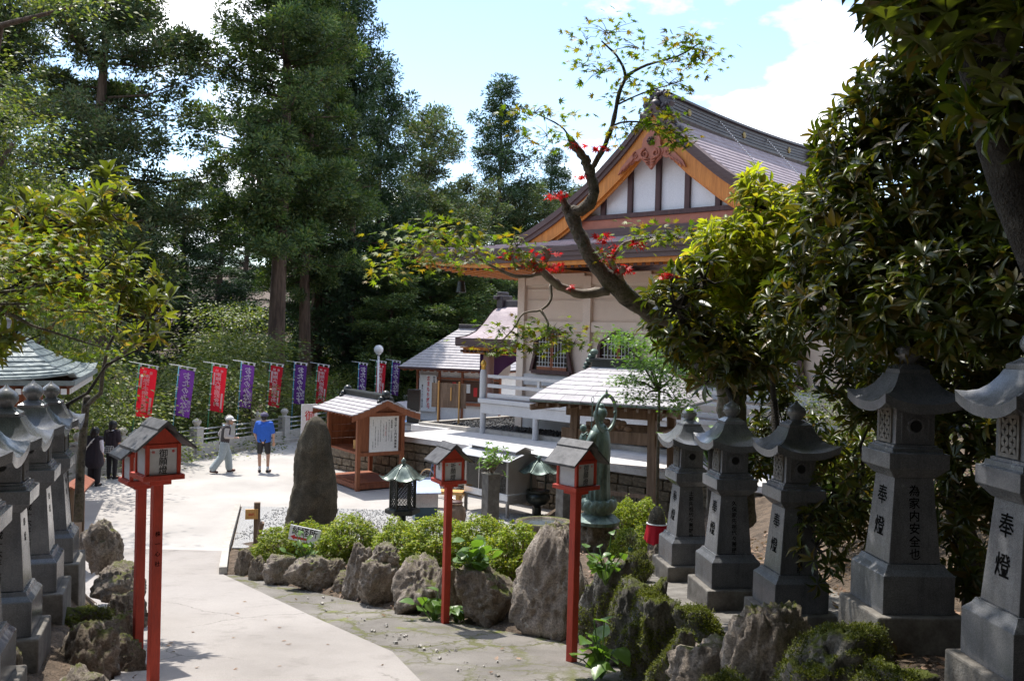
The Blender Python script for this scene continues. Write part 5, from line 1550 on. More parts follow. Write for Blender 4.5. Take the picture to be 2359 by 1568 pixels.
# offering box with curved bluish lid
p = at(978, 1196, 20.3)
bx = thing('offering_box', 'steel offering box with curved pale lid and blue lower front', 'offering box', (p.x, p.y, 0.0), R(14))
part('body', MB().box((0, 0, 0.54), (0.52, 0.42, 0.36)), M['steelsheet'], bx, bevel=0.006)
part('lower_panel', MB().box((0.0, 0, 0.18), (0.50, 0.40, 0.36)), M['bluepanel'], bx)
mb = MB()
rows = []
for i in range(9):
    t_ = i / 8
    y = -0.30 + 0.56 * t_; z = 0.70 + 0.22 * t_ ** 0.7 - (0.0)
    rows.append([(-0.31, y, z), (0.31, y, z)])
mb.grid(rows)
mb.grid([[(-0.31, -0.30, 0.70), (0.31, -0.30, 0.70)], [(-0.31, -0.30, 0.67), (0.31, -0.30, 0.67)]])
mb.box((0, 0.27, 0.93), (0.64, 0.03, 0.05))
part('lid', mb, mat_plain('pale blue lid', (0.40, 0.47, 0.62), 0.3, 0.2), bx, smooth=True, angle=40)

# bronze lattice lantern
def hood(z0, R_, h, parent, mat, ribs=6):
    mb = MB(); n_ = 48
    pr_ = [(1.0, 0.06), (0.92, 0.0), (0.80, 0.04), (0.66, 0.22), (0.52, 0.46), (0.36, 0.70), (0.20, 0.86), (0.10, 0.95)]
    rows = []
    for rr, zz_ in pr_:
        row = []
        for i in range(n_ + 1):
            a = 2 * math.pi * i / n_
            w_ = abs(math.cos(ribs / 2 * a))
            k_ = 0.84 + 0.16 * w_ ** 3
            lift_ = 0.20 * h * w_ ** 4 * max(0, (rr - 0.55) / 0.45)
            row.append((R_ * rr * k_ * math.cos(a), R_ * rr * k_ * math.sin(a), z0 + h * zz_ + lift_))
        rows.append(row)
    mb.grid([[(x * 0.96, y * 0.96, z - 0.02) for x, y, z in rows[0]]] + rows)
    o = part('hood', mb, mat, parent, smooth=True)
    mb = MB()
    for k in range(ribs):
        a = 2 * math.pi * k / ribs
        mb.tube([(R_ * rr * math.cos(a), R_ * rr * math.sin(a), z0 + h * zz_ + 0.20 * h * max(0, (rr - 0.55) / 0.45) + 0.008) for rr, zz_ in pr_], 0.014, 6)
    part('rib', mb, mat, o)
    part('finial', MB().lathe([(0.06, z0 + h * 0.93), (0.075, z0 + h), (0.03, z0 + h * 1.05), (0.055, z0 + h * 1.12), (0.06, z0 + h * 1.2), (0.03, z0 + h * 1.32), (0.004, z0 + h * 1.4)], 14), mat, o, smooth=True)
    return o
p = at(926, 1202, 19.6)
bl_ = thing('lattice_lantern', 'dark bronze lantern with diamond lattice sides and scalloped hood', 'bronze lantern', (p.x, p.y, 0.02), R(10))
part('stem', MB().lathe([(0.09, -0.1), (0.08, 0.26), (0.11, 0.30)], 14), M['bronzedark'], bl_, smooth=True, angle=40)
part('tray', MB().sq([(0.30, 0.30), (0.33, 0.32), (0.33, 0.40), (0.27, 0.43)], n=6, rot=0), M['bronzedark'], bl_)
mb = MB(); n_ = 6; Rr = 0.27
for k in range(n_):
    a0, a1 = 2 * math.pi * k / n_, 2 * math.pi * (k + 1) / n_
    A, B = Vector((Rr * math.cos(a0), Rr * math.sin(a0), 0)), Vector((Rr * math.cos(a1), Rr * math.sin(a1), 0))
    part('corner_post', MB().tube([A + Vector((0, 0, 0.43)), A + Vector((0, 0, 1.06))], 0.022, 6), M['bronzedark'], bl_)
    out_ = ((A + B) / 2).normalized()
    lt = MB()
    L0 = (B - A).length; Hh = 0.6
    for sgn in (1, -1):
        for j in range(-9, 10):
            c0 = j * 0.068
            pts = []
            for tt in np.linspace(0, 1, 2):
                pass
            xa, za = c0, 0.0; xb, zb_ = c0 + sgn * Hh * 0.75, Hh
            # clip to 0..L0
            def clipx(xa, za, xb, zb_):
                if xa == xb: return None
                t0, t1 = (0 - xa) / (xb - xa), (L0 - xa) / (xb - xa)
                lo, hi = max(0, min(t0, t1)), min(1, max(t0, t1))
                if lo >= hi: return None
                return (xa + (xb - xa) * lo, za + (zb_ - za) * lo, xa + (xb - xa) * hi, za + (zb_ - za) * hi)
            q = clipx(xa, za, xb, zb_)
            if q:
                d_ = (B - A).normalized()
                lt.beam(A + d_ * q[0] + Vector((0, 0, 0.445 + q[1])), A + d_ * q[2] + Vector((0, 0, 0.445 + q[3])), 0.014, 0.012, out_)
    part('lattice_panel', lt, M['bronzedark'], bl_)
part('head_ring', MB().sq([(0.27, 1.05), (0.29, 1.10)], n=6, rot=0), M['bronzedark'], bl_)
hood(1.04, 0.52, 0.34, bl_, M['bronzeroof'])

# bronze incense burner under a hood
p = at(1238, 1176, 21.0)
ib = thing('incense_burner', 'bronze incense burner on a stem under a green hooded canopy', 'incense burner', (p.x, p.y, 0.0), R(0))
part('stem', MB().lathe([(0.16, -0.1), (0.14, 0.06), (0.085, 0.1), (0.085, 0.26), (0.12, 0.30)], 16), M['bronzedark'], ib, smooth=True, angle=40)
part('bowl', MB().lathe([(0.12, 0.30), (0.24, 0.36), (0.285, 0.46), (0.28, 0.54), (0.24, 0.585), (0.25, 0.60), (0.27, 0.62), (0.27, 0.66), (0.25, 0.665), (0.2, 0.63)], 26), M['bronzedark'], ib, smooth=True, angle=50)
for k in range(4):
    a = math.pi / 4 + k * math.pi / 2
    part('rod', MB().tube([(0.24 * math.cos(a), 0.24 * math.sin(a), 0.64), (0.24 * math.cos(a), 0.24 * math.sin(a), 1.10)], 0.016, 7), M['bronzedark'], ib)
hood(1.06, 0.50, 0.30, ib, M['bronze'])

# concrete pillars, one with a plant
for (px, py, D_, hgt, lab) in ((1128, 1200, 19.5, 1.12, 'square concrete pillar carrying a potted leafy plant'), (1300, 1190, 19.0, 0.98, 'square concrete pillar behind the red lantern and water basin')):
    p = at(px, py, D_)
    pl = thing('concrete_pillar', lab, 'pillar', (p.x, p.y, p.z - 0.1), R(30))
    part('shaft', MB().box((0, 0, hgt / 2), (0.29, 0.29, hgt)), M['granite_p'], pl, bevel=0.01)
    part('cap', MB().box((0, 0, hgt + 0.01), (0.32, 0.32, 0.03)), M['granite_p'], pl, bevel=0.006)

# brown wooden board on two posts at the terrace edge
p = at(1032, 968, 28.6)
wb = thing('wooden_board', 'large bare brown board on two poles beside the gravel bed', 'board', (p.x, p.y, TZ), R(-14))
for k in range(5):
    part('plank', MB().box((0, 0.02 * 0, 0.62 + 0.155 * k), (1.14, 0.03, 0.152)), M['timber'], wb)
for x in (-0.33, 0.36):
    part('pole', MB().tube([(x, -0.04, 0), (x, -0.04, 1.38)], 0.03, 8), M['shedbox'], wb)
part('batten', MB().box((0.08, -0.03, 0.98), (0.04, 0.02, 0.42)), M['shedbox'], wb)
# black slab monument
p = at(952, 968, 29.6)
bs = thing('black_slab', 'polished black upright slab beside the charm office sign', 'monument', (p.x, p.y, 1.18), R(-12))
part('slab', MB().box((0, 0, 0.62), (0.42, 0.14, 1.1)), mat_plain('black polished stone', (0.012, 0.013, 0.014), 0.12), bs, bevel=0.006)
part('base', MB().box((0, 0, 0.03), (0.62, 0.36, 0.1)), M['granite'], bs, bevel=0.006)
# small collecting box and blue parasol behind the shed
p = at(928, 940, 33.0)
hb = thing('roofed_box', 'small grey roofed collecting box behind the shed gable', 'box', (p.x, p.y, 0.0), R(-30))
for sx in (-1, 1):
    part('roof_sheet', MB().beam((sx * 0.5, 0, 1.42), (0, 0, 1.66), 0.7, 0.03, (0, 0, 1)), M['roofgrey'], hb)
    for sy in (-1, 1): part('post', MB().box((sx * 0.36, sy * 0.25, 0.7), (0.06, 0.06, 1.4)), M['greypaint'], hb)
part('chest', MB().box((0, 0, 0.75), (0.62, 0.42, 0.5)), M['greypaint'], hb, bevel=0.01)
p = at(920, 985, 30.5)
um = thing('parasol', 'small blue parasol standing open behind the shed', 'parasol', (p.x, p.y, 0.3), 0)
mb = MB()
n_ = 10
V = [(0, 0, 1.0)] + [(0.55 * math.cos(2 * math.pi * k / n_), 0.55 * math.sin(2 * math.pi * k / n_), 0.82) for k in range(n_)]
mb.add(V, [(0, k + 1, (k + 1) % n_ + 1) for k in range(n_)])
part('canopy', mb, mat_plain('blue parasol cloth', (0.16, 0.36, 0.75), 0.7), um)
part('stick', MB().tube([(0, 0, 0), (0, 0, 1.05)], 0.015, 6), M['pole_white'], um)

# bicycle leaning on the wall
p = at(985, 1122, 23.6)
bk = thing('bicycle', 'bicycle with tan tyres leaning on the stone wall behind the lantern', 'bicycle', (p.x, p.y, 0.0), wang)
tan = mat_plain('tan tyre', (0.42, 0.27, 0.13), 0.7)
for x, nm in ((0, 'wheel'), (1.02, 'wheel')):
    wl = part('wheel', MB().tube([(0.31 * math.cos(a), 0, 0.34 + 0.31 * math.sin(a)) for a in np.linspace(0, 2 * math.pi, 33)], 0.008, 6), M['steel'], bk, loc=(x, 0, 0))
    part('tyre', MB().tube([(0.33 * math.cos(a), 0, 0.34 + 0.33 * math.sin(a)) for a in np.linspace(0, 2 * math.pi, 37)], 0.017, 7), tan, wl, smooth=True)
    sp_ = MB()
    for k in range(16):
        a = k * math.pi / 8; sp_.tube([(0.02 * math.cos(a + 1), 0, 0.34 + 0.02 * math.sin(a + 1)), (0.31 * math.cos(a), 0, 0.34 + 0.31 * math.sin(a))], 0.0022, 4)
    sp_.tube([(0, -0.05, 0.34), (0, 0.05, 0.34)], 0.022, 8)
    part('spokes', sp_, M['steel'], wl)
fb_ = mat_plain('blue bicycle frame', (0.10, 0.13, 0.22), 0.3)
part('frame', MB().tube([(0, 0, 0.34), (0.10, 0, 0.62), (0.16, 0, 0.86)], 0.018, 8).tube([(0.12, 0, 0.68), (0.52, 0, 0.30)], 0.018, 8).tube([(0.14, 0, 0.78), (0.66, 0, 0.80)], 0.016, 8).tube([(0.52, 0, 0.30), (0.68, 0, 0.86)], 0.016, 8).tube([(0.52, 0, 0.30), (1.02, 0, 0.34)], 0.012, 8).tube([(0.66, 0, 0.78), (1.02, 0, 0.34)], 0.01, 8), fb_, bk, smooth=True)
part('handlebar', MB().tube([(0.16, -0.2, 0.92), (0.14, 0, 0.88), (0.16, 0.2, 0.92)], 0.012, 7).tube([(0.16, -0.2, 0.92), (0.06, -0.2, 0.88), (0.05, -0.2, 0.80)], 0.014, 7).tube([(0.16, 0.2, 0.92), (0.06, 0.2, 0.88), (0.05, 0.2, 0.80)], 0.014, 7), M['ink'], bk, smooth=True)
part('saddle', MB().ball((0.70, 0, 0.89), 0.12, 10, 6, (1.1, 0.5, 0.25)), M['ink'], bk, smooth=True)
part('crank', MB().tube([(0.52, -0.06, 0.14), (0.52, -0.06, 0.46)], 0.012, 6).lathe([(0.09, 0), (0.09, 0.006)], 16, Matrix.Translation((0.52, -0.04, 0.3)) @ Matrix.Rotation(math.pi / 2, 4, 'X')), M['steel'], bk)
# bench and barrel
p = at(1022, 1128, 21.9)
bn = thing('bench', 'plain yellow timber bench behind the red lantern post', 'bench', (p.x, p.y, 0), R(-10))
part('seat', MB().box((0, 0, 0.40), (1.0, 0.34, 0.08)), M['shedbox'], bn, bevel=0.006)
for x in (-0.38, 0.38): part('leg', MB().box((x, 0, 0.18), (0.09, 0.3, 0.36)), M['shedbox'], bn)
p = at(1048, 1195, 19.9)
jr = thing('stone_jar', 'round brown jar showing past the red post', 'jar', (p.x, p.y, 0), 0)
part('body', MB().lathe([(0.14, 0), (0.22, 0.1), (0.25, 0.25), (0.22, 0.4), (0.15, 0.48), (0.17, 0.52), (0.15, 0.53)], 20), M['timber'], jr, smooth=True, angle=60)
part('lid', MB().lathe([(0.16, 0.53), (0.14, 0.56), (0.02, 0.58)], 18), M['darkwood'], jr, smooth=True)
# tiny red-clothed figure behind the bushes
p = at(1060, 1193, 18.2)
jz = thing('jizo_figure', 'tiny stone figure in a red bib peeping over the azaleas', 'figurine', (p.x, p.y, 0.0), R(-20))
part('body', MB().lathe([(0.09, 0), (0.11, 0.15), (0.09, 0.3), (0.04, 0.36)], 14), M['granite_p'], jz, smooth=True)
part('head', MB().ball((0, 0, 0.42), 0.075, 12, 9), M['granite_p'], jz, smooth=True)
part('bib', MB().lathe([(0.125, 0.10), (0.12, 0.25), (0.06, 0.355)], 14), M['banner_red'], jz, smooth=True)

# ------------------------------------------------------------------ small signs in the bed
p = at(700, 1290, 14.2)
ns = thing('arrow_sign', 'white arrow sign stuck among the azaleas below the standing stone', 'sign', (p.x, p.y, float(Hg(p.x, p.y)) - 0.02), R(-6))
zt = at(700, 1231, 14.2).z - ns.location.z
part('stake', MB().box((0, 0.015, zt / 2), (0.03, 0.02, zt)), M['timber'], ns)
bd = part('board', MB().box((0, 0, 0), (0.50, 0.018, 0.235)), M['white'], ns, loc=(0, 0, zt)); bd.rotation_euler = (0, R(9), 0)
part('lettering', text('納経所', 0.135, (-0.14, -0.0105, 0.045), (1, 0, 0), (0, 0, 1), pitch=1.03, vertical=False, bold=0.025), M['ink'], bd)
V = [(-0.22, -0.011, -0.062), (-0.15, -0.011, -0.025), (-0.15, -0.011, -0.05), (0.06, -0.011, -0.05), (0.06, -0.011, -0.085), (-0.15, -0.011, -0.085), (-0.15, -0.011, -0.105)]
part('arrow', MB().add(V, [(0, 6, 5, 4, 3, 2, 1)]), M['redink'], bd)
p = at(591, 1222, 17.6)
wp = thing('wooden_marker', 'slim timber post with a small orange sign and sawn branch stub', 'post', (p.x, p.y, 0.0), R(15))
part('post', MB().box((0, 0, 0.40), (0.12, 0.10, 0.95)), M['timber'], wp, bevel=0.008)
q = part('sign_plate', MB().box((-0.10, -0.075, 0.66), (0.24, 0.045, 0.19)), M['shedbox'], wp)
part('sign_lettering', text('納札', 0.06, (-0.10 - 0.03, -0.0985, 0.66), (1, 0, 0), (0, 0, 1), vertical=False, pitch=1.1, bold=0.01), M['redink'], q)
part('branch_stub', MB().tube([(0.04, -0.02, 0.22), (0.10, -0.10, 0.50)], 0.05, 10), M['timber'], wp)

# notice panel with a small roof by the lanterns
p = at(176, 1192, 14.0)
npn = thing('notice_panel', 'narrow roofed yellowish notice panel edge-on behind the lanterns', 'notice board', (p.x, p.y, 0.2), R(107))
part('post', MB().box((0.5, 0, 0.75), (0.08, 0.08, 1.7)), M['timber'], npn)
part('post', MB().box((-0.5, 0, 0.75), (0.08, 0.08, 1.7)), M['timber'], npn)
part('panel', MB().box((0, 0, 0.95), (0.92, 0.03, 1.15)), M['timber'], npn)
for sg in (-1, 1):
    part('roof_board', MB().add([(-0.6, 0, 1.66), (0.6, 0, 1.66), (0.6, sg * 0.17, 1.56), (-0.6, sg * 0.17, 1.56), (-0.6, 0, 1.63), (0.6, 0, 1.63), (0.6, sg * 0.17, 1.53), (-0.6, sg * 0.17, 1.53)], [(0, 1, 2, 3), (7, 6, 5, 4), (0, 4, 5, 1), (1, 5, 6, 2), (2, 6, 7, 3), (3, 7, 4, 0)]), M['redbrown'], npn)

# ------------------------------------------------------------------ small hall beyond the lanterns
hl = thing('small_hall', 'small wooden hall with curved blue-grey slate roof under the rhododendron', 'shrine hall', (-12.75, 19.4, -0.12), R(20))
HE = 3.22
def hall_slab(side, L, W, rl, courses=11):
    def edge(t, s):
        hx = rl / 2 + (L - rl) / 2 * (1 - t); hy = W / 2 * (1 - t) + 0.02
        z = HE + 1.02 * (t ** 1.5) + 0.16 * (1 - t) ** 3 * abs(s) ** 5
        return Vector([(hx * s, -hy, z), (hx, hy * s, z), (-hx * s, hy, z), (-hx, -hy * s, z)][side])
    for c in range(courses):
        ta, tb = 1 - c / courses, 1 - (c + 1) / courses
        n_ = 14 if side % 2 == 0 else 9
        cuts = sorted(set([-1.0] + [-1 + 2 * (j + (0.5 if c % 2 else 0)) / n_ for j in range(0 if c % 2 else 1, n_)] + [1.0]))
        for j in range(len(cuts) - 1):
            a0, a1, b0, b1 = edge(ta, cuts[j]), edge(ta, cuts[j + 1]), edge(tb, cuts[j]), edge(tb, cuts[j + 1])
            up_ = Vector((0, 0, 0.03))
            g_ = (b1 - b0).normalized() * 0.005
            T = [a0 + g_, a1 - g_, b1 - g_ + up_, b0 + g_ + up_]; B = [v_ - up_ for v_ in T]
            part('slate', MB().add([v_[:] for v_ in T + B], [(3, 2, 1, 0), (4, 5, 6, 7), (0, 1, 5, 4), (1, 2, 6, 5), (2, 3, 7, 6), (3, 0, 4, 7)]), M['rooftile'], hl)
hall_slab(0, 6.6, 5.2, 3.6); hall_slab(1, 6.6, 5.2, 3.6, 9)
mb = MB()
rows = []
for t_ in np.linspace(1, 0, 8):
    hx = 1.8 + 1.5 * (1 - t_); hy = 2.6 * (1 - t_) + 0.02
    z = HE + 1.02 * t_ ** 1.5
    rows.append([(hx, hy, z), (-hx, hy, z), (-hx, -hy, z)])
mb.grid(rows)
part('rear_roof', mb, M['rooftile'], hl)
part('ridge', MB().box((0, 0, HE + 1.10), (3.9, 0.26, 0.2)).box((0, 0, HE + 1.22), (4.0, 0.34, 0.05)), M['roofgrey'], hl, bevel=0.015)
part('eave_board', MB().box((0, -2.58, HE - 0.03), (6.6, 0.05, 0.1)).box((3.28, 0, HE - 0.03), (0.05, 5.1, 0.1)), M['rooftile'], hl)
part('soffit', MB().box((0, 0, HE - 0.12), (6.3, 4.9, 0.04)), M['redbrown'], hl)
part('wall', MB().box((0, 0, 1.5), (4.4, 3.2, 3.2)), M['redbrown'], hl)
for x in (-2.2, -0.7, 0.7, 2.2):
    part('post', MB().box((x, -1.62, 1.5), (0.18, 0.18, 3.1)), M['shed'], hl)
for k in range(24):
    r_ = part('rafter', MB().box((-3.1 + 0.27 * k, -2.2, HE - 0.20), (0.10, 0.7, 0.11)), M['redbrown'], hl)
    part('rafter_end', MB().box((-3.1 + 0.27 * k, -2.56, HE - 0.20), (0.105, 0.02, 0.115)), M['white'], r_)
for k in range(18):
    r_ = part('rafter', MB().box((2.85, -2.4 + 0.27 * k, HE - 0.20), (0.7, 0.10, 0.11)), M['redbrown'], hl)
    part('rafter_end', MB().box((3.21, -2.4 + 0.27 * k, HE - 0.20), (0.02, 0.105, 0.115)), M['white'], r_)
q = part('name_plaque', MB().box((0, 0, 0), (0.62, 0.05, 0.62)), M['redbrown'], hl, loc=(1.45, -2.35, 2.65)); q.rotation_euler = (0, R(45), 0)
qq = part('plaque_lettering', text('堂', 0.3, (0, -0.027, 0), Vector((1, 0, 1)), Vector((-1, 0, 1)), bold=0.01), M['gold'], q)
# ------------------------------------------------------------------ rocks
M['moss'] = mat_leaf('moss', (0.05, 0.065, 0.008), (0.12, 0.14, 0.018), 0.3, 0.7, c3=(0.17, 0.17, 0.03))
def rock_mesh(seed, size, pointy=0.0, sub=5, facets=11, rough=0.10):
    r = random.Random(seed)
    bm = bmesh.new(); bmesh.ops.create_icosphere(bm, subdivisions=sub, radius=1)
    P = np.array([v.co[:] for v in bm.verts])
    rn = np.random.default_rng(seed)
    Nn = rn.normal(size=(facets, 3)); Nn /= np.linalg.norm(Nn, axis=1, keepdims=True)
    Nn = np.vstack([Nn, [[0, 0, -1], [0, 0, 1]]]); dd = np.concatenate([rn.uniform(0.62, 0.92, facets), [0.75, 0.8]])
    dot = P @ Nn.T
    rr = np.where(dot > 1e-3, dd / np.maximum(dot, 1e-3), 9)
    rad = (np.sum(rr ** -30.0, axis=1)) ** (-1 / 30)
    P = P * np.minimum(rad, 1.15)[:, None]
    off = Vector((seed * 3.7, seed * 1.3, 0))
    for i in range(len(P)):
        v = Vector(P[i]); q = v * 1.5 + off
        sv = Vector((q.x * 5, q.y * 5, q.z * 1.5 + q.x * 2))
        h = noise.noise(q) * 0.20 + abs(noise.noise(q * 2.4)) * -rough * 2.6 + abs(noise.noise(q * 5.2 + Vector((9, 0, 0)))) * -rough * 1.1 + (0.5 - abs(noise.noise(sv))) * rough * 0.8 + noise.noise(q * 7.0) * rough * 0.5 + noise.noise(q * 15) * rough * 0.25
        P[i] = P[i] * (1 + h)
    if pointy:
        k = 1 - pointy * np.clip((P[:, 2] + 0.5) / 1.3, 0, 1)
        P[:, 0] = P[:, 0] * k + 0.12 * pointy * (P[:, 2] + 1); P[:, 1] *= k
    lo, hi = P.min(0), P.max(0)
    P = (P - (lo + hi) / 2) / (hi - lo) * np.array(size)
    for v, p in zip(bm.verts, P): v.co = p
    me = bpy.data.meshes.new('rock'); bm.to_mesh(me); bm.free()
    me.polygons.foreach_set('use_smooth', np.ones(len(me.polygons), bool))
    return me

def moss_on(o, seed):
    me = o.data; r = np.random.default_rng(seed)
    n = len(me.polygons)
    C = np.empty(n * 3); me.polygons.foreach_get('center', C); C = C.reshape(-1, 3)
    Nn = np.empty(n * 3); me.polygons.foreach_get('normal', Nn); Nn = Nn.reshape(-1, 3)
    A = np.empty(n); me.polygons.foreach_get('area', A)
    nzv = np.array([noise.noise(Vector(c) * 3.0 + Vector((seed, 0, 0))) for c in C])
    wgt = A * (Nn[:, 2] * 0.75 + nzv * 1.1 > 0.40)
    if wgt.sum() <= 0: return
    k = int(min(16000, wgt.sum() * 26000))
    i = r.choice(n, k, p=wgt / wgt.sum())
    O = C[i] + r.normal(size=(k, 3)) * 0.012
    d = Nn[i] * 0.8 + r.normal(size=(k, 3)) * 0.7
    d /= np.linalg.norm(d, axis=1, keepdims=True)
    u = r.normal(size=(k, 3)); x = np.cross(d, u); x /= np.linalg.norm(x, axis=1, keepdims=True); z = np.cross(x, d)
    L = r.uniform(0.010, 0.026, k)
    V, F_ = scatter([(0, 0, 0), (-0.5, 0.45, 0.05), (0, 1, -0.08), (0.5, 0.45, 0.05)], [(0, 3, 2, 1)], O, np.stack([x, d, z], 1), np.stack([L * 0.45, L, L], -1))
    me2 = mesh_np('moss', V, F_); me2.materials.append(M['moss'])
    part('moss', me2, None, o, kind='stuff')

def rock(x0, y0, x1, y1, D, seed, label, mat='rock', pointy=0.0, sink=0.12, thick=0.85, tilt=0.0, sub=5, group=None, name='garden_rock'):
    w_ = (x1 - x0) / FPX * D * (1.24 if seed != 12 else 1.04); h_ = (y1 - y0) / FPX * D
    a = at((x0 + x1) / 2, y1, D); b = at((x0 + x1) / 2, y0, D)
    hz = b.z - a.z + sink
    me = rock_mesh(seed, (w_, w_ * thick, hz), pointy, sub); me.materials.append(M[mat])
    o = link(name, me)
    o.location = (a.x, D + w_ * thick * 0.25, a.z - sink + hz / 2)
    o.rotation_euler = (0, tilt, 0)
    tag(o, label, 'rock', group)
    if mat == 'mossrock': moss_on(o, seed)
    return o
GR_ = 'rocks edging the planted bed'
for a in [
    (540, 1262, 586, 1338, 14.3, 1, 'dark upright corner rock where the bed meets the path kerb', 'rock2', 0.1),
    (574, 1280, 612, 1342, 13.8, 2, 'squarish brown rock second from the kerb corner', 'rock2', 0.05),
    (606, 1280, 672, 1340, 13.35, 3, 'broad flat-topped rock below the wooden marker post', 'rock', 0.05),
    (664, 1283, 760, 1344, 12.9, 4, 'wide pale rock directly under the arrow sign', 'rock', 0.15),
    (756, 1285, 792, 1322, 12.95, 5, 'small dark wedge rock right of the pale rock under the arrow sign', 'rock2', 0.2),
    (762, 1318, 806, 1352, 12.6, 25, 'low flat rock at the foot of the small wedge rock', 'rock2', 0.1),
    (792, 1250, 862, 1376, 12.2, 6, 'tall slab rock leaning left with yellow moss on its flank', 'rock', 0.25),
    (826, 1290, 912, 1388, 11.7, 7, 'pale rounded rock in front of the leaning slab', 'rock', 0.1),
    (846, 1252, 914, 1302, 11.9, 8, 'flat slab rock capping the pale rounded rock', 'rock', 0.05),
    (906, 1284, 1012, 1412, 11.2, 9, 'big streaked boulder left of the middle red post', 'rock', 0.2),
    (1004, 1300, 1060, 1412, 11.0, 10, 'dark narrow rock hidden behind the middle red post', 'rock2', 0.1),
    (1056, 1308, 1186, 1428, 10.5, 11, 'broad dark mossy rock below the bergenia leaves', 'rock2', 0.1),
    (1174, 1206, 1390, 1478, 9.85, 12, 'largest peaked boulder between the two right red posts', 'rock', 0.62),
    (1326, 1192, 1424, 1300, 13.4, 13, 'brown rock carrying the bronze statue', 'rock2', 0.1),
    (1400, 1290, 1480, 1330, 11.2, 14, 'low pale rock below the bamboo vase', 'rock', 0.1),
    (1444, 1272, 1500, 1320, 10.9, 26, 'yellow mossy stone beside the first lantern plinth', 'mossrock', 0.1),
]: rock(*a, group=GR_)
GM_ = 'mossy rocks under the lantern terrace'
for a in [
    (1338, 1286, 1450, 1512, 9.3, 15, 'tall mossy rock behind the red post beneath the statue', 'mossrock', 0.15),
    (1400, 1336, 1545, 1580, 8.5, 16, 'large moss-draped rock at the head of the mossy bank', 'mossrock', 0.2),
    (1470, 1370, 1600, 1540, 8.0, 27, 'moss-covered ridge rock beside the pale walkway', 'mossrock', 0.2),
    (1500, 1450, 1640, 1640, 7.4, 17, 'mossy rock below the middle of the pale walkway', 'mossrock', 0.15),
    (1560, 1485, 1730, 1640, 6.9, 18, 'pale grey flat-faced rock left of the lichen boulder', 'rock', 0.1),
    (1690, 1396, 1866, 1650, 6.6, 19, 'rounded upright boulder spotted with white lichen', 'rock', 0.15),
    (1816, 1450, 2060, 1660, 6.05, 20, 'mossy boulder right of the lichen boulder', 'mossrock', 0.12),
    (1430, 1420, 1540, 1600, 8.0, 28, 'steep mossy rock filling the front of the mossy bank', 'mossrock', 0.15),
    (1560, 1400, 1660, 1500, 7.75, 29, 'low mossy hump at the edge of the pale walkway', 'mossrock', 0.1),
    (1630, 1560, 1760, 1700, 6.3, 30, 'dark rock at the bottom edge before the lichen boulder', 'mossrock', 0.1),
    (1800, 1540, 1920, 1700, 5.9, 46, 'small mossy rock wedged right of the lichen boulder', 'mossrock', 0.1),
    (1960, 1540, 2170, 1690, 5.3, 21, 'dark mossy rock cut by the bottom edge under the tall lantern', 'mossrock', 0.1),
]: rock(*a, group=GM_)
GL_ = 'rocks of the opposite stone bank'
for a in [
    (183, 1196, 264, 1312, 11.1, 31, 'rounded upright rock at the far end of the opposite bank', 'rock', 0.15),
    (208, 1300, 318, 1368, 9.7, 32, 'flat sunlit rock on the edge of the opposite bank', 'rock', 0.1),
    (240, 1364, 324, 1450, 8.75, 33, 'angular ledge rock jutting toward the twin red posts', 'rock', 0.1),
    (140, 1404, 240, 1452, 8.5, 34, 'low rock with yellow-green moss on top of the bank', 'mossrock', 0.1),
    (176, 1426, 290, 1548, 8.0, 35, 'smooth dark round boulder in the opposite bank', 'rock2', 0.1),
    (96, 1440, 250, 1640, 7.4, 36, 'large rock with mossy crown at the picture bottom', 'rock2', 0.15),
    (240, 1470, 326, 1640, 7.7, 37, 'purplish dark rock touching the twin red posts', 'rock2', 0.1),
    (-60, 1490, 46, 1660, 6.3, 38, 'rock cut by the picture corner under the dark lantern', 'rock2', 0.1),
    (80, 1550, 260, 1700, 6.6, 39, 'pale rough rock at the very bottom below the mossy crown', 'rock', 0.1),
]: rock(*a, group=GL_)
# terrace tops
def strip_sheet(name, xl, xr, ys, zf, mat):
    P = []
    for y in ys:
        P.append([(xl(y), y, zf(y) + 0.035), ((xl(y) + xr(y)) / 2, y, zf(y) + 0.045), (xr(y), y, zf(y) + 0.035)])
    return struct(name, MB().grid([p for p in P]).mesh(name), mat)
tzf = lambda y: float(np.interp(y, [3, 5.1, 6.6, 7.5, 8.6, 9.6, 11.4, 14], [2.4, 2.26, 2.14, 1.75, 1.53, 1.46, 1.26, 1.05]))
lzf = lambda y: float(np.interp(y, [3, 5.8, 7.16, 8.5, 9.9, 11.0], [1.95, 1.75, 1.6, 1.54, 1.43, 1.3]))
strip_sheet('terrace_paving', lambda y: float(np.interp(y, [7.6, 8.6, 11.4], [2.25, 1.95, 1.6])), lambda y: 4.2, np.linspace(7.7, 12, 12), tzf, M['granite_p'])
strip_sheet('bank_paving', lambda y: -7.0, lambda y: float(np.interp(y, [3, 7.4, 8.5, 10.4], [-3.5, -3.75, -4.3, -5.05])), np.linspace(3, 10.6, 12), lzf, M['concrete'])

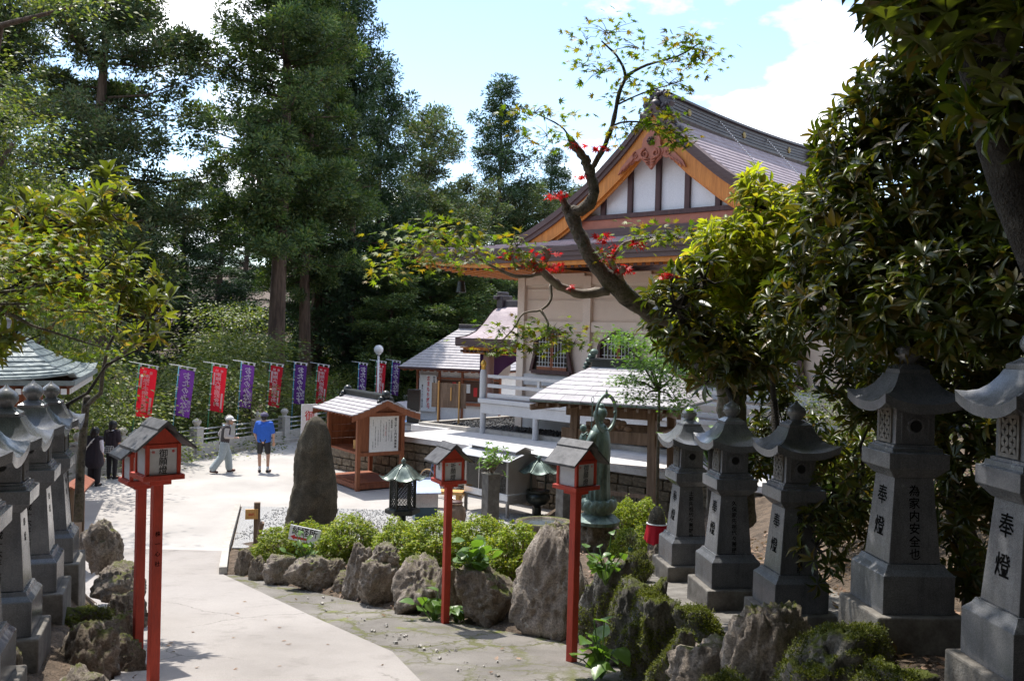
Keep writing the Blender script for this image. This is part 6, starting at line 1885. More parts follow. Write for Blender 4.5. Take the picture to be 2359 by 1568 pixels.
# standing stone
h0 = at(717, 1235, 18.6); h1 = at(717, 958, 18.6)
V, F_ = [], []
n_, m_ = 56, 110
prof = [(0, 0.62), (0.1, 0.63), (0.25, 0.58), (0.45, 0.52), (0.62, 0.46), (0.78, 0.38), (0.88, 0.30), (0.94, 0.25), (0.975, 0.17), (1.0, 0.05)]
H = h1.z - h0.z + 0.3
for j in range(m_ + 1):
    t_ = j / m_; rr = float(np.interp(t_, [a for a, b in prof], [b for a, b in prof]))
    for i in range(n_):
        a = 2 * math.pi * i / n_
        c, s_ = math.cos(a), math.sin(a)
        e = 2.6
        sup = (abs(c) ** e + abs(s_) ** e) ** (-1 / e)
        q = Vector((c * 1.2, s_ * 1.2, t_ * 3.2))
        k = 1 + noise.noise(q) * 0.18 + noise.noise(q * 3.1) * 0.07 - abs(noise.noise(Vector((c * 2.6, s_ * 2.6, t_ * 1.8)))) * 0.16 - abs(noise.noise(Vector((c * 6, s_ * 6, t_ * 5 + c * 2)))) * 0.08 + noise.noise(q * 9) * 0.03 + noise.noise(q * 20) * 0.015
        V.append((rr * sup * c * k * 0.92 + 0.04 * t_, rr * sup * s_ * k * 0.55, H * t_))
for j in range(m_):
    for i in range(n_):
        i2 = (i + 1) % n_
        F_.append((j * n_ + i, j * n_ + i2, (j + 1) * n_ + i2, (j + 1) * n_ + i))
F_.append(tuple(m_ * n_ + i for i in range(n_)))
me = bpy.data.meshes.new('standing_stone'); me.from_pydata(V, [], F_); me.polygons.foreach_set('use_smooth', np.ones(len(me.polygons), bool)); o = link('standing_stone', me, M['stele']); o.location = (h0.x, h0.y, h0.z - 0.3); o.rotation_euler = (0, 0, R(12))
tag(o, 'tall dark tapering natural stone standing in the azalea bed', 'monument stone')

# water basin
p = at(1251, 1200, 17.0)
bs_ = thing('water_basin', 'shallow oval stone basin holding still water beside the statue', 'basin', (p.x, p.y, p.z - 0.55), R(8))
mb = MB()
rows = []
pr_ = [(0.30, 0.0), (0.42, 0.2), (0.47, 0.46), (0.485, 0.53), (0.47, 0.56), (0.40, 0.565), (0.375, 0.54), (0.35, 0.48), (0.1, 0.46)]
n_ = 40
for r_, z in pr_:
    rows.append([(r_ * 1.12 * (1 + 0.03 * math.sin(3 * a + 1)) * math.cos(a), r_ * 0.95 * (1 + 0.04 * math.sin(2 * a)) * math.sin(a), z) for a in np.linspace(0, 2 * math.pi, n_ + 1)])
mb.grid(rows)
part('bowl', mb, M['rock2'], bs_, smooth=True, angle=50)
part('water', MB().lathe([(0.40, 0.50), (0.40, 0.525)], 36, ex=1.12 * 0.96, ey=0.9), M['water'], bs_)

# ------------------------------------------------------------------ bronze statue
sp = at(1376, 1196, 13.5)
st = thing('statue', 'green bronze standing figure with ring halo holding a child', 'statue', (sp.x, sp.y, sp.z), R(52))
mb = MB()
mb.lathe([(0.33, -0.05), (0.34, 0.0), (0.27, 0.06), (0.20, 0.10), (0.20, 0.13)], 26)
part('pedestal', mb, M['bronze'], st, smooth=True, angle=50)
lb = part('lotus_base', MB().lathe([(0.20, 0.12), (0.25, 0.16), (0.27, 0.22), (0.255, 0.29), (0.19, 0.31)], 26), M['bronze'], st, smooth=True, angle=60)
pet = MB()
for rowi, (zr, rr) in enumerate(((0.14, 0.255), (0.19, 0.27))):
    pass
pm = MB()
for i in range(7):
    u = -1 + 2 * i / 6
    pm.v += [(0.0, 0, 0)] * 0
rows = []
for t_ in np.linspace(0, 1, 6):
    w_ = 0.058 * math.sin(math.pi * (0.18 + 0.74 * t_)) ** 0.8
    rows.append([(w_ * u, -0.035 * math.sin(math.pi * t_) * (1 - 0.5 * u * u) - 0.03 * t_ + 0.0, 0.17 * t_) for u in np.linspace(-1, 1, 5)])
pm.grid(rows)
pme = pm.mesh('petal', True); pme.materials.append(M['bronze'])
for rowi in range(2):
    for k in range(14):
        a = 2 * math.pi * (k + 0.5 * rowi) / 14
        q = part('petal', pme, None, lb, loc=(0.235 * math.sin(a), -0.235 * math.cos(a), 0.13 + 0.035 * rowi), rz=a)
# robe: lofted sections with folds
V, rows = [], []
RZ = [(0.30, 0.205, 0.17), (0.40, 0.21, 0.17), (0.6, 0.195, 0.16), (0.85, 0.185, 0.155), (1.05, 0.19, 0.16), (1.2, 0.18, 0.15), (1.32, 0.165, 0.125), (1.40, 0.12, 0.095), (1.44, 0.06, 0.06)]
zs = np.linspace(0.30, 1.44, 40)
for z in zs:
    rx = float(np.interp(z, [a for a, b, c in RZ], [b for a, b, c in RZ])); ry = float(np.interp(z, [a for a, b, c in RZ], [c for a, b, c in RZ]))
    row = []
    for a in np.linspace(0, 2 * math.pi, 73):
        fold = 0.5 + 0.5 * math.sin(13 * a + 1.3 * math.sin(2 * a) + 1.2 * math.sin(z * 3))
        amp = 0.085 * max(0.15, min(1, (1.35 - z) / 0.7))
        hem = 0.06 * max(0, 0.45 - z) / 0.15
        k = 1 - amp * fold ** 1.5 + hem * 0.3
        row.append((rx * k * math.cos(a), ry * k * math.sin(a), z))
    rows.append(row)
rows.append([(0.0, 0.0, 1.45)] * 73)
part('robe', MB().grid(rows), M['bronze'], st, smooth=True)
arms = MB()
for sx in (-1, 1):
    rows = []
    P = [Vector((sx * 0.15, 0.0, 1.33)), Vector((sx * 0.20, 0.03, 1.18)), Vector((sx * 0.17, 0.15, 1.06)), Vector((sx * 0.05, 0.22, 1.08))]
    arms.tube(P, [0.062, 0.07, 0.062, 0.04], 12)
    for i in range(5):     # hanging sleeve folds
        arms.tube([(sx * (0.20 - 0.02 * i), 0.05 + 0.035 * i, 1.10), (sx * (0.21 - 0.02 * i), 0.05 + 0.035 * i, 0.85), (sx * (0.20 - 0.02 * i), 0.05 + 0.03 * i, 0.62 + 0.04 * i)], [0.032, 0.036, 0.016], 8)
part('sleeves', arms, M['bronze'], st, smooth=True)
hands = MB()
for sx in (-1, 1):
    hands.ball((sx * 0.04, 0.235, 1.085), 0.03, 10, 7, (1, 1.2, 0.7))
    for k in range(4): hands.tube([(sx * 0.04 - 0.018 + 0.012 * k, 0.255, 1.09), (sx * 0.03 - 0.018 + 0.012 * k, 0.285 - 0.004 * abs(k - 1.5), 1.10), (sx * 0.02 - 0.018 + 0.012 * k, 0.295, 1.125)], [0.007, 0.0065, 0.005], 6)
    hands.tube([(sx * 0.065, 0.235, 1.10), (sx * 0.06, 0.25, 1.13)], [0.009, 0.006], 6)
part('hands', hands, M['bronze'], st, smooth=True)
hd = MB()
hd.ball((0, 0.02, 1.56), 0.095, 22, 16, (0.86, 0.98, 1.15))
hd.ball((0, -0.01, 1.60), 0.098, 18, 12, (0.95, 1.0, 0.95))
hd.tube([(0, 0.0, 1.40), (0, 0.005, 1.50)], [0.055, 0.048], 14)
hd.tube([(0, 0.108, 1.575), (0, 0.122, 1.545), (0, 0.112, 1.535)], [0.008, 0.013, 0.010], 7)
hd.ball((0, 0.108, 1.508), 0.018, 9, 6, (1.3, 0.5, 0.4))
for sx in (-1, 1):
    hd.ball((sx * 0.033, 0.100, 1.572), 0.014, 8, 6, (1.2, 0.5, 0.5)); hd.ball((sx * 0.085, 0.015, 1.545), 0.03, 9, 7, (0.35, 0.7, 1.5))
hdp = part('head', hd, M['bronze'], st, smooth=True)
part('hair_bun', MB().ball((0, -0.01, 1.70), 0.05, 14, 10, (1, 1, 0.9)), M['bronze'], hdp, smooth=True)
hl_ = MB()
rows = []
for a in np.linspace(0, 2 * math.pi, 57):
    rows.append([(r_ * math.sin(a), -0.10 + y_, 1.60 + r_ * math.cos(a)) for r_, y_ in ((0.245, -0.012), (0.295, -0.012), (0.295, 0.012), (0.245, 0.012), (0.245, -0.012))])
hl_.grid(rows)
for a in (0, math.pi / 2, math.pi, 3 * math.pi / 2): hl_.ball((0.247 * math.sin(a), -0.10, 1.60 + 0.247 * math.cos(a)), 0.026, 9, 6)
hl_.lathe([(0.022, 1.89), (0.014, 1.93), (0.001, 1.97)], 9, Matrix.Translation((0, -0.10, 0)))
hl_.tube([(0, -0.09, 1.36), (0, -0.10, 1.42)], 0.014, 7)
part('halo', hl_, M['bronze'], st)
part('staff', MB().tube([(0.12, 0.24, 0.98), (0.12, 0.22, 1.75)], 0.008, 7).tube([(0.12 + 0.035 * math.cos(a), 0.22, 1.78 + 0.045 * math.sin(a)) for a in np.linspace(0, 2 * math.pi, 15)], 0.005, 5), M['bronze'], st)
ch = MB()
ch.tube([(-0.02, 0.27, 1.08), (-0.01, 0.30, 1.18), (0.0, 0.29, 1.27)], [0.06, 0.058, 0.04], 12)
ch.ball((0, 0.30, 1.345), 0.055, 14, 10, (0.9, 1, 1.08))
for sx in (-1, 1):
    ch.tube([(sx * 0.045, 0.29, 1.26), (sx * 0.07, 0.25, 1.24), (sx * 0.05, 0.19, 1.30)], [0.018, 0.016, 0.012], 8)
    ch.tube([(sx * 0.03, 0.29, 1.07), (sx * 0.05, 0.37, 1.04), (sx * 0.045, 0.40, 0.98)], [0.032, 0.026, 0.018], 8)
part('child_figure', ch, M['bronze'], st, smooth=True)
lf = MB()
for k in range(5): lf.ball((0.03 * math.cos(k * 1.3), 0.40 + 0.03 * math.sin(k * 1.3), 1.02), 0.03, 8, 5, (1, 1, 0.5))
part('lotus_bud', lf, M['bronze'], st, smooth=True)

# figure with a red bib beside the first lantern
p = at(1511, 1262, 12.2)
jb = thing('jizo_figure', 'small worn stone figure in a crimson bib beside the first lantern', 'figurine', (p.x, p.y, p.z), R(-30))
part('body', MB().lathe([(0.10, 0), (0.125, 0.1), (0.13, 0.3), (0.115, 0.42), (0.09, 0.50), (0.05, 0.555), (0.01, 0.58)], 22, ex=1.0, ey=0.8), M['stele'], jb, smooth=True)
part('nose', MB().ball((0.0, -0.11, 0.40), 0.02, 8, 6), M['stele'], jb, smooth=True)
rows = []
for t_ in np.linspace(0, 1, 8):
    rows.append([((0.135 + 0.03 * t_ + 0.010 * math.sin(a * 9) * t_) * math.sin(a), -(0.112 + 0.035 * t_ + 0.010 * math.sin(a * 9) * t_) * math.cos(a), 0.33 - 0.26 * t_ * (1 - 0.25 * abs(a) / 1.6)) for a in np.linspace(-1.7, 1.7, 31)])
bb = part('bib', MB().grid(rows), M['banner_red'], jb, smooth=True)
part('bib_string', MB().tube([(0.137 * math.sin(a), -0.114 * math.cos(a), 0.335) for a in np.linspace(-2.6, 2.6, 24)], 0.008, 6), M['white'], bb)
rock(1486, 1252, 1540, 1300, 12.0, 41, 'low flat stone under the figure with the crimson bib', 'rock2', 0.05, group=GR_)
# ------------------------------------------------------------------ foliage tools
def norm(a): return a / np.maximum(np.linalg.norm(a, axis=-1, keepdims=True), 1e-9)
def frames(d, up):
    """rows x (width), y (length = d), z (leaf normal)"""
    y = norm(d); x = norm(np.cross(y, up)); z = np.cross(x, y)
    return np.stack([x, y, z], 1)
RHOMB_V = [(0, 0, 0), (-0.5, 0.45, 0.05), (0, 1, -0.08), (0.5, 0.45, 0.05)]; RHOMB_F = [(0, 3, 2, 1)]
# long leaf with a folded midrib and a drooping tip
LEAF_V = [(0, 0, 0), (0, .33, .0), (0, .68, -.03), (0, 1, -.14), (-.5, .38, .06), (-.42, .70, .03), (.5, .38, .06), (.42, .70, .03)]
LEAF_F = [(0, 6, 1), (0, 1, 4), (1, 6, 7), (1, 7, 2), (4, 1, 2), (4, 2, 5), (2, 7, 3), (5, 2, 3)]
def star_leaf(n=7):
    V = [(0, 0, 0)]
    tips = [(-118, .42), (-78, .72), (-38, .92), (0, 1.0), (38, .92), (78, .72), (118, .42)]
    for i, (a, L) in enumerate(tips):
        a_ = R(a); V.append((math.sin(a_) * L, math.cos(a_) * L + 0.1, -0.10 * L))
        if i < len(tips) - 1:
            b_ = R((a + tips[i + 1][0]) / 2); V.append((math.sin(b_) * 0.33, math.cos(b_) * 0.33 + 0.1, 0.02))
    F_ = [(0, i + 1, i) for i in range(1, len(V) - 1)]
    return V, F_
STAR_V, STAR_F = star_leaf()

def cedar_tuft(seed, nb=64):
    r = np.random.default_rng(seed)
    d = r.normal(size=(nb, 3)); d[:, 2] = d[:, 2] * 0.8 + 0.25; d = norm(d)
    O = d * (r.uniform(0.1, 1.0, nb) ** 0.5 * 0.40)[:, None] + r.normal(size=(nb, 3)) * 0.035
    FRm = frames(d + r.normal(size=(nb, 3)) * 0.35 + np.array([0, 0, 0.1]), r.normal(size=(nb, 3)))
    L = r.uniform(0.09, 0.22, nb)
    return scatter([(0, 0, 0), (-0.5, 0.4, 0.03), (0.0, 1, -0.16), (0.5, 0.4, 0.03)], RHOMB_F, O, FRm, np.stack([L * 0.40, L, L], -1))

def make_cedar(seed, H, clear, Rm, nbr, mat, shape=0.75, tuft=(0.6, 1.0), tufts_per=7, nb=60):
    """trunk with limbs and a crown of needle tufts held on the outer parts of the branches"""
    r = np.random.default_rng(seed)
    tk = MB()
    pts = [(0.15 * math.sin(z * 0.3 + seed), 0.12 * math.cos(z * 0.23), z) for z in np.linspace(0, H * 0.96, 12)]
    rb = H * 0.017
    tk.tube(pts, [rb * 1.35] + [rb * (1 - 0.92 * i / 11) for i in range(1, 12)], 10)
    cen, sz, axd = [], [], []
    for b in range(nbr):
        t_ = (b + r.random()) / nbr
        z = clear + (H - clear) * t_ ** 0.95
        f = (1 - t_) ** shape * (0.55 + 0.45 * min(1, t_ / 0.18)) + 0.05
        L = Rm * f * r.uniform(0.5, 1.25)
        az = r.uniform(0, 2 * math.pi)
        el = -0.25 + 0.65 * t_ + r.normal() * 0.12
        d = np.array([math.cos(az) * math.cos(el), math.sin(az) * math.cos(el), math.sin(el)])
        p0 = np.array([0, 0, z]); tip = p0 + d * L + np.array([0, 0, 0.12 * L])
        if L > 1.2: tk.tube([p0, p0 + d * L * 0.5 + np.array([0, 0, -0.02 * L]), tip], [0.03 + 0.008 * L, 0.02 + 0.006 * L, 0.01], 5)
        k = max(2, int(tufts_per * (0.4 + 0.6 * L / Rm)))
        for j in range(k):
            s = 1.03 - 0.85 * (r.random() ** 1.3) if j else 1.0
            side = np.array([-d[1], d[0], 0]) * r.normal() * 0.16 * L * (0.35 + 0.65 * s)
            q = p0 + (tip - p0) * s + side + np.array([0, 0, -0.10 * L * math.sin(math.pi * s)]) + r.normal(size=3) * np.array([0.14, 0.14, 0.12])
            cen.append(q); sz.append(r.uniform(*tuft) * (0.8 + 0.25 * s)); axd.append(d)
    for b in range(70):
        z = clear + (H - clear) * r.random() * 0.94; f = (1 - (z - clear) / (H - clear)) ** shape * Rm
        a_ = r.uniform(0, 2 * math.pi); q_ = r.uniform(0.1, 0.42) * f + 0.3
        cen.append(np.array([q_ * math.cos(a_), q_ * math.sin(a_), z])); sz.append(r.uniform(*tuft)); axd.append(np.array([1.0, 0, 0]))
    cen = np.array(cen); sz = np.array(sz)
    Vs, Fs, o_ = [], [], 0
    T = [cedar_tuft(seed * 10 + k, nb) for k in range(3)]
    which = r.integers(0, 3, len(cen))
    for k in range(3):
        sel = which == k
        n = int(sel.sum())
        a = r.uniform(0, 2 * math.pi, n); c, s_ = np.cos(a), np.sin(a); z0 = np.zeros(n); o1 = np.ones(n)
        FR = np.stack([np.stack([c, s_, z0], -1), np.stack([-s_, c, z0], -1), np.stack([z0, z0, o1], -1)], 1)
        V, F_ = scatter(T[k][0], T[k][1], cen[sel], FR, np.stack([sz[sel]] * 2 + [sz[sel] * 0.85], -1))
        Vs.append(V); Fs.append(F_ + o_); o_ += len(V)
    crown = mesh_np('crown', np.vstack(Vs), np.vstack(Fs)); crown.materials.append(M[mat])
    trunk = tk.mesh('trunk', True); trunk.materials.append(M['bark'])
    return trunk, crown

def tree(name, label, cat, meshes, loc, sc, rz, group=None):
    t_ = thing(name, label, cat, loc, rz, group); t_.scale = sc if hasattr(sc, '__len__') else (sc,) * 3
    part('trunk', meshes[0], None, t_); part('crown', meshes[1], None, t_)
    return t_

CA = make_cedar(1, 27, 9.0, 4.3, 135, 'cedar2', 0.50, (0.85, 1.5), 9, 150)
CB = make_cedar(2, 27, 10.0, 3.7, 135, 'cedar', 0.50, (0.8, 1.4), 7, 150)
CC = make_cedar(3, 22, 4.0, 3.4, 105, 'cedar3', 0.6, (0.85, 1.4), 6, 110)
CD = make_cedar(4, 20, 1.0, 3.4, 120, 'cedar', 0.6, (0.85, 1.4), 7, 120)
CE = make_cedar(7, 20, 5.0, 3.6, 80, 'cedar2', 0.35, (0.8, 1.4), 8, 110)
CG_ = 'cedars of the ravine forest'
def put(meshes, px, D, zb, sc, rz, label, name='cedar_tree', cat='cedar'):
    p = at(px, 760, D)
    return tree(name, label, cat, meshes, (p.x, p.y, zb), sc, R(rz), CG_)
put(CA, 225, 38, -3, 1.0, 20, 'broad dull green cedar filling the upper corner above the small hall')
put(CA, -10, 43, -3, (0.9, 0.9, 0.95), 140, 'shaded cedar at the edge behind the broad dull green cedar')
put(CB, 640, 40, -3, 1.05, 75, 'tallest bright green cedar with bare red trunk behind the banners')
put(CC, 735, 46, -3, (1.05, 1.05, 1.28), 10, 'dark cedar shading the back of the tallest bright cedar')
put(CB, 705, 43, -3, (0.85, 0.85, 0.92), 310, 'cedar with the thick bare trunk over the purple banner')
put(CC, 800, 47, -3, (1.0, 1.0, 1.15), 120, 'dark narrow cedar stepping down toward the open sky')
put(CC, 872, 50, -3, (0.95, 0.95, 0.98), 220, 'dark cedar with ragged tip above the maple leaves')
put(CE, 962, 56, -2, (1.05, 1.05, 0.98), 45, 'thin topped cedar against the white cloud')
put(CE, 1010, 52, -3, (0.95, 0.95, 0.75), 95, 'shorter dull cedar in front of the thin topped one')
put(CC, 1140, 62, -1, (1.1, 1.1, 1.02), 330, 'dark conifer with rounded crown standing against white cloud')
put(CE, 1085, 58, -2, (0.95, 0.95, 0.78), 170, 'brownish cedar beside the dark rounded conifer')
put(CE, 1200, 64, 0, (0.95, 0.95, 0.72), 15, 'small conifer right of the dark rounded conifer')
put(CC, 1262, 70, 1, (0.95, 0.95, 0.78), 260, 'distant conifer peeping over the temple roof slope')
put(CE, 1315, 74, 1, (0.95, 0.95, 0.75), 60, 'farthest conifer by the temple gable edge')
put(CD, 985, 47, -4, (0.95, 0.95, 0.62), 30, 'bright young cedar below the maple branch')
put(CD, 1060, 46, -4, (1.05, 1.05, 0.60), 130, 'bright puffy cedar behind the charm office roof')
put(CD, 905, 44, -4, (0.9, 0.9, 0.55), 230, 'puffy cedar rising behind the globe lamp')
put(CD, 1130, 52, -3, (0.9, 0.9, 0.58), 290, 'cedar in shade beside the temple eave')
put(CE, 1900, 72, 2, (1.1, 1.1, 0.86), 110, 'conifer showing between temple roof and rhododendron')
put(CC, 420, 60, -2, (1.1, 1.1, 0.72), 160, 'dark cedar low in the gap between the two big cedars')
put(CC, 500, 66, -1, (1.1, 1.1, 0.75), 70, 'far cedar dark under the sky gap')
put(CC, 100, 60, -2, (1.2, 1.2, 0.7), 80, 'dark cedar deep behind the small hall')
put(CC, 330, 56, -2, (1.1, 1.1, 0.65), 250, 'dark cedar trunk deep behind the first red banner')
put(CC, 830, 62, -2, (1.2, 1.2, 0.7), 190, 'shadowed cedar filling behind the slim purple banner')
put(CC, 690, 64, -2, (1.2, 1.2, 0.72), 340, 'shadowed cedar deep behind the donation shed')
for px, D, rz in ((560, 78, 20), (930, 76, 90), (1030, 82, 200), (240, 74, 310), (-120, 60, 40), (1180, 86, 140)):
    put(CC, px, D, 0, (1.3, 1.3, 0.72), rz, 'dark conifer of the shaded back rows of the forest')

# big unseen trees added round the viewer and up the hillside: they shade the lantern terrace
SG_ = 'tall cedars shading the lantern terrace from outside the view'
for i, (x, y, k, s_, rz) in enumerate(((7.5, 2.0, CD, 1.0, 0), (9.5, 8.0, CA, 0.8, 70), (6.2, -2.5, CD, 1.05, 140), (11.5, 13.0, CD, 1.1, 30), (1.5, -7.0, CD, 1.2, 200), (-5.0, -5.5, CD, 1.1, 260), (-9.5, 1.0, CD, 1.1, 310), (13.0, 3.0, CC, 1.2, 55), (3.6, -5.0, CD, 0.9, 120), (-1.2, -6.5, CD, 1.0, 20))):
    tree('cedar_tree', 'tall shading cedar of the precinct outside the picture', 'cedar', k, (x, y, float(Hg(x, y)) - 0.3), s_, R(rz), SG_)
# ------------------------------------------------------------------ broadleaved trees behind the fence
def leaf_cloud(seed, blobs, nleaf, size, tv=RHOMB_V, tf=RHOMB_F, wid=0.55, flat=0.6, shell=0.55, k=26):
    """leaves gathered in flattened sprays inside a list of (x, y, z, rx, ry, rz) blobs"""
    r = np.random.default_rng(seed)
    bl = np.array(blobs, float); vol = bl[:, 3] * bl[:, 4] * bl[:, 5]; pr = vol ** 0.67; pr /= pr.sum()
    nsp = max(3, nleaf // k)
    w_ = r.choice(len(bl), nsp, p=pr)
    d = norm(r.normal(size=(nsp, 3)) + np.array([0, 0, 0.25])); rad = (shell + (1 - shell) * r.random(nsp)) 
    C = bl[w_, :3] + d * rad[:, None] * bl[w_, 3:]
    out_ = norm(d * np.array([1, 1, 0.5]))
    idx_ = np.repeat(np.arange(nsp), k)
    n = len(idx_)
    spr = np.minimum(size * 5.0, bl[w_, 3] * 0.55)[idx_][:, None]
    off_ = r.normal(size=(n, 3)) * np.array([1, 1, 0.28]) * spr
    O = C[idx_] + off_ + out_[idx_] * 0
    dd = norm(off_ * np.array([1, 1, 0.3]) + out_[idx_] * spr * 0.8 + r.normal(size=(n, 3)) * spr * 0.3)
    dd[:, 2] -= 0.2
    up = norm(np.array([0, 0, 1.0]) + r.normal(size=(n, 3)) * flat)
    L = size * r.uniform(0.7, 1.3, n)
    return scatter(tv, tf, O, frames(dd, up), np.stack([L * wid, L, L], -1))

def make_broad(seed, H, Rm, mat, nleaf, size, bark='bark'):
    r = np.random.default_rng(seed)
    blobs = []
    tk = MB(); tk.tube([(0, 0, -0.6), (0.1, 0, H * 0.3), (0.0, 0.1, H * 0.55)], [0.16, 0.11, 0.06], 8)
    for i in range(13):
        a = r.uniform(0, 2 * math.pi); q = r.random() ** 0.6; z = H * r.uniform(0.35, 0.95)
        rr = Rm * q * math.sqrt(max(0.1, 1 - ((z / H - 0.55) / 0.6) ** 2))
        s = Rm * r.uniform(0.28, 0.46)
        blobs.append((rr * math.cos(a), rr * math.sin(a), z, s, s, s * 0.55))
        tk.tube([(0.05, 0, H * r.uniform(0.2, 0.4)), (rr * 0.5 * math.cos(a), rr * 0.5 * math.sin(a), z * 0.8), (rr * math.cos(a), rr * math.sin(a), z)], [0.06, 0.04, 0.015], 6)
    V, F_ = leaf_cloud(seed + 50, blobs, nleaf, size)
    c = mesh_np('crown', V, F_); c.materials.append(M[mat])
    t_ = tk.mesh('trunk', True); t_.materials.append(M[bark])
    return t_, c
BA = make_broad(21, 7.5, 3.2, 'broad', 15000, 0.13)
BB = make_broad(22, 6.0, 3.0, 'broad', 14000, 0.12)
BC = make_broad(23, 6.5, 3.0, 'broad', 12000, 0.13)
BG_ = 'broadleaf trees behind the stone fence'
for (m_, px, D, zb, sc, rz, lab) in [
    (BA, 500, 35, -3.2, (1.15, 1.1, 0.95), 10, 'light green tree above the walking man and red banner'),
    (BB, 400, 32, -3.6, (1.0, 1.0, 0.98), 100, 'dusky green tree between the first red and purple banners'),
    (BA, 590, 37, -3.6, (1.0, 1.0, 0.92), 200, 'sunlit layered maple behind the cyclist'),
    (BB, 300, 30, -3.4, (1.0, 1.0, 0.92), 40, 'shaded tree beside the small hall roof corner'),
    (BC, 690, 40, -3.6, (1.0, 1.0, 0.85), 300, 'low green tree behind the purple banner at the shed eave'),
    (BC, 790, 43, -3.6, (1.0, 1.0, 0.88), 150, 'green tree above the donation shed ridge'),
    (BB, 880, 46, -3.8, (1.0, 1.0, 1.0), 250, 'tree filling behind the globe lamp'),
    (BA, 455, 31, -4.4, (0.8, 0.8, 0.75), 130, 'yellowish low maple just behind the fence posts'),
    (BC, 640, 36, -4.2, (0.8, 0.8, 0.75), 70, 'low shaded tree between cyclist and shed'),
    (BB, 950, 44, -3.0, (0.8, 0.8, 0.75), 20, 'bright small tree beside the black slab'),
    (BC, 210, 27, -3.2, (0.9, 0.9, 0.75), 220, 'dark low tree behind the two women'),
    (BA, 60, 33, -3.0, (1.1, 1.1, 1.0), 280, 'dense tree behind the small hall'),
    (BB, 10, 24.5, -1.0, (1.0, 1.0, 1.5), 190, 'tree overshadowing the paving in front of the two women'),
    (BC, 545, 48, -3.0, (1.3, 1.3, 1.25), 330, 'dim tall tree under the cedar trunks'),
    (BB, 760, 52, -3.0, (1.3, 1.3, 1.3), 60, 'dim broad tree behind the shed in cedar shade'),
    (BB, 1060, 50, -3.0, (1.2, 1.2, 1.0), 160, 'dim tree behind the charm office'),
]:
    p = at(px, 760, D)
    tree('broadleaf_tree', lab, 'tree', m_, (p.x, p.y, zb), sc, R(rz), BG_)
for i, (m_, x, y, sc, lab) in enumerate(((BC, 6.6, 8.6, 0.62, 'leafy small tree on the slope behind the tall lantern'), (BB, 7.2, 12.2, 0.7, 'leafy small tree on the slope behind the second lantern'), (BA, 6.2, 4.6, 0.6, 'leafy small tree on the slope beside the lantern cut by the picture edge'), (BC, 9.5, 10.0, 0.75, 'small tree higher up the slope behind the lantern row'), (BB, 5.0, 11.8, 0.38, 'low leafy bush on the slope between the middle lanterns'))):
    tree('broadleaf_tree', lab, 'tree', m_, (x, y, float(Hg(x, y)) - 0.9 * sc), sc, R(70 * i), 'small trees on the slope behind the lanterns')
# unseen evergreen added above the view: its crown blocks sky over the lantern terrace
ob = Vector((6.2, 6.5, 3.2))
bl4 = []
for (x, y) in ((3.9, 7.2), (1.9, 6.6), (5.2, 9.5), (1.0, 5.5), (2.6, 5.0), (4.2, 5.2), (5.8, 7.0), (0.6, 3.0), (2.4, 2.4), (4.4, 2.6), (6.4, 3.8), (-1.2, 1.5), (0.4, 0.2), (3.0, -0.4), (6.4, 10.0), (-1.0, -1.5), (1.8, -2.0), (4.5, -1.0)):
    bl4.append((x - ob.x, y - ob.y, 4.35 + 0.40 * max(y, 2) + 2.1 - ob.z + 0.15 * x, 1.35, 1.35, 0.8))
V, F_ = leaf_cloud(88, bl4, 34000, 0.15)
t_ = thing('shade_tree', 'old evergreen spreading over the lantern terrace above the picture', 'tree', ob)
cm = mesh_np('crown', V, F_); cm.materials.append(M['cedar3']); part('crown', cm, None, t_)
tk = MB(); tk.tube([(0, 0, -0.6), (-0.1, 0, 2.5), (-0.6, 0.2, 4.6), (-1.4, 0.4, 6.4)], [0.34, 0.26, 0.2, 0.12], 12)
for b in bl4: tk.tube([(-0.6, 0.2, 4.6), (b[0] * 0.5 - 0.2, b[1] * 0.5, b[2] * 0.85), (b[0], b[1], b[2])], [0.11, 0.07, 0.02], 6)
part('trunk', tk, M['darkbark'], t_, smooth=True)
# drooping bright foliage at the picture's edge
p = at(-60, 500, 24)
V, F_ = leaf_cloud(77, [(*at(30, 330, 24), 1.1, 1.0, 0.9), (*at(-20, 450, 24), 1.2, 1.0, 1.0), (*at(60, 440, 25), 0.9, 0.9, 0.8), (*at(175, 15, 22), 0.9, 0.8, 0.35), (*at(20, 560, 24), 0.9, 0.8, 0.7), (*at(-120, 200, 24), 2, 1.5, 2), (*at(20, -60, 23), 1.8, 1.2, 0.8)], 9000, 0.12)
t_ = thing('oak_tree', 'yellow-green broadleaf tree hanging into the picture edge above the hall', 'tree', (p.x, p.y, 0))
cm = mesh_np('crown', V - np.array([p.x, p.y, 0]), F_); cm.materials.append(M['broad']); part('crown', cm, None, t_)
part('trunk', MB().tube([Vector((-0.8, 0, -0.5)), Vector((-0.6, 0, 3)), Vector((-0.2, 0, 7)), at(30, 330, 24) - Vector((p.x, p.y, 0))], [0.35, 0.28, 0.16, 0.05], 10).tube([Vector((-0.2, 0, 7)), at(0, 60, 23) - Vector((p.x, p.y, 0)), at(175, 15, 22) - Vector((p.x, p.y, 0))], [0.16, 0.1, 0.03], 8), M['bark'], t_, smooth=True)

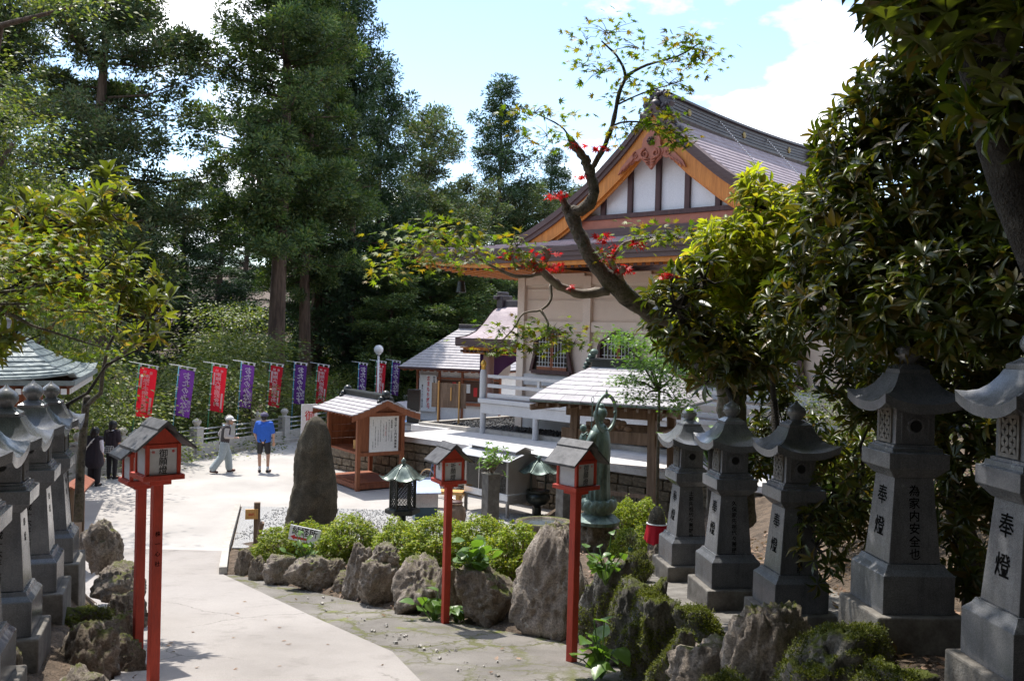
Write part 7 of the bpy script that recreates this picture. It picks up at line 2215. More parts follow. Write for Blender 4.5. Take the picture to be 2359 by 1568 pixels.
# ------------------------------------------------------------------ rhododendrons
def rosettes(seed, C, A, size, nl=9, mat=None, spread=(0.05, 0.9)):
    r = np.random.default_rng(seed); n = len(C)
    A = norm(A)
    e1 = norm(np.cross(A, r.normal(size=(n, 3)))); e2 = np.cross(A, e1)
    idx_ = np.repeat(np.arange(n), nl)
    ph = np.tile(np.arange(nl) * 2 * math.pi / nl * 1.0, n) + r.uniform(0, 0.5, n * nl)
    el = r.uniform(*spread, n * nl)
    d = A[idx_] * np.sin(el)[:, None] + (e1[idx_] * np.cos(ph)[:, None] + e2[idx_] * np.sin(ph)[:, None]) * np.cos(el)[:, None]
    d[:, 2] -= 0.12
    up = A[idx_] + r.normal(size=(n * nl, 3)) * 0.25
    L = size * r.uniform(0.65, 1.15, n * nl)
    O = np.asarray(C)[idx_] + d * 0.01
    return scatter(LEAF_V, LEAF_F, O, frames(d, up), np.stack([L * r.uniform(0.20, 0.33, n * nl), L, L * r.choice([0.4, 1.0, 1.0, 1.8, 3.0], n * nl)], -1))

def rhodo(name, label, cat, base, blobs, n, size, mat, seed, stems=10, bark='darkbark', trunk_r=0.09, shell=0.6, group=None, path=None):
    """blobs: (px, py, D, rx px, ry px, depth m)"""
    base = Vector(base)
    t_ = thing(name, label, cat, base, 0, group)
    r = np.random.default_rng(seed)
    B = []
    for (px, py, D, rx, ry, rd) in blobs:
        c = at(px, py, D) - base
        B.append((*c, rx / FPX * D, rd, ry / FPX * D))
    B = np.array(B)
    pr = (B[:, 3] * B[:, 5]); pr /= pr.sum()
    w_ = r.choice(len(B), n, p=pr)
    d = norm(r.normal(size=(n, 3)) + np.array([0, -0.15, 0.1])); rad = shell + (1.04 - shell) * r.random(n) ** 0.6
    C = B[w_, :3] + d * rad[:, None] * B[w_, 3:]
    A = norm(d * np.array([1, 1, 0.7]) + np.array([-0.1, 0.1, 0.75]) + r.normal(size=(n, 3)) * 0.3)
    V, F_ = rosettes(seed + 1, C, A, size)
    cm = mesh_np('foliage', V, F_); cm.materials.append(M[mat])
    part('foliage', cm, None, t_)
    tk = MB()
    tw = MB()
    cen_ = Vector(B[:, :3].mean(0))
    if path is None:
        path = [Vector((0, 0, -0.3)), Vector((0.06, -0.03, 0.0)).lerp(cen_, 0.16), Vector((-0.05, 0.04, 0.05)).lerp(cen_, 0.36), cen_ * 0.62]
        tk.tube(path, [trunk_r * 1.15, trunk_r, trunk_r * 0.85, trunk_r * 0.5], 12)
        fork = path[2:]
    else:
        path = [q - base for q in path]
        tk.tube(path, [trunk_r * k for k in (1.5, 1.25, 1.1, 1.0, 0.8, 0.45)], 16)
        fork = path[2:]
    todo = [tuple(b) for b in B]
    while todo:
        b, f0 = min(((b, q) for b in todo for q in fork), key=lambda e: (Vector(e[0][:3]) - e[1]).length)
        todo.remove(b); c = Vector(b[:3])
        dl = (c - f0).length
        m1 = f0.lerp(c, 0.33) + Vector((r.normal(), r.normal(), r.normal())) * dl * 0.07
        m2 = f0.lerp(c, 0.68) + Vector((r.normal(), r.normal(), r.normal() - 0.6)) * dl * 0.07
        tk.tube([f0, m1, m2, c], [trunk_r * 0.42, trunk_r * 0.34, trunk_r * 0.26, trunk_r * 0.18], 7)
        fork = fork + [c, m2]
        sel = np.where(w_ == list(map(tuple, B)).index(b))[0]
        for j in sel[:stems]:
            q = Vector(C[j]); m2 = c.lerp(q, 0.5) + Vector((0, 0, -0.04))
            tw.tube([c, m2, q], [trunk_r * 0.18, 0.010, 0.006], 5)
    part('trunk', tk, M[bark], t_, smooth=True)
    if tw.v: part('twigs', tw, M[bark], t_, smooth=True, kind='stuff')
    return t_
RH_ = 'rhododendrons around the lantern terrace'
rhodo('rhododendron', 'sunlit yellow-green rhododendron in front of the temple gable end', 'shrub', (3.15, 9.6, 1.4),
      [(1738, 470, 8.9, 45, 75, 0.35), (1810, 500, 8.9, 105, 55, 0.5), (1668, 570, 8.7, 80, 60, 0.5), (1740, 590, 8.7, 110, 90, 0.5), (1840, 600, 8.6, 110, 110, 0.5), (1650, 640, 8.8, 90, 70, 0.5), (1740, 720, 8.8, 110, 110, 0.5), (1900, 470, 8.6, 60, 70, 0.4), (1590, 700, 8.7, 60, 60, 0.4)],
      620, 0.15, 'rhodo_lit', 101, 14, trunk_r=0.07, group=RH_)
rhodo('rhododendron', 'dark leafed rhododendron whose thick trunk rises behind the second lantern', 'shrub', (2.62, 10.75, 1.25),
      [(1560, 700, 9.6, 75, 55, 0.35), (1600, 790, 9.9, 70, 60, 0.4), (1690, 820, 10.0, 80, 70, 0.4), (1590, 640, 9.6, 60, 45, 0.3), (1760, 850, 10.2, 80, 60, 0.4), (1540, 760, 9.6, 50, 50, 0.3), (1560, 705, 7.9, 75, 50, 0.25), (1615, 780, 8.0, 75, 65, 0.3), (1705, 810, 8.2, 85, 70, 0.3), (1640, 850, 8.4, 55, 40, 0.25), (1620, 640, 8.1, 50, 50, 0.25)],
      300, 0.18, 'rhodo', 102, 14, trunk_r=0.12, group=RH_)
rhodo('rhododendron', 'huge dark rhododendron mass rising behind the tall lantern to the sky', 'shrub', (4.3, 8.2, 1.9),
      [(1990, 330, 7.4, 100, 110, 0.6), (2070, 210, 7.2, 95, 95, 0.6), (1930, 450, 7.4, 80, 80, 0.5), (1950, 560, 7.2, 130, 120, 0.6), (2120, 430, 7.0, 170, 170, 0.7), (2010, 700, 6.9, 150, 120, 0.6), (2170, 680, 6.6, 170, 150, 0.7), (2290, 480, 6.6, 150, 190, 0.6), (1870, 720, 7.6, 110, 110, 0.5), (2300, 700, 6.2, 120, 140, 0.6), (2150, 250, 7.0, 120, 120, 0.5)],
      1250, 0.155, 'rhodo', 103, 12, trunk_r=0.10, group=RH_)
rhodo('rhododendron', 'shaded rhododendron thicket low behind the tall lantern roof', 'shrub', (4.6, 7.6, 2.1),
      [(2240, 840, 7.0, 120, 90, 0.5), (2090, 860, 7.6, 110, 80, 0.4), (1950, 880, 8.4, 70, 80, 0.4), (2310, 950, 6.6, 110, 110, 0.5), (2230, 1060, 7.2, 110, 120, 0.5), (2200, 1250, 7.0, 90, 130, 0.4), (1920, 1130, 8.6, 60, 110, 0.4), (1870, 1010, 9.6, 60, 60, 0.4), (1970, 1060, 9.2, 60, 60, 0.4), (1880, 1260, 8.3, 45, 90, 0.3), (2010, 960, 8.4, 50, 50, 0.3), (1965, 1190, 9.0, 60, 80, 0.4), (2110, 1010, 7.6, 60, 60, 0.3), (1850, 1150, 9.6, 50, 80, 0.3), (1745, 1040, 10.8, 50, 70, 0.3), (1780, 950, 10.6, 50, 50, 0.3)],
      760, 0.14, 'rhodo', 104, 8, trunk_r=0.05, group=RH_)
# near tree whose trunk leans in from the edge
nb_ = Vector((3.6, 4.9, 2.6))
nt_ = rhodo('magnolia_tree', 'near dark tree with lichened leaning trunk and broad leaves in the top corner', 'tree', nb_,
      [(2200, 50, 4.5, 130, 60, 0.35), (2320, 90, 4.3, 110, 110, 0.4), (2090, 20, 4.7, 70, 40, 0.3), (2300, -150, 4.5, 260, 150, 0.8), (2050, -220, 5.0, 250, 140, 0.8), (1780, -260, 5.6, 220, 120, 0.9), (2500, 150, 4.6, 200, 260, 0.8), (2330, 230, 4.6, 60, 60, 0.2)],
      520, 0.19, 'rhodo', 105, 6, trunk_r=0.11, shell=0.5, path=[at(2560, 1760, 5.0), at(2440, 680, 5.1), at(2340, 450, 5.1), at(2285, 290, 5.1), at(2240, 120, 5.0), at(2230, -150, 5.0)])
leaf_me = []
for s in range(3):
    V = np.array(LEAF_V); V[:, 2] += np.array([0.0, 0.02, 0.0, -0.05 * s, 0.03, 0.0, 0.03, 0.0])
    me = mesh_np('leaf', V * np.array([0.34, 1, 1]), LEAF_F); me.materials.append(M['rhodo']); leaf_me.append(me)
def hang_leaves(parent, base, centres, n, size, rnd, mes, el=(-0.5, 0.8)):
    for c in centres:
        ph0 = rnd.uniform(0, 6.3)
        for k in range(n):
            a = ph0 + 2 * math.pi * k / n + rnd.uniform(-0.2, 0.2); e = rnd.uniform(*el)
            d = np.array([[math.cos(a) * math.cos(e), math.sin(a) * math.cos(e), math.sin(e)]])
            fr = frames(d, np.array([[0.1 * rnd.uniform(-1, 1), 0.1 * rnd.uniform(-1, 1), 1.0]]))[0]
            lf_ = part('leaf', rnd.choice(mes), None, parent)
            s = size * rnd.uniform(0.7, 1.2)
            mt = Matrix((fr[0] * s, fr[1] * s, fr[2] * s)).transposed().to_4x4(); mt.translation = Vector(c) - base
            lf_.matrix_local = mt
rnd = random.Random(12)
hang_leaves(nt_, nb_, [at(x, y, 3.7) for x, y in ((2040, 45), (2110, 90), (2180, 30), (2260, 70), (2330, 140), (2290, 190), (2150, 130))], 7, 0.17, rnd, leaf_me)

lb_ = Vector((-5.35, 10.9, 1.2))
rhl = rhodo('rhododendron', 'tall yellow-green rhododendron overhanging the lanterns beside the small hall', 'shrub', lb_,
      [(60, 500, 9.6, 110, 60, 0.45), (170, 520, 9.6, 90, 65, 0.45), (245, 480, 9.4, 55, 70, 0.3), (60, 640, 9.4, 110, 90, 0.5), (190, 640, 9.6, 120, 80, 0.5), (310, 650, 9.8, 60, 60, 0.35), (340, 730, 9.9, 55, 50, 0.3), (270, 730, 9.6, 70, 60, 0.4), (30, 780, 9.2, 60, 60, 0.4), (-80, 560, 9.4, 110, 150, 0.6), (-60, 760, 9.0, 90, 90, 0.5), (330, 800, 10.0, 40, 30, 0.25)],
      270, 0.175, 'rhodo_mid', 110, 14, trunk_r=0.055, group=RH_)
hang_leaves(rhl, lb_, [at(x, y, D) for x, y, D in ((245, 415, 9.0), (250, 400, 9.1), (350, 690, 9.5), (390, 690, 9.7), (300, 585, 9.3), (60, 470, 8.9), (130, 480, 8.9), (355, 770, 9.5), (200, 490, 9.0))], 9, 0.23, rnd, leaf_me, (-0.1, 1.0))
part('bare_stem', MB().tube([at(180, 1200, 10.6) - lb_, at(186, 1060, 10.6) - lb_, at(195, 960, 10.6) - lb_, at(200, 912, 10.5) - lb_], [0.055, 0.05, 0.045, 0.04], 10).tube([at(198, 935, 10.5) - lb_, at(232, 905, 10.4) - lb_, at(236, 860, 10.3) - lb_, at(248, 800, 10.2) - lb_, at(280, 740, 10.0) - lb_], [0.03, 0.026, 0.022, 0.018, 0.012], 8).tube([at(238, 850, 10.3) - lb_, at(300, 800, 10.1) - lb_, at(345, 770, 10.0) - lb_], [0.02, 0.016, 0.008], 7), M['maplebark'], rhl, smooth=True)
# dark fine maple spray in front of it
mb_ = Vector((-5.6, 6.6, 1.7))
mt_ = thing('maple_tree', 'deep green fine leafed maple spray hanging before the tall rhododendron', 'tree', mb_)
B_ = [(40, 560, 7.0, 110, 30), (120, 640, 7.0, 110, 40), (60, 700, 6.8, 90, 30), (180, 720, 7.0, 70, 35), (-60, 620, 6.6, 120, 100), (210, 800, 7.0, 40, 25)]
V, F_ = leaf_cloud(131, [(*(at(x, y, D) - mb_), rx / FPX * D, 0.3, ry / FPX * D) for x, y, D, rx, ry in B_], 1500, 0.045, STAR_V, STAR_F, 1.0, 0.4, 0.2)
cm = mesh_np('foliage', V, F_); cm.materials.append(M['maplegreen']); part('foliage', cm, None, mt_)
tk = MB(); tk.tube([(-0.6, 0, -0.4), (-0.5, 0, 1.6), at(-60, 680, 6.8) - mb_], [0.09, 0.07, 0.03], 8)
for x, y, D, rx, ry in B_: tk.tube([at(-60, 680, 6.8) - mb_, at((x - 60) / 2, (y + 700) / 2, D) - mb_, at(x + rx * 0.6, y, D) - mb_], [0.02, 0.012, 0.005], 6)
part('trunk', tk, M['maplebark'], mt_, smooth=True)

# ------------------------------------------------------------------ the maple in front of the temple
mb0 = Vector((2.75, 10.75, 1.3))
mp_ = thing('maple_tree', 'crooked pruned maple with green and red tufts before the temple', 'tree', mb0)
def path3(pts): return [at(x, y, D) - mb0 for x, y, D in pts]
def wob(P, rad, seed, sub=4):
    """finer, knobbly version of a branch"""
    rw = random.Random(seed); Q, Rr = [], []
    for i in range(len(P) - 1):
        p0, p1, p2, p3 = P[max(0, i - 1)], P[i], P[i + 1], P[min(len(P) - 1, i + 2)]
        for k in range(sub):
            t_ = k / sub
            q = 0.5 * ((2 * p1) + (p2 - p0) * t_ + (2 * p0 - 5 * p1 + 4 * p2 - p3) * t_ ** 2 + (3 * p1 - p0 - 3 * p2 + p3) * t_ ** 3)
            rr = rad[i] + (rad[i + 1] - rad[i]) * t_
            Q.append(q + Vector((rw.gauss(0, 1), rw.gauss(0, 1), rw.gauss(0, 1))) * rr * 0.10); Rr.append(rr * rw.uniform(0.88, 1.16))
    return Q + [P[-1]], Rr + [rad[-1]]
tk = MB()
main = path3([(1702, 1200, 10.75), (1694, 1060, 10.7), (1684, 940, 10.6), (1664, 850, 10.3), (1632, 790, 9.8), (1565, 738, 9.1), (1480, 705, 8.5), (1415, 655, 8.1), (1365, 600, 8.0), (1335, 545, 8.0), (1312, 490, 8.0)])
q, rr = wob(main, [0.19, 0.17, 0.16, 0.14, 0.125, 0.11, 0.096, 0.08, 0.072, 0.064, 0.056], 1)
tk.tube(q, rr, 14)
q, rr = wob(path3([(1312, 492, 8.0), (1300, 470, 7.98), (1294, 448, 7.95)]), [0.055, 0.035, 0.03], 2); tk.tube(q, rr, 10)
q, rr = wob(path3([(1312, 490, 8.0), (1338, 484, 7.95), (1362, 462, 7.9), (1366, 418, 7.9), (1350, 380, 7.9), (1352, 368, 7.9)]), [0.055, 0.05, 0.05, 0.045, 0.04, 0.045], 3); tk.tube(q, rr, 12)
q, rr = wob(path3([(1352, 372, 7.9), (1332, 348, 7.88), (1312, 318, 7.86)]), [0.038, 0.035, 0.028], 4); tk.tube(q, rr, 10)
part('trunk', tk, M['maplebark'], mp_, smooth=True)
br = MB()
def limb(pts, r0, r1, seed, n=8, mbx=None):
    P = path3(pts); rad = [r0 + (r1 - r0) * i / (len(P) - 1) for i in range(len(P))]
    q, rr = wob(P, rad, seed); (mbx or br).tube(q, rr, n)
limb([(1352, 405, 7.9), (1385, 350, 7.85), (1410, 290, 7.8), (1425, 215, 7.8), (1440, 175, 7.8), (1420, 130, 7.8), (1385, 95, 7.8)], 0.026, 0.007, 5)
limb([(1442, 175, 7.8), (1490, 150, 7.7), (1560, 130, 7.6), (1620, 95, 7.6)], 0.014, 0.005, 6)
limb([(1425, 240, 7.8), (1480, 215, 7.7), (1560, 190, 7.6)], 0.009, 0.004, 7)
limb([(1312, 318, 7.86), (1290, 290, 7.8), (1230, 260, 7.7)], 0.010, 0.004, 8)
limb([(1410, 290, 7.8), (1450, 280, 7.7), (1520, 290, 7.6), (1580, 320, 7.6)], 0.010, 0.004, 9)
part('branch', br, M['maplebark'], mp_, smooth=True)
br = MB()
limb([(1400, 668, 8.1), (1340, 677, 8.0), (1290, 660, 7.9), (1255, 630, 7.85), (1222, 600, 7.8)], 0.044, 0.028, 10, 10)
limb([(1250, 628, 7.85), (1215, 636, 7.8), (1180, 634, 7.75), (1130, 612, 7.7), (1095, 590, 7.65), (1040, 560, 7.6)], 0.02, 0.006, 11)
limb([(1225, 602, 7.8), (1195, 618, 7.8), (1180, 600, 7.75), (1175, 570, 7.75), (1185, 545, 7.7)], 0.016, 0.007, 12)
limb([(1178, 600, 7.8), (1130, 590, 7.75), (1080, 560, 7.7), (1030, 535, 7.7)], 0.012, 0.005, 13)
limb([(1268, 655, 7.9), (1268, 690, 7.85), (1245, 714, 7.8), (1205, 722, 7.75), (1180, 760, 7.7), (1140, 800, 7.7)], 0.014, 0.005, 14)
limb([(1245, 714, 7.8), (1262, 745, 7.75), (1262, 775, 7.7), (1310, 790, 7.7)], 0.011, 0.004, 15)
limb([(1432, 655, 8.1), (1418, 620, 8.0), (1400, 592, 7.9)], 0.035, 0.026, 16, 10)
limb([(1405, 600, 7.9), (1440, 560, 7.85), (1500, 548, 7.8), (1565, 540, 7.7)], 0.014, 0.005, 17)
limb([(1420, 630, 8.0), (1440, 615, 7.95)], 0.026, 0.03, 18, 10)
limb([(1255, 600, 7.85), (1262, 585, 7.8), (1250, 572, 7.8)], 0.03, 0.02, 19, 10)
part('branch', br, M['twig'], mp_, smooth=True)
def sprays(lst, mat, seed, nm, size=0.05, flat=0.35, keep=1.0, grow=1.0):
    bl = []
    Vs, Fs, o_ = [], [], 0
    tw = MB(); rq = random.Random(seed)
    for i, (x, y, D, rx, ry, n) in enumerate(lst):
        c = at(x, y, D) - mb0
        for k_ in range(4 if n < 50 else 9):
            e_ = c + Vector((rq.uniform(-1, 1) * rx, rq.uniform(-1, 1) * rx * 0.8, rq.uniform(-1, 1) * ry)) * (D / FPX)
            tw.tube([c + Vector((0, 0, -0.01)), c.lerp(e_, 0.5) + Vector((0, 0, 0.012)), e_], [0.0035, 0.0025, 0.0012], 4)
        V, F_ = leaf_cloud(seed + i, [(*c, rx / FPX * D * grow, rx / FPX * D * 0.8 * grow, ry / FPX * D * grow)], max(5, int(n * keep)), size, STAR_V, STAR_F, 1.0, flat, 0.15, 6)
        Vs.append(V); Fs.append(F_ + o_); o_ += len(V)
    cm = mesh_np(nm, np.vstack(Vs), np.vstack(Fs)); cm.materials.append(M[mat]); part('twigs', tw, M['maplebark'], mp_, kind='stuff'); return part(nm, cm, None, mp_)
sprays([(1010, 545, 7.6, 80, 28, 300), (950, 590, 7.6, 70, 35, 210), (890, 625, 7.6, 40, 28, 80), (1060, 590, 7.65, 60, 25, 160), (1190, 565, 7.7, 34, 40, 110), (1205, 610, 7.75, 20, 25, 40),
        (1195, 770, 7.7, 60, 25, 130), (1130, 805, 7.7, 45, 22, 80), (1270, 765, 7.7, 55, 25, 130), (1320, 790, 7.7, 35, 18, 60), (1240, 800, 7.7, 40, 20, 70),
        (1400, 75, 7.8, 60, 25, 60), (1350, 90, 7.8, 40, 20, 40), (1470, 110, 7.7, 50, 25, 60), (1590, 95, 7.6, 50, 25, 90), (1560, 140, 7.6, 60, 28, 110), (1620, 125, 7.6, 35, 30, 70), (1540, 190, 7.6, 60, 25, 80), (1380, 165, 7.8, 50, 30, 70), (1470, 195, 7.7, 45, 18, 40), (1350, 150, 7.8, 35, 25, 35),
        (1530, 285, 7.6, 40, 22, 120), (1545, 325, 7.6, 35, 25, 100), (1470, 260, 7.7, 40, 14, 35), (1580, 340, 7.6, 25, 14, 30), (1440, 290, 7.7, 30, 12, 25),
        (1230, 258, 7.7, 42, 18, 80), (1260, 310, 7.75, 36, 26, 90), (1320, 265, 7.7, 28, 12, 30), (1240, 345, 7.75, 18, 18, 25),
        (1500, 545, 7.8, 65, 22, 170), (1560, 548, 7.7, 40, 18, 90), (1390, 590, 7.85, 18, 20, 30), (1420, 320, 7.8, 12, 25, 20), (1430, 230, 7.8, 30, 12, 20)], 'maplegreen', 300, 'foliage', 0.052, 0.5, 0.72, 1.12)
sprays([(1278, 452, 7.9, 14, 14, 46), (1392, 548, 7.85, 12, 11, 36), (1408, 572, 7.85, 16, 10, 42), (1252, 586, 7.8, 16, 9, 36), (1262, 612, 7.85, 16, 11, 36), (1232, 614, 7.8, 9, 7, 16), (1432, 622, 7.95, 12, 8, 28), (1402, 598, 7.9, 12, 6, 20), (1345, 405, 7.9, 9, 8, 16), (1330, 333, 7.85, 10, 7, 16), (1385, 345, 7.85, 7, 8, 12), (1540, 640, 7.8, 9, 14, 16), (1180, 590, 7.75, 9, 6, 10), (1310, 663, 7.9, 6, 5, 6), (1468, 565, 7.85, 12, 5, 10)], 'maplered', 400, 'red_foliage', 0.05, 1.2, 0.5, 1.35)

# light green maple near the pavilion
lm = at(1520, 960, 13.0); lm.z = float(Hg(lm.x, 13.0))
lt_ = thing('maple_tree', 'young light green maple between the pavilion roof and the lanterns', 'tree', lm)
B_ = [(1440, 790, 12.6, 45, 30), (1490, 840, 12.6, 45, 30), (1450, 880, 12.6, 40, 20), (1530, 880, 12.8, 50, 40), (1540, 800, 13, 50, 40), (1480, 920, 12.6, 40, 18), (1590, 850, 13, 50, 50), (1560, 930, 12.8, 40, 25)]
V, F_ = leaf_cloud(141, [(*(at(x, y, D) - lm), rx / FPX * D, 0.3, ry / FPX * D) for x, y, D, rx, ry in B_], 3600, 0.045, STAR_V, STAR_F, 0.9, 0.4, 0.2)
cm = mesh_np('crown', V, F_); cm.materials.append(M['fresh']); part('crown', cm, None, lt_)
tk = MB(); tk.tube([(0, 0, -0.2), at(1518, 900, 13) - lm, at(1505, 850, 13) - lm], [0.026, 0.02, 0.012], 8)
for x, y, D, rx, ry in B_: tk.tube([at(1515, 900, 13) - lm, at((x + 1515) / 2, (y + 880) / 2, D) - lm, at(x, y, D) - lm], [0.018, 0.012, 0.004], 6)
part('trunk', tk, M['maplebark'], lt_, smooth=True)

# ------------------------------------------------------------------ azaleas in the bed
def azalea_mesh(seed, n=2600):
    r = np.random.default_rng(seed)
    d = norm(r.normal(size=(n, 3)) * np.array([1, 1, 0.8]) + np.array([0, 0, 0.35])); d[:, 2] = np.abs(d[:, 2])
    bump_ = np.array([1 + 0.20 * noise.noise(Vector(v) * 2.3 + Vector((seed, 0, 0))) + 0.10 * noise.noise(Vector(v) * 6 + Vector((seed, 0, 0))) for v in d])
    C = d * (bump_ * (0.72 + 0.28 * r.random(n) ** 0.5))[:, None]
    nl = 5
    idx_ = np.repeat(np.arange(n), nl)
    A = norm(d + np.array([0, 0, 0.7]))
    dd = norm(A[idx_] * 0.6 + r.normal(size=(n * nl, 3)))
    O = C[idx_] * np.array([0.5, 0.5, 1.0])
    up = norm(A[idx_] + r.normal(size=(n * nl, 3)) * 0.3)
    L = r.uniform(0.032, 0.055, n * nl)
    V, F_ = scatter(RHOMB_V, RHOMB_F, O, frames(dd, up), np.stack([L * 0.5, L, L], -1))
    me = mesh_np('foliage', V, F_); me.materials.append(M['azalea'])
    st_ = MB()
    rr_ = random.Random(seed)
    for k in range(26):
        a = rr_.uniform(0, 6.28); q = rr_.uniform(0.1, 0.42)
        st_.tube([(0.05 * math.cos(a), 0.05 * math.sin(a), -0.1), (q * 0.6 * math.cos(a), q * 0.6 * math.sin(a), 0.35), (q * math.cos(a), q * math.sin(a), rr_.uniform(0.55, 0.85))], [0.014, 0.009, 0.004], 5)
    sm = st_.mesh('stems'); sm.materials.append(M['timber'])
    return me, sm
AZ = [azalea_mesh(s) for s in (1, 2, 3)]
for i, (x0, y0, x1, y1, D, k, lab) in enumerate([
    (588, 1212, 690, 1300, 14.4, 0, 'sparse azalea left of the arrow sign'),
    (655, 1208, 760, 1292, 14.9, 1, 'azalea at the foot of the standing stone'),
    (735, 1190, 860, 1286, 14.0, 2, 'azalea bush right of the arrow sign'),
    (858, 1198, 975, 1290, 13.2, 0, 'azalea bush left of the middle red post above the slab rock'),
    (940, 1192, 1085, 1300, 12.5, 1, 'bright azalea behind the middle red post'),
    (1040, 1192, 1175, 1310, 12.2, 2, 'bright azalea right of the middle red post'),
    (1120, 1205, 1252, 1335, 11.6, 0, 'azalea nearest the large peaked boulder'),
    (1395, 1152, 1480, 1250, 14.3, 1, 'azalea right of the bronze statue'),
    (1450, 1150, 1530, 1240, 14.6, 2, 'azalea behind the figure with the crimson bib'),
    (1420, 1215, 1500, 1285, 12.8, 0, 'low azalea beside the bamboo vase'),
]):
    a = at((x0 + x1) / 2, y1, D); b = at((x0 + x1) / 2, y0, D)
    w_ = (x1 - x0) / FPX * D
    t_ = thing('azalea_bush', lab, 'bush', (a.x, D + w_ * 0.3, a.z - 0.05), R(37 * i), 'azalea bushes of the planted bed')
    t_.scale = (w_ * 1.4, w_ * 1.15, (b.z - a.z + 0.05) * 0.95)
    part('foliage', AZ[k][0], None, t_); part('stems', AZ[k][1], None, t_)

# big leaved plants
def broad_leaf(seed, heart=False):
    r = random.Random(seed); rows = []
    for t_ in np.linspace(0, 1, 8):
        w_ = (math.sin(math.pi * min(1, t_ * 1.02)) ** 0.7) * 0.36 if not heart else 0.42 * (math.sin(math.pi * (t_ ** 0.62))) ** 0.9
        rows.append([(w_ * u, t_, 0.10 * w_ * abs(u) * 2 - 0.22 * t_ * t_ + 0.02 * math.sin(9 * t_ + 3 * u + seed) * abs(u)) for u in np.linspace(-1, 1, 7)])
    me = MB().grid(rows).mesh('leaf', True)
    return me
def leafy(name, label, px, py, D, n, size, mat, seed, heart, el=(0.2, 1.2), spread=0.1, z=None):
    p = at(px, py, D)
    t_ = thing(name, label, 'plant', p, 0)
    mes = [broad_leaf(s, heart) for s in (seed, seed + 1, seed + 2)]
    for me in mes: me.materials.append(M[mat])
    rnd = random.Random(seed)
    stm = MB()
    for k in range(n):
        a = rnd.uniform(0, 2 * math.pi); e = rnd.uniform(*el)
        d = np.array([[math.cos(a) * math.cos(e), math.sin(a) * math.cos(e), math.sin(e)]])
        c = Vector((rnd.gauss(0, spread), rnd.gauss(0, spread), abs(rnd.gauss(0, spread)) * 1.4 + 0.02))
        fr = frames(d, np.array([[0, 0, 1.0]]) + np.array([[rnd.gauss(0, 0.3) for _ in range(3)]]))[0]
        s = size * rnd.uniform(0.65, 1.15)
        l_ = part('leaf', rnd.choice(mes), None, t_)
        mt = Matrix((fr[0] * s, fr[1] * s, fr[2] * s)).transposed().to_4x4(); mt.translation = c
        l_.matrix_local = mt
        stm.tube([(0, 0, -0.12), (c.x * 0.6, c.y * 0.6, c.z * 0.5), c], 0.006, 5)
    part('stalks', stm, M[mat], t_)
    return t_
leafy('bergenia_plant', 'clump of big round leaves on the rock right of the middle red post', 1090, 1310, 10.7, 34, 0.20, 'fresh', 51, False, (0.0, 1.0), 0.10)
leafy('broadleaf_plant', 'heart leafed plant at the foot of the middle red post', 1000, 1412, 10.75, 16, 0.17, 'fresh', 54, True, (-0.9, 0.6), 0.09)
leafy('broadleaf_plant', 'small heart leafed plant right of the middle red post foot', 1050, 1415, 10.7, 10, 0.15, 'fresh', 57, True, (-0.9, 0.6), 0.06)
leafy('broadleaf_plant', 'large heart leafed plant at the bottom beside the mossy rock', 1385, 1530, 7.9, 20, 0.20, 'fresh', 60, True, (-0.7, 0.9), 0.10)
leafy('trailing_plant', 'dark trailing plant hanging over the tall mossy rock', 1395, 1320, 9.1, 26, 0.13, 'fresh', 63, True, (-1.2, 0.6), 0.09)
leafy('hosta_plant', 'small green leafy plant under the arrow sign', 705, 1284, 13.2, 22, 0.10, 'fresh', 66, False, (0.1, 1.0), 0.10)
leafy('undergrowth_plant', 'bright leafy seedling on the slope between the lanterns', 1905, 1215, 9.2, 14, 0.14, 'fresh', 69, False, (0.1, 1.0), 0.10)
leafy('undergrowth_plant', 'sunlit leaves on the slope beside the tall lantern', 1960, 1190, 9.6, 18, 0.13, 'fresh', 72, False, (0.1, 1.0), 0.16)
leafy('undergrowth_plant', 'leafy sapling low beside the first lantern trunk', 1640, 1060, 11.5, 26, 0.13, 'fresh', 75, False, (0.1, 1.0), 0.22)
# potted plant in the concrete pillar
p = at(1133, 1075, 19.5)
pp = thing('potted_plant', 'leafy evergreen cuttings standing in the concrete pillar top', 'plant', (p.x, p.y, p.z - 0.12))
r = np.random.default_rng(8); C = r.normal(size=(34, 3)) * np.array([0.16, 0.12, 0.14]) + np.array([0.02, 0, 0.30])
V, F_ = rosettes(90, C, r.normal(size=(34, 3)) * 0.5 + np.array([0, 0, 1]), 0.13, 7)
cm = mesh_np('foliage', V, F_); cm.materials.append(M['fresh']); part('foliage', cm, None, pp)
tk = MB()
for c in C[:16]: tk.tube([(0, 0, -0.05), (c[0] * 0.5, c[1] * 0.5, c[2] * 0.5), c], 0.006, 5)
part('stems', tk, M['timber'], pp)
# bamboo vase with pine needles
p = at(1452, 1292, 11.4)
bv = thing('bamboo_vase', 'green bamboo vase with spiky pine sprigs by the boulder', 'vase', p)
part('tube', MB().lathe([(0.032, -0.05), (0.034, 0.0), (0.034, 0.17), (0.028, 0.172), (0.026, 0.12)], 14), mat_plain('bamboo green', (0.012, 0.07, 0.045), 0.35), bv, smooth=True, angle=40)
nd_ = MB(); rr_ = random.Random(4)
for k in range(150):
    a, e = rr_.uniform(0, 6.28), rr_.uniform(0.1, 1.5); c = Vector((rr_.gauss(0, 0.03), rr_.gauss(0, 0.03), 0.17 + rr_.random() * 0.12))
    nd_.tube([c, c + Vector((math.cos(a) * math.cos(e), math.sin(a) * math.cos(e), math.sin(e))) * rr_.uniform(0.08, 0.16)], [0.0022, 0.0008], 3)
part('sprigs', nd_, M['rhodo'], bv, kind='stuff')
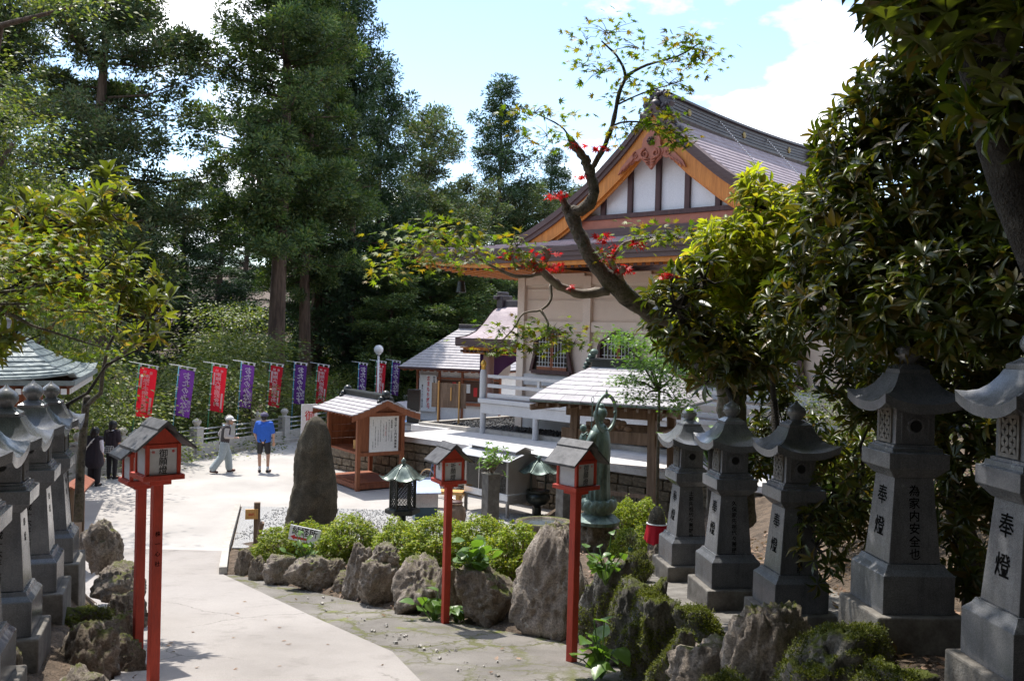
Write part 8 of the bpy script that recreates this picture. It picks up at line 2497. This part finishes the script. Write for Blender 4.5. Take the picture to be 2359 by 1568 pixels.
# moss tufts and short weeds on the rocks and the terrace
n = 9000
r = np.random.default_rng(17)
pts = []
for (x0, x1, y0, y1, dens) in ((1.0, 1.9, 6.5, 9.4, 1), (1.6, 2.4, 5.2, 7.4, 1), (0.6, 1.2, 8.8, 10.2, 0.4)):
    k = int(n * dens / 2.4); pts.append(np.stack([r.uniform(x0, x1, k), r.uniform(y0, y1, k)], -1))
# litter on the hillside
k = 5200
X, Y_ = r.uniform(2.6, 8, k), r.uniform(4.5, 15, k)
O = np.stack([X, Y_, Hg(X, Y_) + 0.02], -1)
d = r.normal(size=(k, 3)) * np.array([1, 1, 0.25]); up = norm(np.array([0, 0, 1.0]) + r.normal(size=(k, 3)) * 0.5)
L = r.uniform(0.05, 0.13, k)
V, F_ = scatter(RHOMB_V, RHOMB_F, O, frames(d, up), np.stack([L * 0.4, L, L], -1))
M['litter'] = mat_leaf('fallen leaf', (0.10, 0.05, 0.025), (0.26, 0.16, 0.10), 0.1, 0.7, c3=(0.32, 0.22, 0.16))
link('leaf_litter', mesh_np('leaf_litter', V, F_), M['litter'], kind='stuff')
k = 2600
X, Y_ = r.uniform(-4.2, 1.2, k), r.uniform(10.8, 17, k)
ok = inpoly(X, Y_, BEDP); X, Y_ = X[ok], Y_[ok]; k = len(X)
O = np.stack([X, Y_, Hg(X, Y_) + 0.02], -1)
d = r.normal(size=(k, 3)) * np.array([1, 1, 0.25]); up = norm(np.array([0, 0, 1.0]) + r.normal(size=(k, 3)) * 0.5)
L = r.uniform(0.03, 0.08, k)
V, F_ = scatter(RHOMB_V, RHOMB_F, O, frames(d, up), np.stack([L * 0.4, L, L], -1))
link('bed_litter', mesh_np('bed_litter', V, F_), M['litter'], kind='stuff')

# a few fallen leaves on the paving
k = 46
X, Y_ = r.uniform(-3.4, 0.2, k), r.uniform(6.6, 14, k)
ok = inpoly(X, Y_, PATHP + []) | inpoly(X, Y_, STRIPP); X, Y_ = X[ok], Y_[ok]; k = len(X)
O = np.stack([X, Y_, gpath(Y_) + 0.008], -1)
d = r.normal(size=(k, 3)) * np.array([1, 1, 0.1]); up = norm(np.array([0, 0, 1.0]) + r.normal(size=(k, 3)) * 0.35)
L = r.uniform(0.03, 0.06, k)
V, F_ = scatter(STAR_V, STAR_F, O, frames(d, up), np.stack([L, L, L], -1))
link('fallen_leaves', mesh_np('fallen_leaves', V, F_), M['litter'], kind='stuff')
# ------------------------------------------------------------------ people
def blob(name, caps, voxel=0.014, smooth=3):
    """one continuous skin grown over tapered limbs"""
    mb = MB()
    for c in caps:
        if len(c) == 2: mb.ball(c[0], c[1], 14, 10)
        elif len(c) == 3: mb.ball(c[0], c[1], 14, 10, c[2])
        else:
            p0, r0, p1, r1 = c
            mb.tube([p0, p1], [r0, r1], 12); mb.ball(p0, r0, 12, 8); mb.ball(p1, r1, 12, 8)
    ob = bpy.data.objects.new('tmp', mb.mesh('tmp')); COL.objects.link(ob)
    md = ob.modifiers.new('r', 'REMESH'); md.mode = 'VOXEL'; md.voxel_size = voxel
    ms = ob.modifiers.new('s', 'SMOOTH'); ms.iterations = smooth; ms.factor = 0.5
    dg = bpy.context.evaluated_depsgraph_get()
    me = bpy.data.meshes.new_from_object(ob.evaluated_get(dg))
    me.name = name
    bpy.data.objects.remove(ob)
    me.polygons.foreach_set('use_smooth', np.ones(len(me.polygons), bool))
    return me

def limbs(J, k):
    a = lambda *n: [Vector(J[x]) for x in n]
    out = []
    for s in ('l', 'r'):
        sh_, el_, wr = a('sh' + s, 'el' + s, 'wr' + s); hp, kn, an, to = a('hip' + s, 'kn' + s, 'an' + s, 'to' + s)
        out.append((sh_, el_, wr, hp, kn, an, to))
    return out

def person(label, loc, rz, J, sc=1.0, female=False):
    P = thing('person', label, 'person', loc, R(rz)); P.scale = (sc,) * 3
    LR = limbs(J, 1)
    hd = Vector(J['head']); nk = Vector(J['neck']); ch = Vector(J['chest']); pv_ = Vector(J['pelvis'])
    caps = []
    w_ = 0.085 if female else 0.095
    for i, (sh_, el_, wr, hp, kn, an, to) in enumerate(LR):
        caps += [(sh_, 0.055, el_, 0.042), (el_, 0.042, wr, 0.027), (hp, 0.085, kn, 0.055), (kn, 0.055, an, 0.036), (an, 0.036, to, 0.028)]
        caps += [(ch.lerp(sh_, 0.55), 0.10, pv_.lerp(hp, 0.9), 0.10), (nk, 0.05, sh_, 0.052)]
        d = (wr - el_).normalized(); x = d.cross(Vector((0, 1, 0.2))).normalized()
        caps += [(wr, 0.026, wr + d * 0.07, 0.030)]
        for k in range(4):
            b = wr + d * 0.085 + x * (0.022 * (k - 1.5)) ; L = (0.062, 0.075, 0.07, 0.055)[k]
            m_ = b + d * L * 0.55; e = b + d * L + Vector((0, 0.018, 0))
            caps += [(b, 0.0115, m_, 0.0105), (m_, 0.0105, e, 0.009)]
        caps += [(wr + d * 0.03 + x * 0.028, 0.013, wr + d * 0.075 + x * 0.055, 0.010)]
    caps += [(nk, 0.055, hd - Vector((0, 0, 0.05)), 0.05), (hd, 0.098, (0.82, 0.98, 1.18)), (pv_, 0.13, ch, 0.13)]
    f = Vector(J.get('face', (0, 1, 0))).normalized(); side = Vector((f.y, -f.x, 0))
    caps += [(hd + f * 0.085 + Vector((0, 0, -0.01)), 0.012, hd + f * 0.115 + Vector((0, 0, -0.035)), 0.016)]      # nose
    caps += [(hd + f * 0.085 + Vector((0, 0, -0.075)), 0.018), (hd + f * 0.06 + Vector((0, 0, -0.10)), 0.035)]      # mouth, chin
    for s in (-1, 1): caps += [(hd + side * 0.085 * s + Vector((0, 0, -0.01)), 0.024, (0.6, 1, 1.4))]
    body = part('body', blob('body', caps, 0.012, 2), M['skin'], P)
    ey = MB()
    for s in (-1, 1): ey.ball(hd + f * 0.088 + side * 0.034 * s + Vector((0, 0, 0.012)), 0.011, 8, 6)
    part('eyes', ey, M['ink'], body, smooth=True)
    return P, LR, hd, nk, ch, pv_, f

def shirt(P, LR, nk, ch, pv_, mat, sleeve=1.0, fore=0.0, name='shirt', low=0.0, extra=0.016, flare=0.0):
    caps = [(pv_ + Vector((0, 0, 0.02 - low)), 0.14 + flare, ch, 0.142)]
    for sh_, el_, wr, hp, kn, an, to in LR:
        hp2 = pv_.lerp(hp, 0.9) + Vector((0, 0, 0.03 - low))
        caps += [(ch.lerp(sh_, 0.55), 0.10 + extra, hp2, 0.105 + extra + flare), (nk - Vector((0, 0, 0.03)), 0.055 + extra * 0.5, sh_, 0.056 + extra)]
        if sleeve: caps += [(sh_, 0.058 + extra, sh_.lerp(el_, sleeve), 0.048 + extra)]
        if fore: caps += [(el_, 0.048 + extra, el_.lerp(wr, fore), 0.036 + extra)]
    return part(name, blob(name, caps, 0.014, 3), mat, P)

def trousers(P, LR, pv_, mat, frac=1.0, loose=0.02, name='trousers', knee_only=False):
    caps = [(pv_ - Vector((0.07, 0, 0.0)), 0.125, pv_ + Vector((0.07, 0, 0.0)), 0.125), (pv_, 0.125, pv_ + Vector((0, 0, 0.08)), 0.13)]
    for sh_, el_, wr, hp, kn, an, to in LR:
        if knee_only: caps += [(hp, 0.09 + loose, hp.lerp(kn, frac), 0.07 + loose)]
        else: caps += [(hp, 0.09 + loose, kn, 0.062 + loose), (kn, 0.062 + loose, kn.lerp(an, frac), 0.042 + loose * 1.5)]
    return part(name, blob(name, caps, 0.014, 3), mat, P)

def shoes(P, LR, mat, socks=None):
    for sh_, el_, wr, hp, kn, an, to in LR:
        d = (to - an); d.z = 0
        base = Vector((an.x, an.y, min(an.z, to.z)))
        caps = [(an + Vector((0, 0, -0.045)) - d * 0.25, 0.042, to, 0.036), (an + Vector((0, 0, -0.04)), 0.045)]
        part('shoe', blob('shoe', caps, 0.011, 2), mat, P)
        if socks: part('sock', MB().tube([an + Vector((0, 0, -0.03)), an.lerp(kn, 0.22)], [0.041, 0.045], 12), socks, P, smooth=True)

def cap_on(P, hd, f, mat, brim=True, bowl=1.0, name='cap'):
    mb = MB()
    rows = []
    for t_ in np.linspace(0, 1, 8):
        a = t_ * math.pi / 2 * 0.98
        rows.append([(hd.x + 0.112 * bowl * math.cos(a) * math.cos(b), hd.y + 0.122 * bowl * math.cos(a) * math.sin(b), hd.z + 0.025 + 0.115 * math.sin(a)) for b in np.linspace(0, 2 * math.pi, 25)])
    mb.grid(rows)
    if brim:
        side = Vector((f.y, -f.x, 0))
        rows = []
        for r_, dz in ((0.10, 0.03), (0.15, 0.022), (0.185, 0.006)):
            rows.append([(hd + (f * math.cos(b) + side * math.sin(b) * 0.8) * r_ + Vector((0, 0, dz)))[:] for b in np.linspace(-1.1, 1.1, 13)])
        mb.grid(rows)
    return part(name, mb, mat, P, smooth=True)

Z = lambda *a: Vector(a)
C_ = lambda n, c, r_=0.8: M.setdefault(n, mat_noise(n, [k * 0.9 for k in c], c, 14, r_, 0.15, 0.004))
# cyclist in a blue jersey, seen from behind
J = dict(head=(-0.01, 0.03, 1.60), neck=(0, 0, 1.46), chest=(0, 0, 1.27), pelvis=(0, 0, 0.95), face=(-0.75, 0.65, 0),
         shl=(-0.19, 0, 1.41), ell=(-0.26, -0.03, 1.13), wrl=(-0.22, 0.10, 0.93), shr=(0.19, 0, 1.41), elr=(0.27, 0.0, 1.13), wrr=(0.26, 0.06, 0.90),
         hipl=(-0.09, 0, 0.90), knl=(-0.12, 0.01, 0.50), anl=(-0.10, -0.02, 0.09), tol=(-0.16, 0.12, 0.04), hipr=(0.09, 0, 0.90), knr=(0.13, 0.01, 0.50), anr=(0.13, -0.02, 0.09), tor=(0.17, 0.12, 0.04))
p = at(606, 1088, 26.5)
P, LR, hd, nk, ch, pv_, f = person('person in a bright blue jersey and black shorts seen from behind', (p.x, p.y, 0.0), 0, J, 1.02)
shirt(P, LR, nk, ch, pv_, C_('blue jersey', (0.03, 0.14, 0.62)), 0.85, name='jersey')
trousers(P, LR, pv_, C_('black lycra', (0.012, 0.012, 0.016), 0.5), 0.78, 0.012, 'shorts', True)
shoes(P, LR, C_('dark shoe', (0.05, 0.035, 0.035)), C_('white sock', (0.7, 0.7, 0.7)))
cap_on(P, hd, f, C_('purple helmet cap', (0.10, 0.09, 0.16)), False, 1.06)
part('hair', MB().ball(hd + Vector((0.0, -0.015, 0.0)), 0.102, 14, 10, (0.86, 0.95, 1.05)), M['hair'], P, smooth=True)
# walking man in a pale cap
J = dict(head=(0.0, 0.13, 1.52), neck=(0, 0.06, 1.40), chest=(0, 0.02, 1.22), pelvis=(0, -0.02, 0.92), face=(0.25, 1, 0),
         shl=(-0.19, 0.03, 1.34), ell=(-0.25, -0.10, 1.10), wrl=(-0.20, 0.12, 1.02), shr=(0.19, 0.03, 1.34), elr=(0.26, -0.02, 1.08), wrr=(0.22, 0.2, 1.05),
         hipl=(-0.09, -0.02, 0.87), knl=(-0.10, 0.12, 0.50), anl=(-0.10, 0.16, 0.09), tol=(-0.11, 0.31, 0.04), hipr=(0.09, -0.02, 0.87), knr=(0.11, -0.10, 0.48), anr=(0.11, -0.36, 0.12), tor=(0.12, -0.22, 0.04))
p = at(516, 1090, 26.3)
P, LR, hd, nk, ch, pv_, f = person('person in a pale cap, dark vest and baggy light trousers walking', (p.x, p.y, 0.0), -62, J, 1.0)
shirt(P, LR, nk, ch, pv_, C_('beige shirt', (0.50, 0.46, 0.44)), 1.0, 0.9, name='shirt', low=0.03, extra=0.014)
shirt(P, LR, nk, ch, pv_, C_('charcoal vest', (0.06, 0.052, 0.056)), 0, 0, name='vest', low=0.05, extra=0.026)
part('collar', MB().tube([nk + Vector((0.1 * math.cos(a), 0.09 * math.sin(a) - 0.01, -0.03)) for a in np.linspace(0, 2 * math.pi, 17)], 0.03, 8), C_('light blue towel', (0.35, 0.50, 0.66)), P, smooth=True)
trousers(P, LR, pv_, C_('pale work trousers', (0.36, 0.42, 0.45)), 0.9, 0.042)
shoes(P, LR, C_('brown shoe', (0.12, 0.05, 0.045)), C_('grey sock', (0.4, 0.4, 0.4)))
cap_on(P, hd, f, C_('white cap', (0.68, 0.67, 0.66)))
part('hair', MB().ball(hd + Vector((0, -0.012, 0.0)), 0.1, 14, 10, (0.86, 0.95, 1.0)), C_('grey hair', (0.25, 0.24, 0.23)), P, smooth=True)
# two women from behind
base = dict(head=(0, 0.02, 1.47), neck=(0, 0, 1.34), chest=(0, 0, 1.17), pelvis=(0, 0, 0.88), face=(0.35, 1, 0),
            shl=(-0.165, 0, 1.29), ell=(-0.22, -0.02, 1.04), wrl=(-0.20, 0.08, 0.82), shr=(0.165, 0, 1.29), elr=(0.22, -0.01, 1.03), wrr=(0.21, 0.06, 0.80),
            hipl=(-0.085, 0, 0.83), knl=(-0.09, 0.0, 0.46), anl=(-0.08, -0.02, 0.09), tol=(-0.11, 0.11, 0.04), hipr=(0.085, 0, 0.83), knr=(0.10, 0.0, 0.46), anr=(0.10, -0.02, 0.09), tor=(0.13, 0.11, 0.04))
p = at(216, 1122, 23.6)
P, LR, hd, nk, ch, pv_, f = person('person in a long black tunic with white sleeves and shoulder strap', (p.x, p.y, 0.0), -10, base, 0.97, True)
shirt(P, LR, nk, ch, pv_, C_('white blouse', (0.62, 0.58, 0.66)), 1.0, 0.35, name='blouse', extra=0.014)
shirt(P, LR, nk, ch, pv_, C_('black tunic', (0.022, 0.016, 0.026)), 0, 0, name='tunic', low=0.22, extra=0.026, flare=0.055)
trousers(P, LR, pv_, C_('black trousers', (0.016, 0.013, 0.018)), 0.86, 0.03)
shoes(P, LR, C_('black shoe', (0.014, 0.013, 0.014)), C_('pale ankle', (0.45, 0.3, 0.25)))
part('hair', blob('hair', [(hd + Vector((0, -0.01, 0.02)), 0.115, (0.98, 1.05, 1.1)), (hd + Vector((-0.05, -0.05, -0.03)), 0.07, hd + Vector((-0.05, -0.06, -0.12)), 0.055), (hd + Vector((0.05, -0.05, -0.03)), 0.07, hd + Vector((0.05, -0.06, -0.12)), 0.055)], 0.012, 2), M['hair'], P)
part('bag_strap', MB().tube([Vector((0.08, 0.0, 1.36)), Vector((0.02, -0.155, 1.24)), Vector((-0.12, -0.17, 1.05)), Vector((-0.22, -0.1, 0.9))], 0.016, 7), C_('white strap', (0.65, 0.62, 0.6)), P, smooth=True)
part('shoulder_bag', MB().box((-0.26, -0.03, 0.82), (0.09, 0.28, 0.24)), C_('black bag', (0.02, 0.018, 0.02)), P, bevel=0.025)
p = at(257, 1104, 24.75)
P, LR, hd, nk, ch, pv_, f = person('person in a dark top with white collar and plaid skirt', (p.x, p.y, 0.0), -14, base, 1.0, True)
shirt(P, LR, nk, ch, pv_, C_('dark plum top', (0.026, 0.016, 0.026)), 0.85, 0, name='top', extra=0.022)
m, t, o = new_mat('plaid cloth')
pb = t.nodes.new('ShaderNodeBsdfPrincipled'); pb.inputs['Roughness'].default_value = 0.9
wv = t.nodes.new('ShaderNodeTexWave'); wv.bands_direction = 'Z'; wv.inputs['Scale'].default_value = 6
wx = t.nodes.new('ShaderNodeTexWave'); wx.bands_direction = 'X'; wx.inputs['Scale'].default_value = 6
c = t.nodes.new('ShaderNodeTexCoord'); t.links.new(c.outputs['Object'], wv.inputs[0]); t.links.new(c.outputs['Object'], wx.inputs[0])
mxn = t.nodes.new('ShaderNodeMath'); mxn.operation = 'MAXIMUM'
t.links.new(ramp(t, wv.outputs['Fac'], [(0.80, 0.0), (0.9, 1.0)]).outputs[0], mxn.inputs[0]); t.links.new(ramp(t, wx.outputs['Fac'], [(0.82, 0.0), (0.92, 1.0)]).outputs[0], mxn.inputs[1])
t.links.new(mixc(t, mxn.outputs[0], (0.05, 0.04, 0.05), (0.5, 0.48, 0.46)), pb.inputs['Base Color']); t.links.new(pb.outputs[0], o.inputs[0])
part('skirt', MB().lathe([(0.165, 0.93), (0.19, 0.85), (0.205, 0.72), (0.2, 0.72)], 26), m, P, smooth=True, angle=40)
trousers(P, LR, pv_ - Vector((0, 0, 0.04)), C_('black leggings', (0.014, 0.012, 0.016)), 0.95, 0.008, 'leggings')
shoes(P, LR, C_('black shoe2', (0.014, 0.013, 0.014)))
part('hair', blob('hair', [(hd + Vector((0, -0.012, 0.02)), 0.118, (1.0, 1.05, 1.08)), (hd + Vector((0, -0.05, -0.04)), 0.09, hd + Vector((0, -0.05, -0.11)), 0.075)], 0.012, 2), M['hair'], P)
part('collar', MB().tube([nk + Vector((0.085 * math.cos(a), 0.075 * math.sin(a) - 0.005, 0.0)) for a in np.linspace(0, 2 * math.pi, 17)], 0.02, 8), C_('white collar', (0.7, 0.68, 0.7)), P, smooth=True)
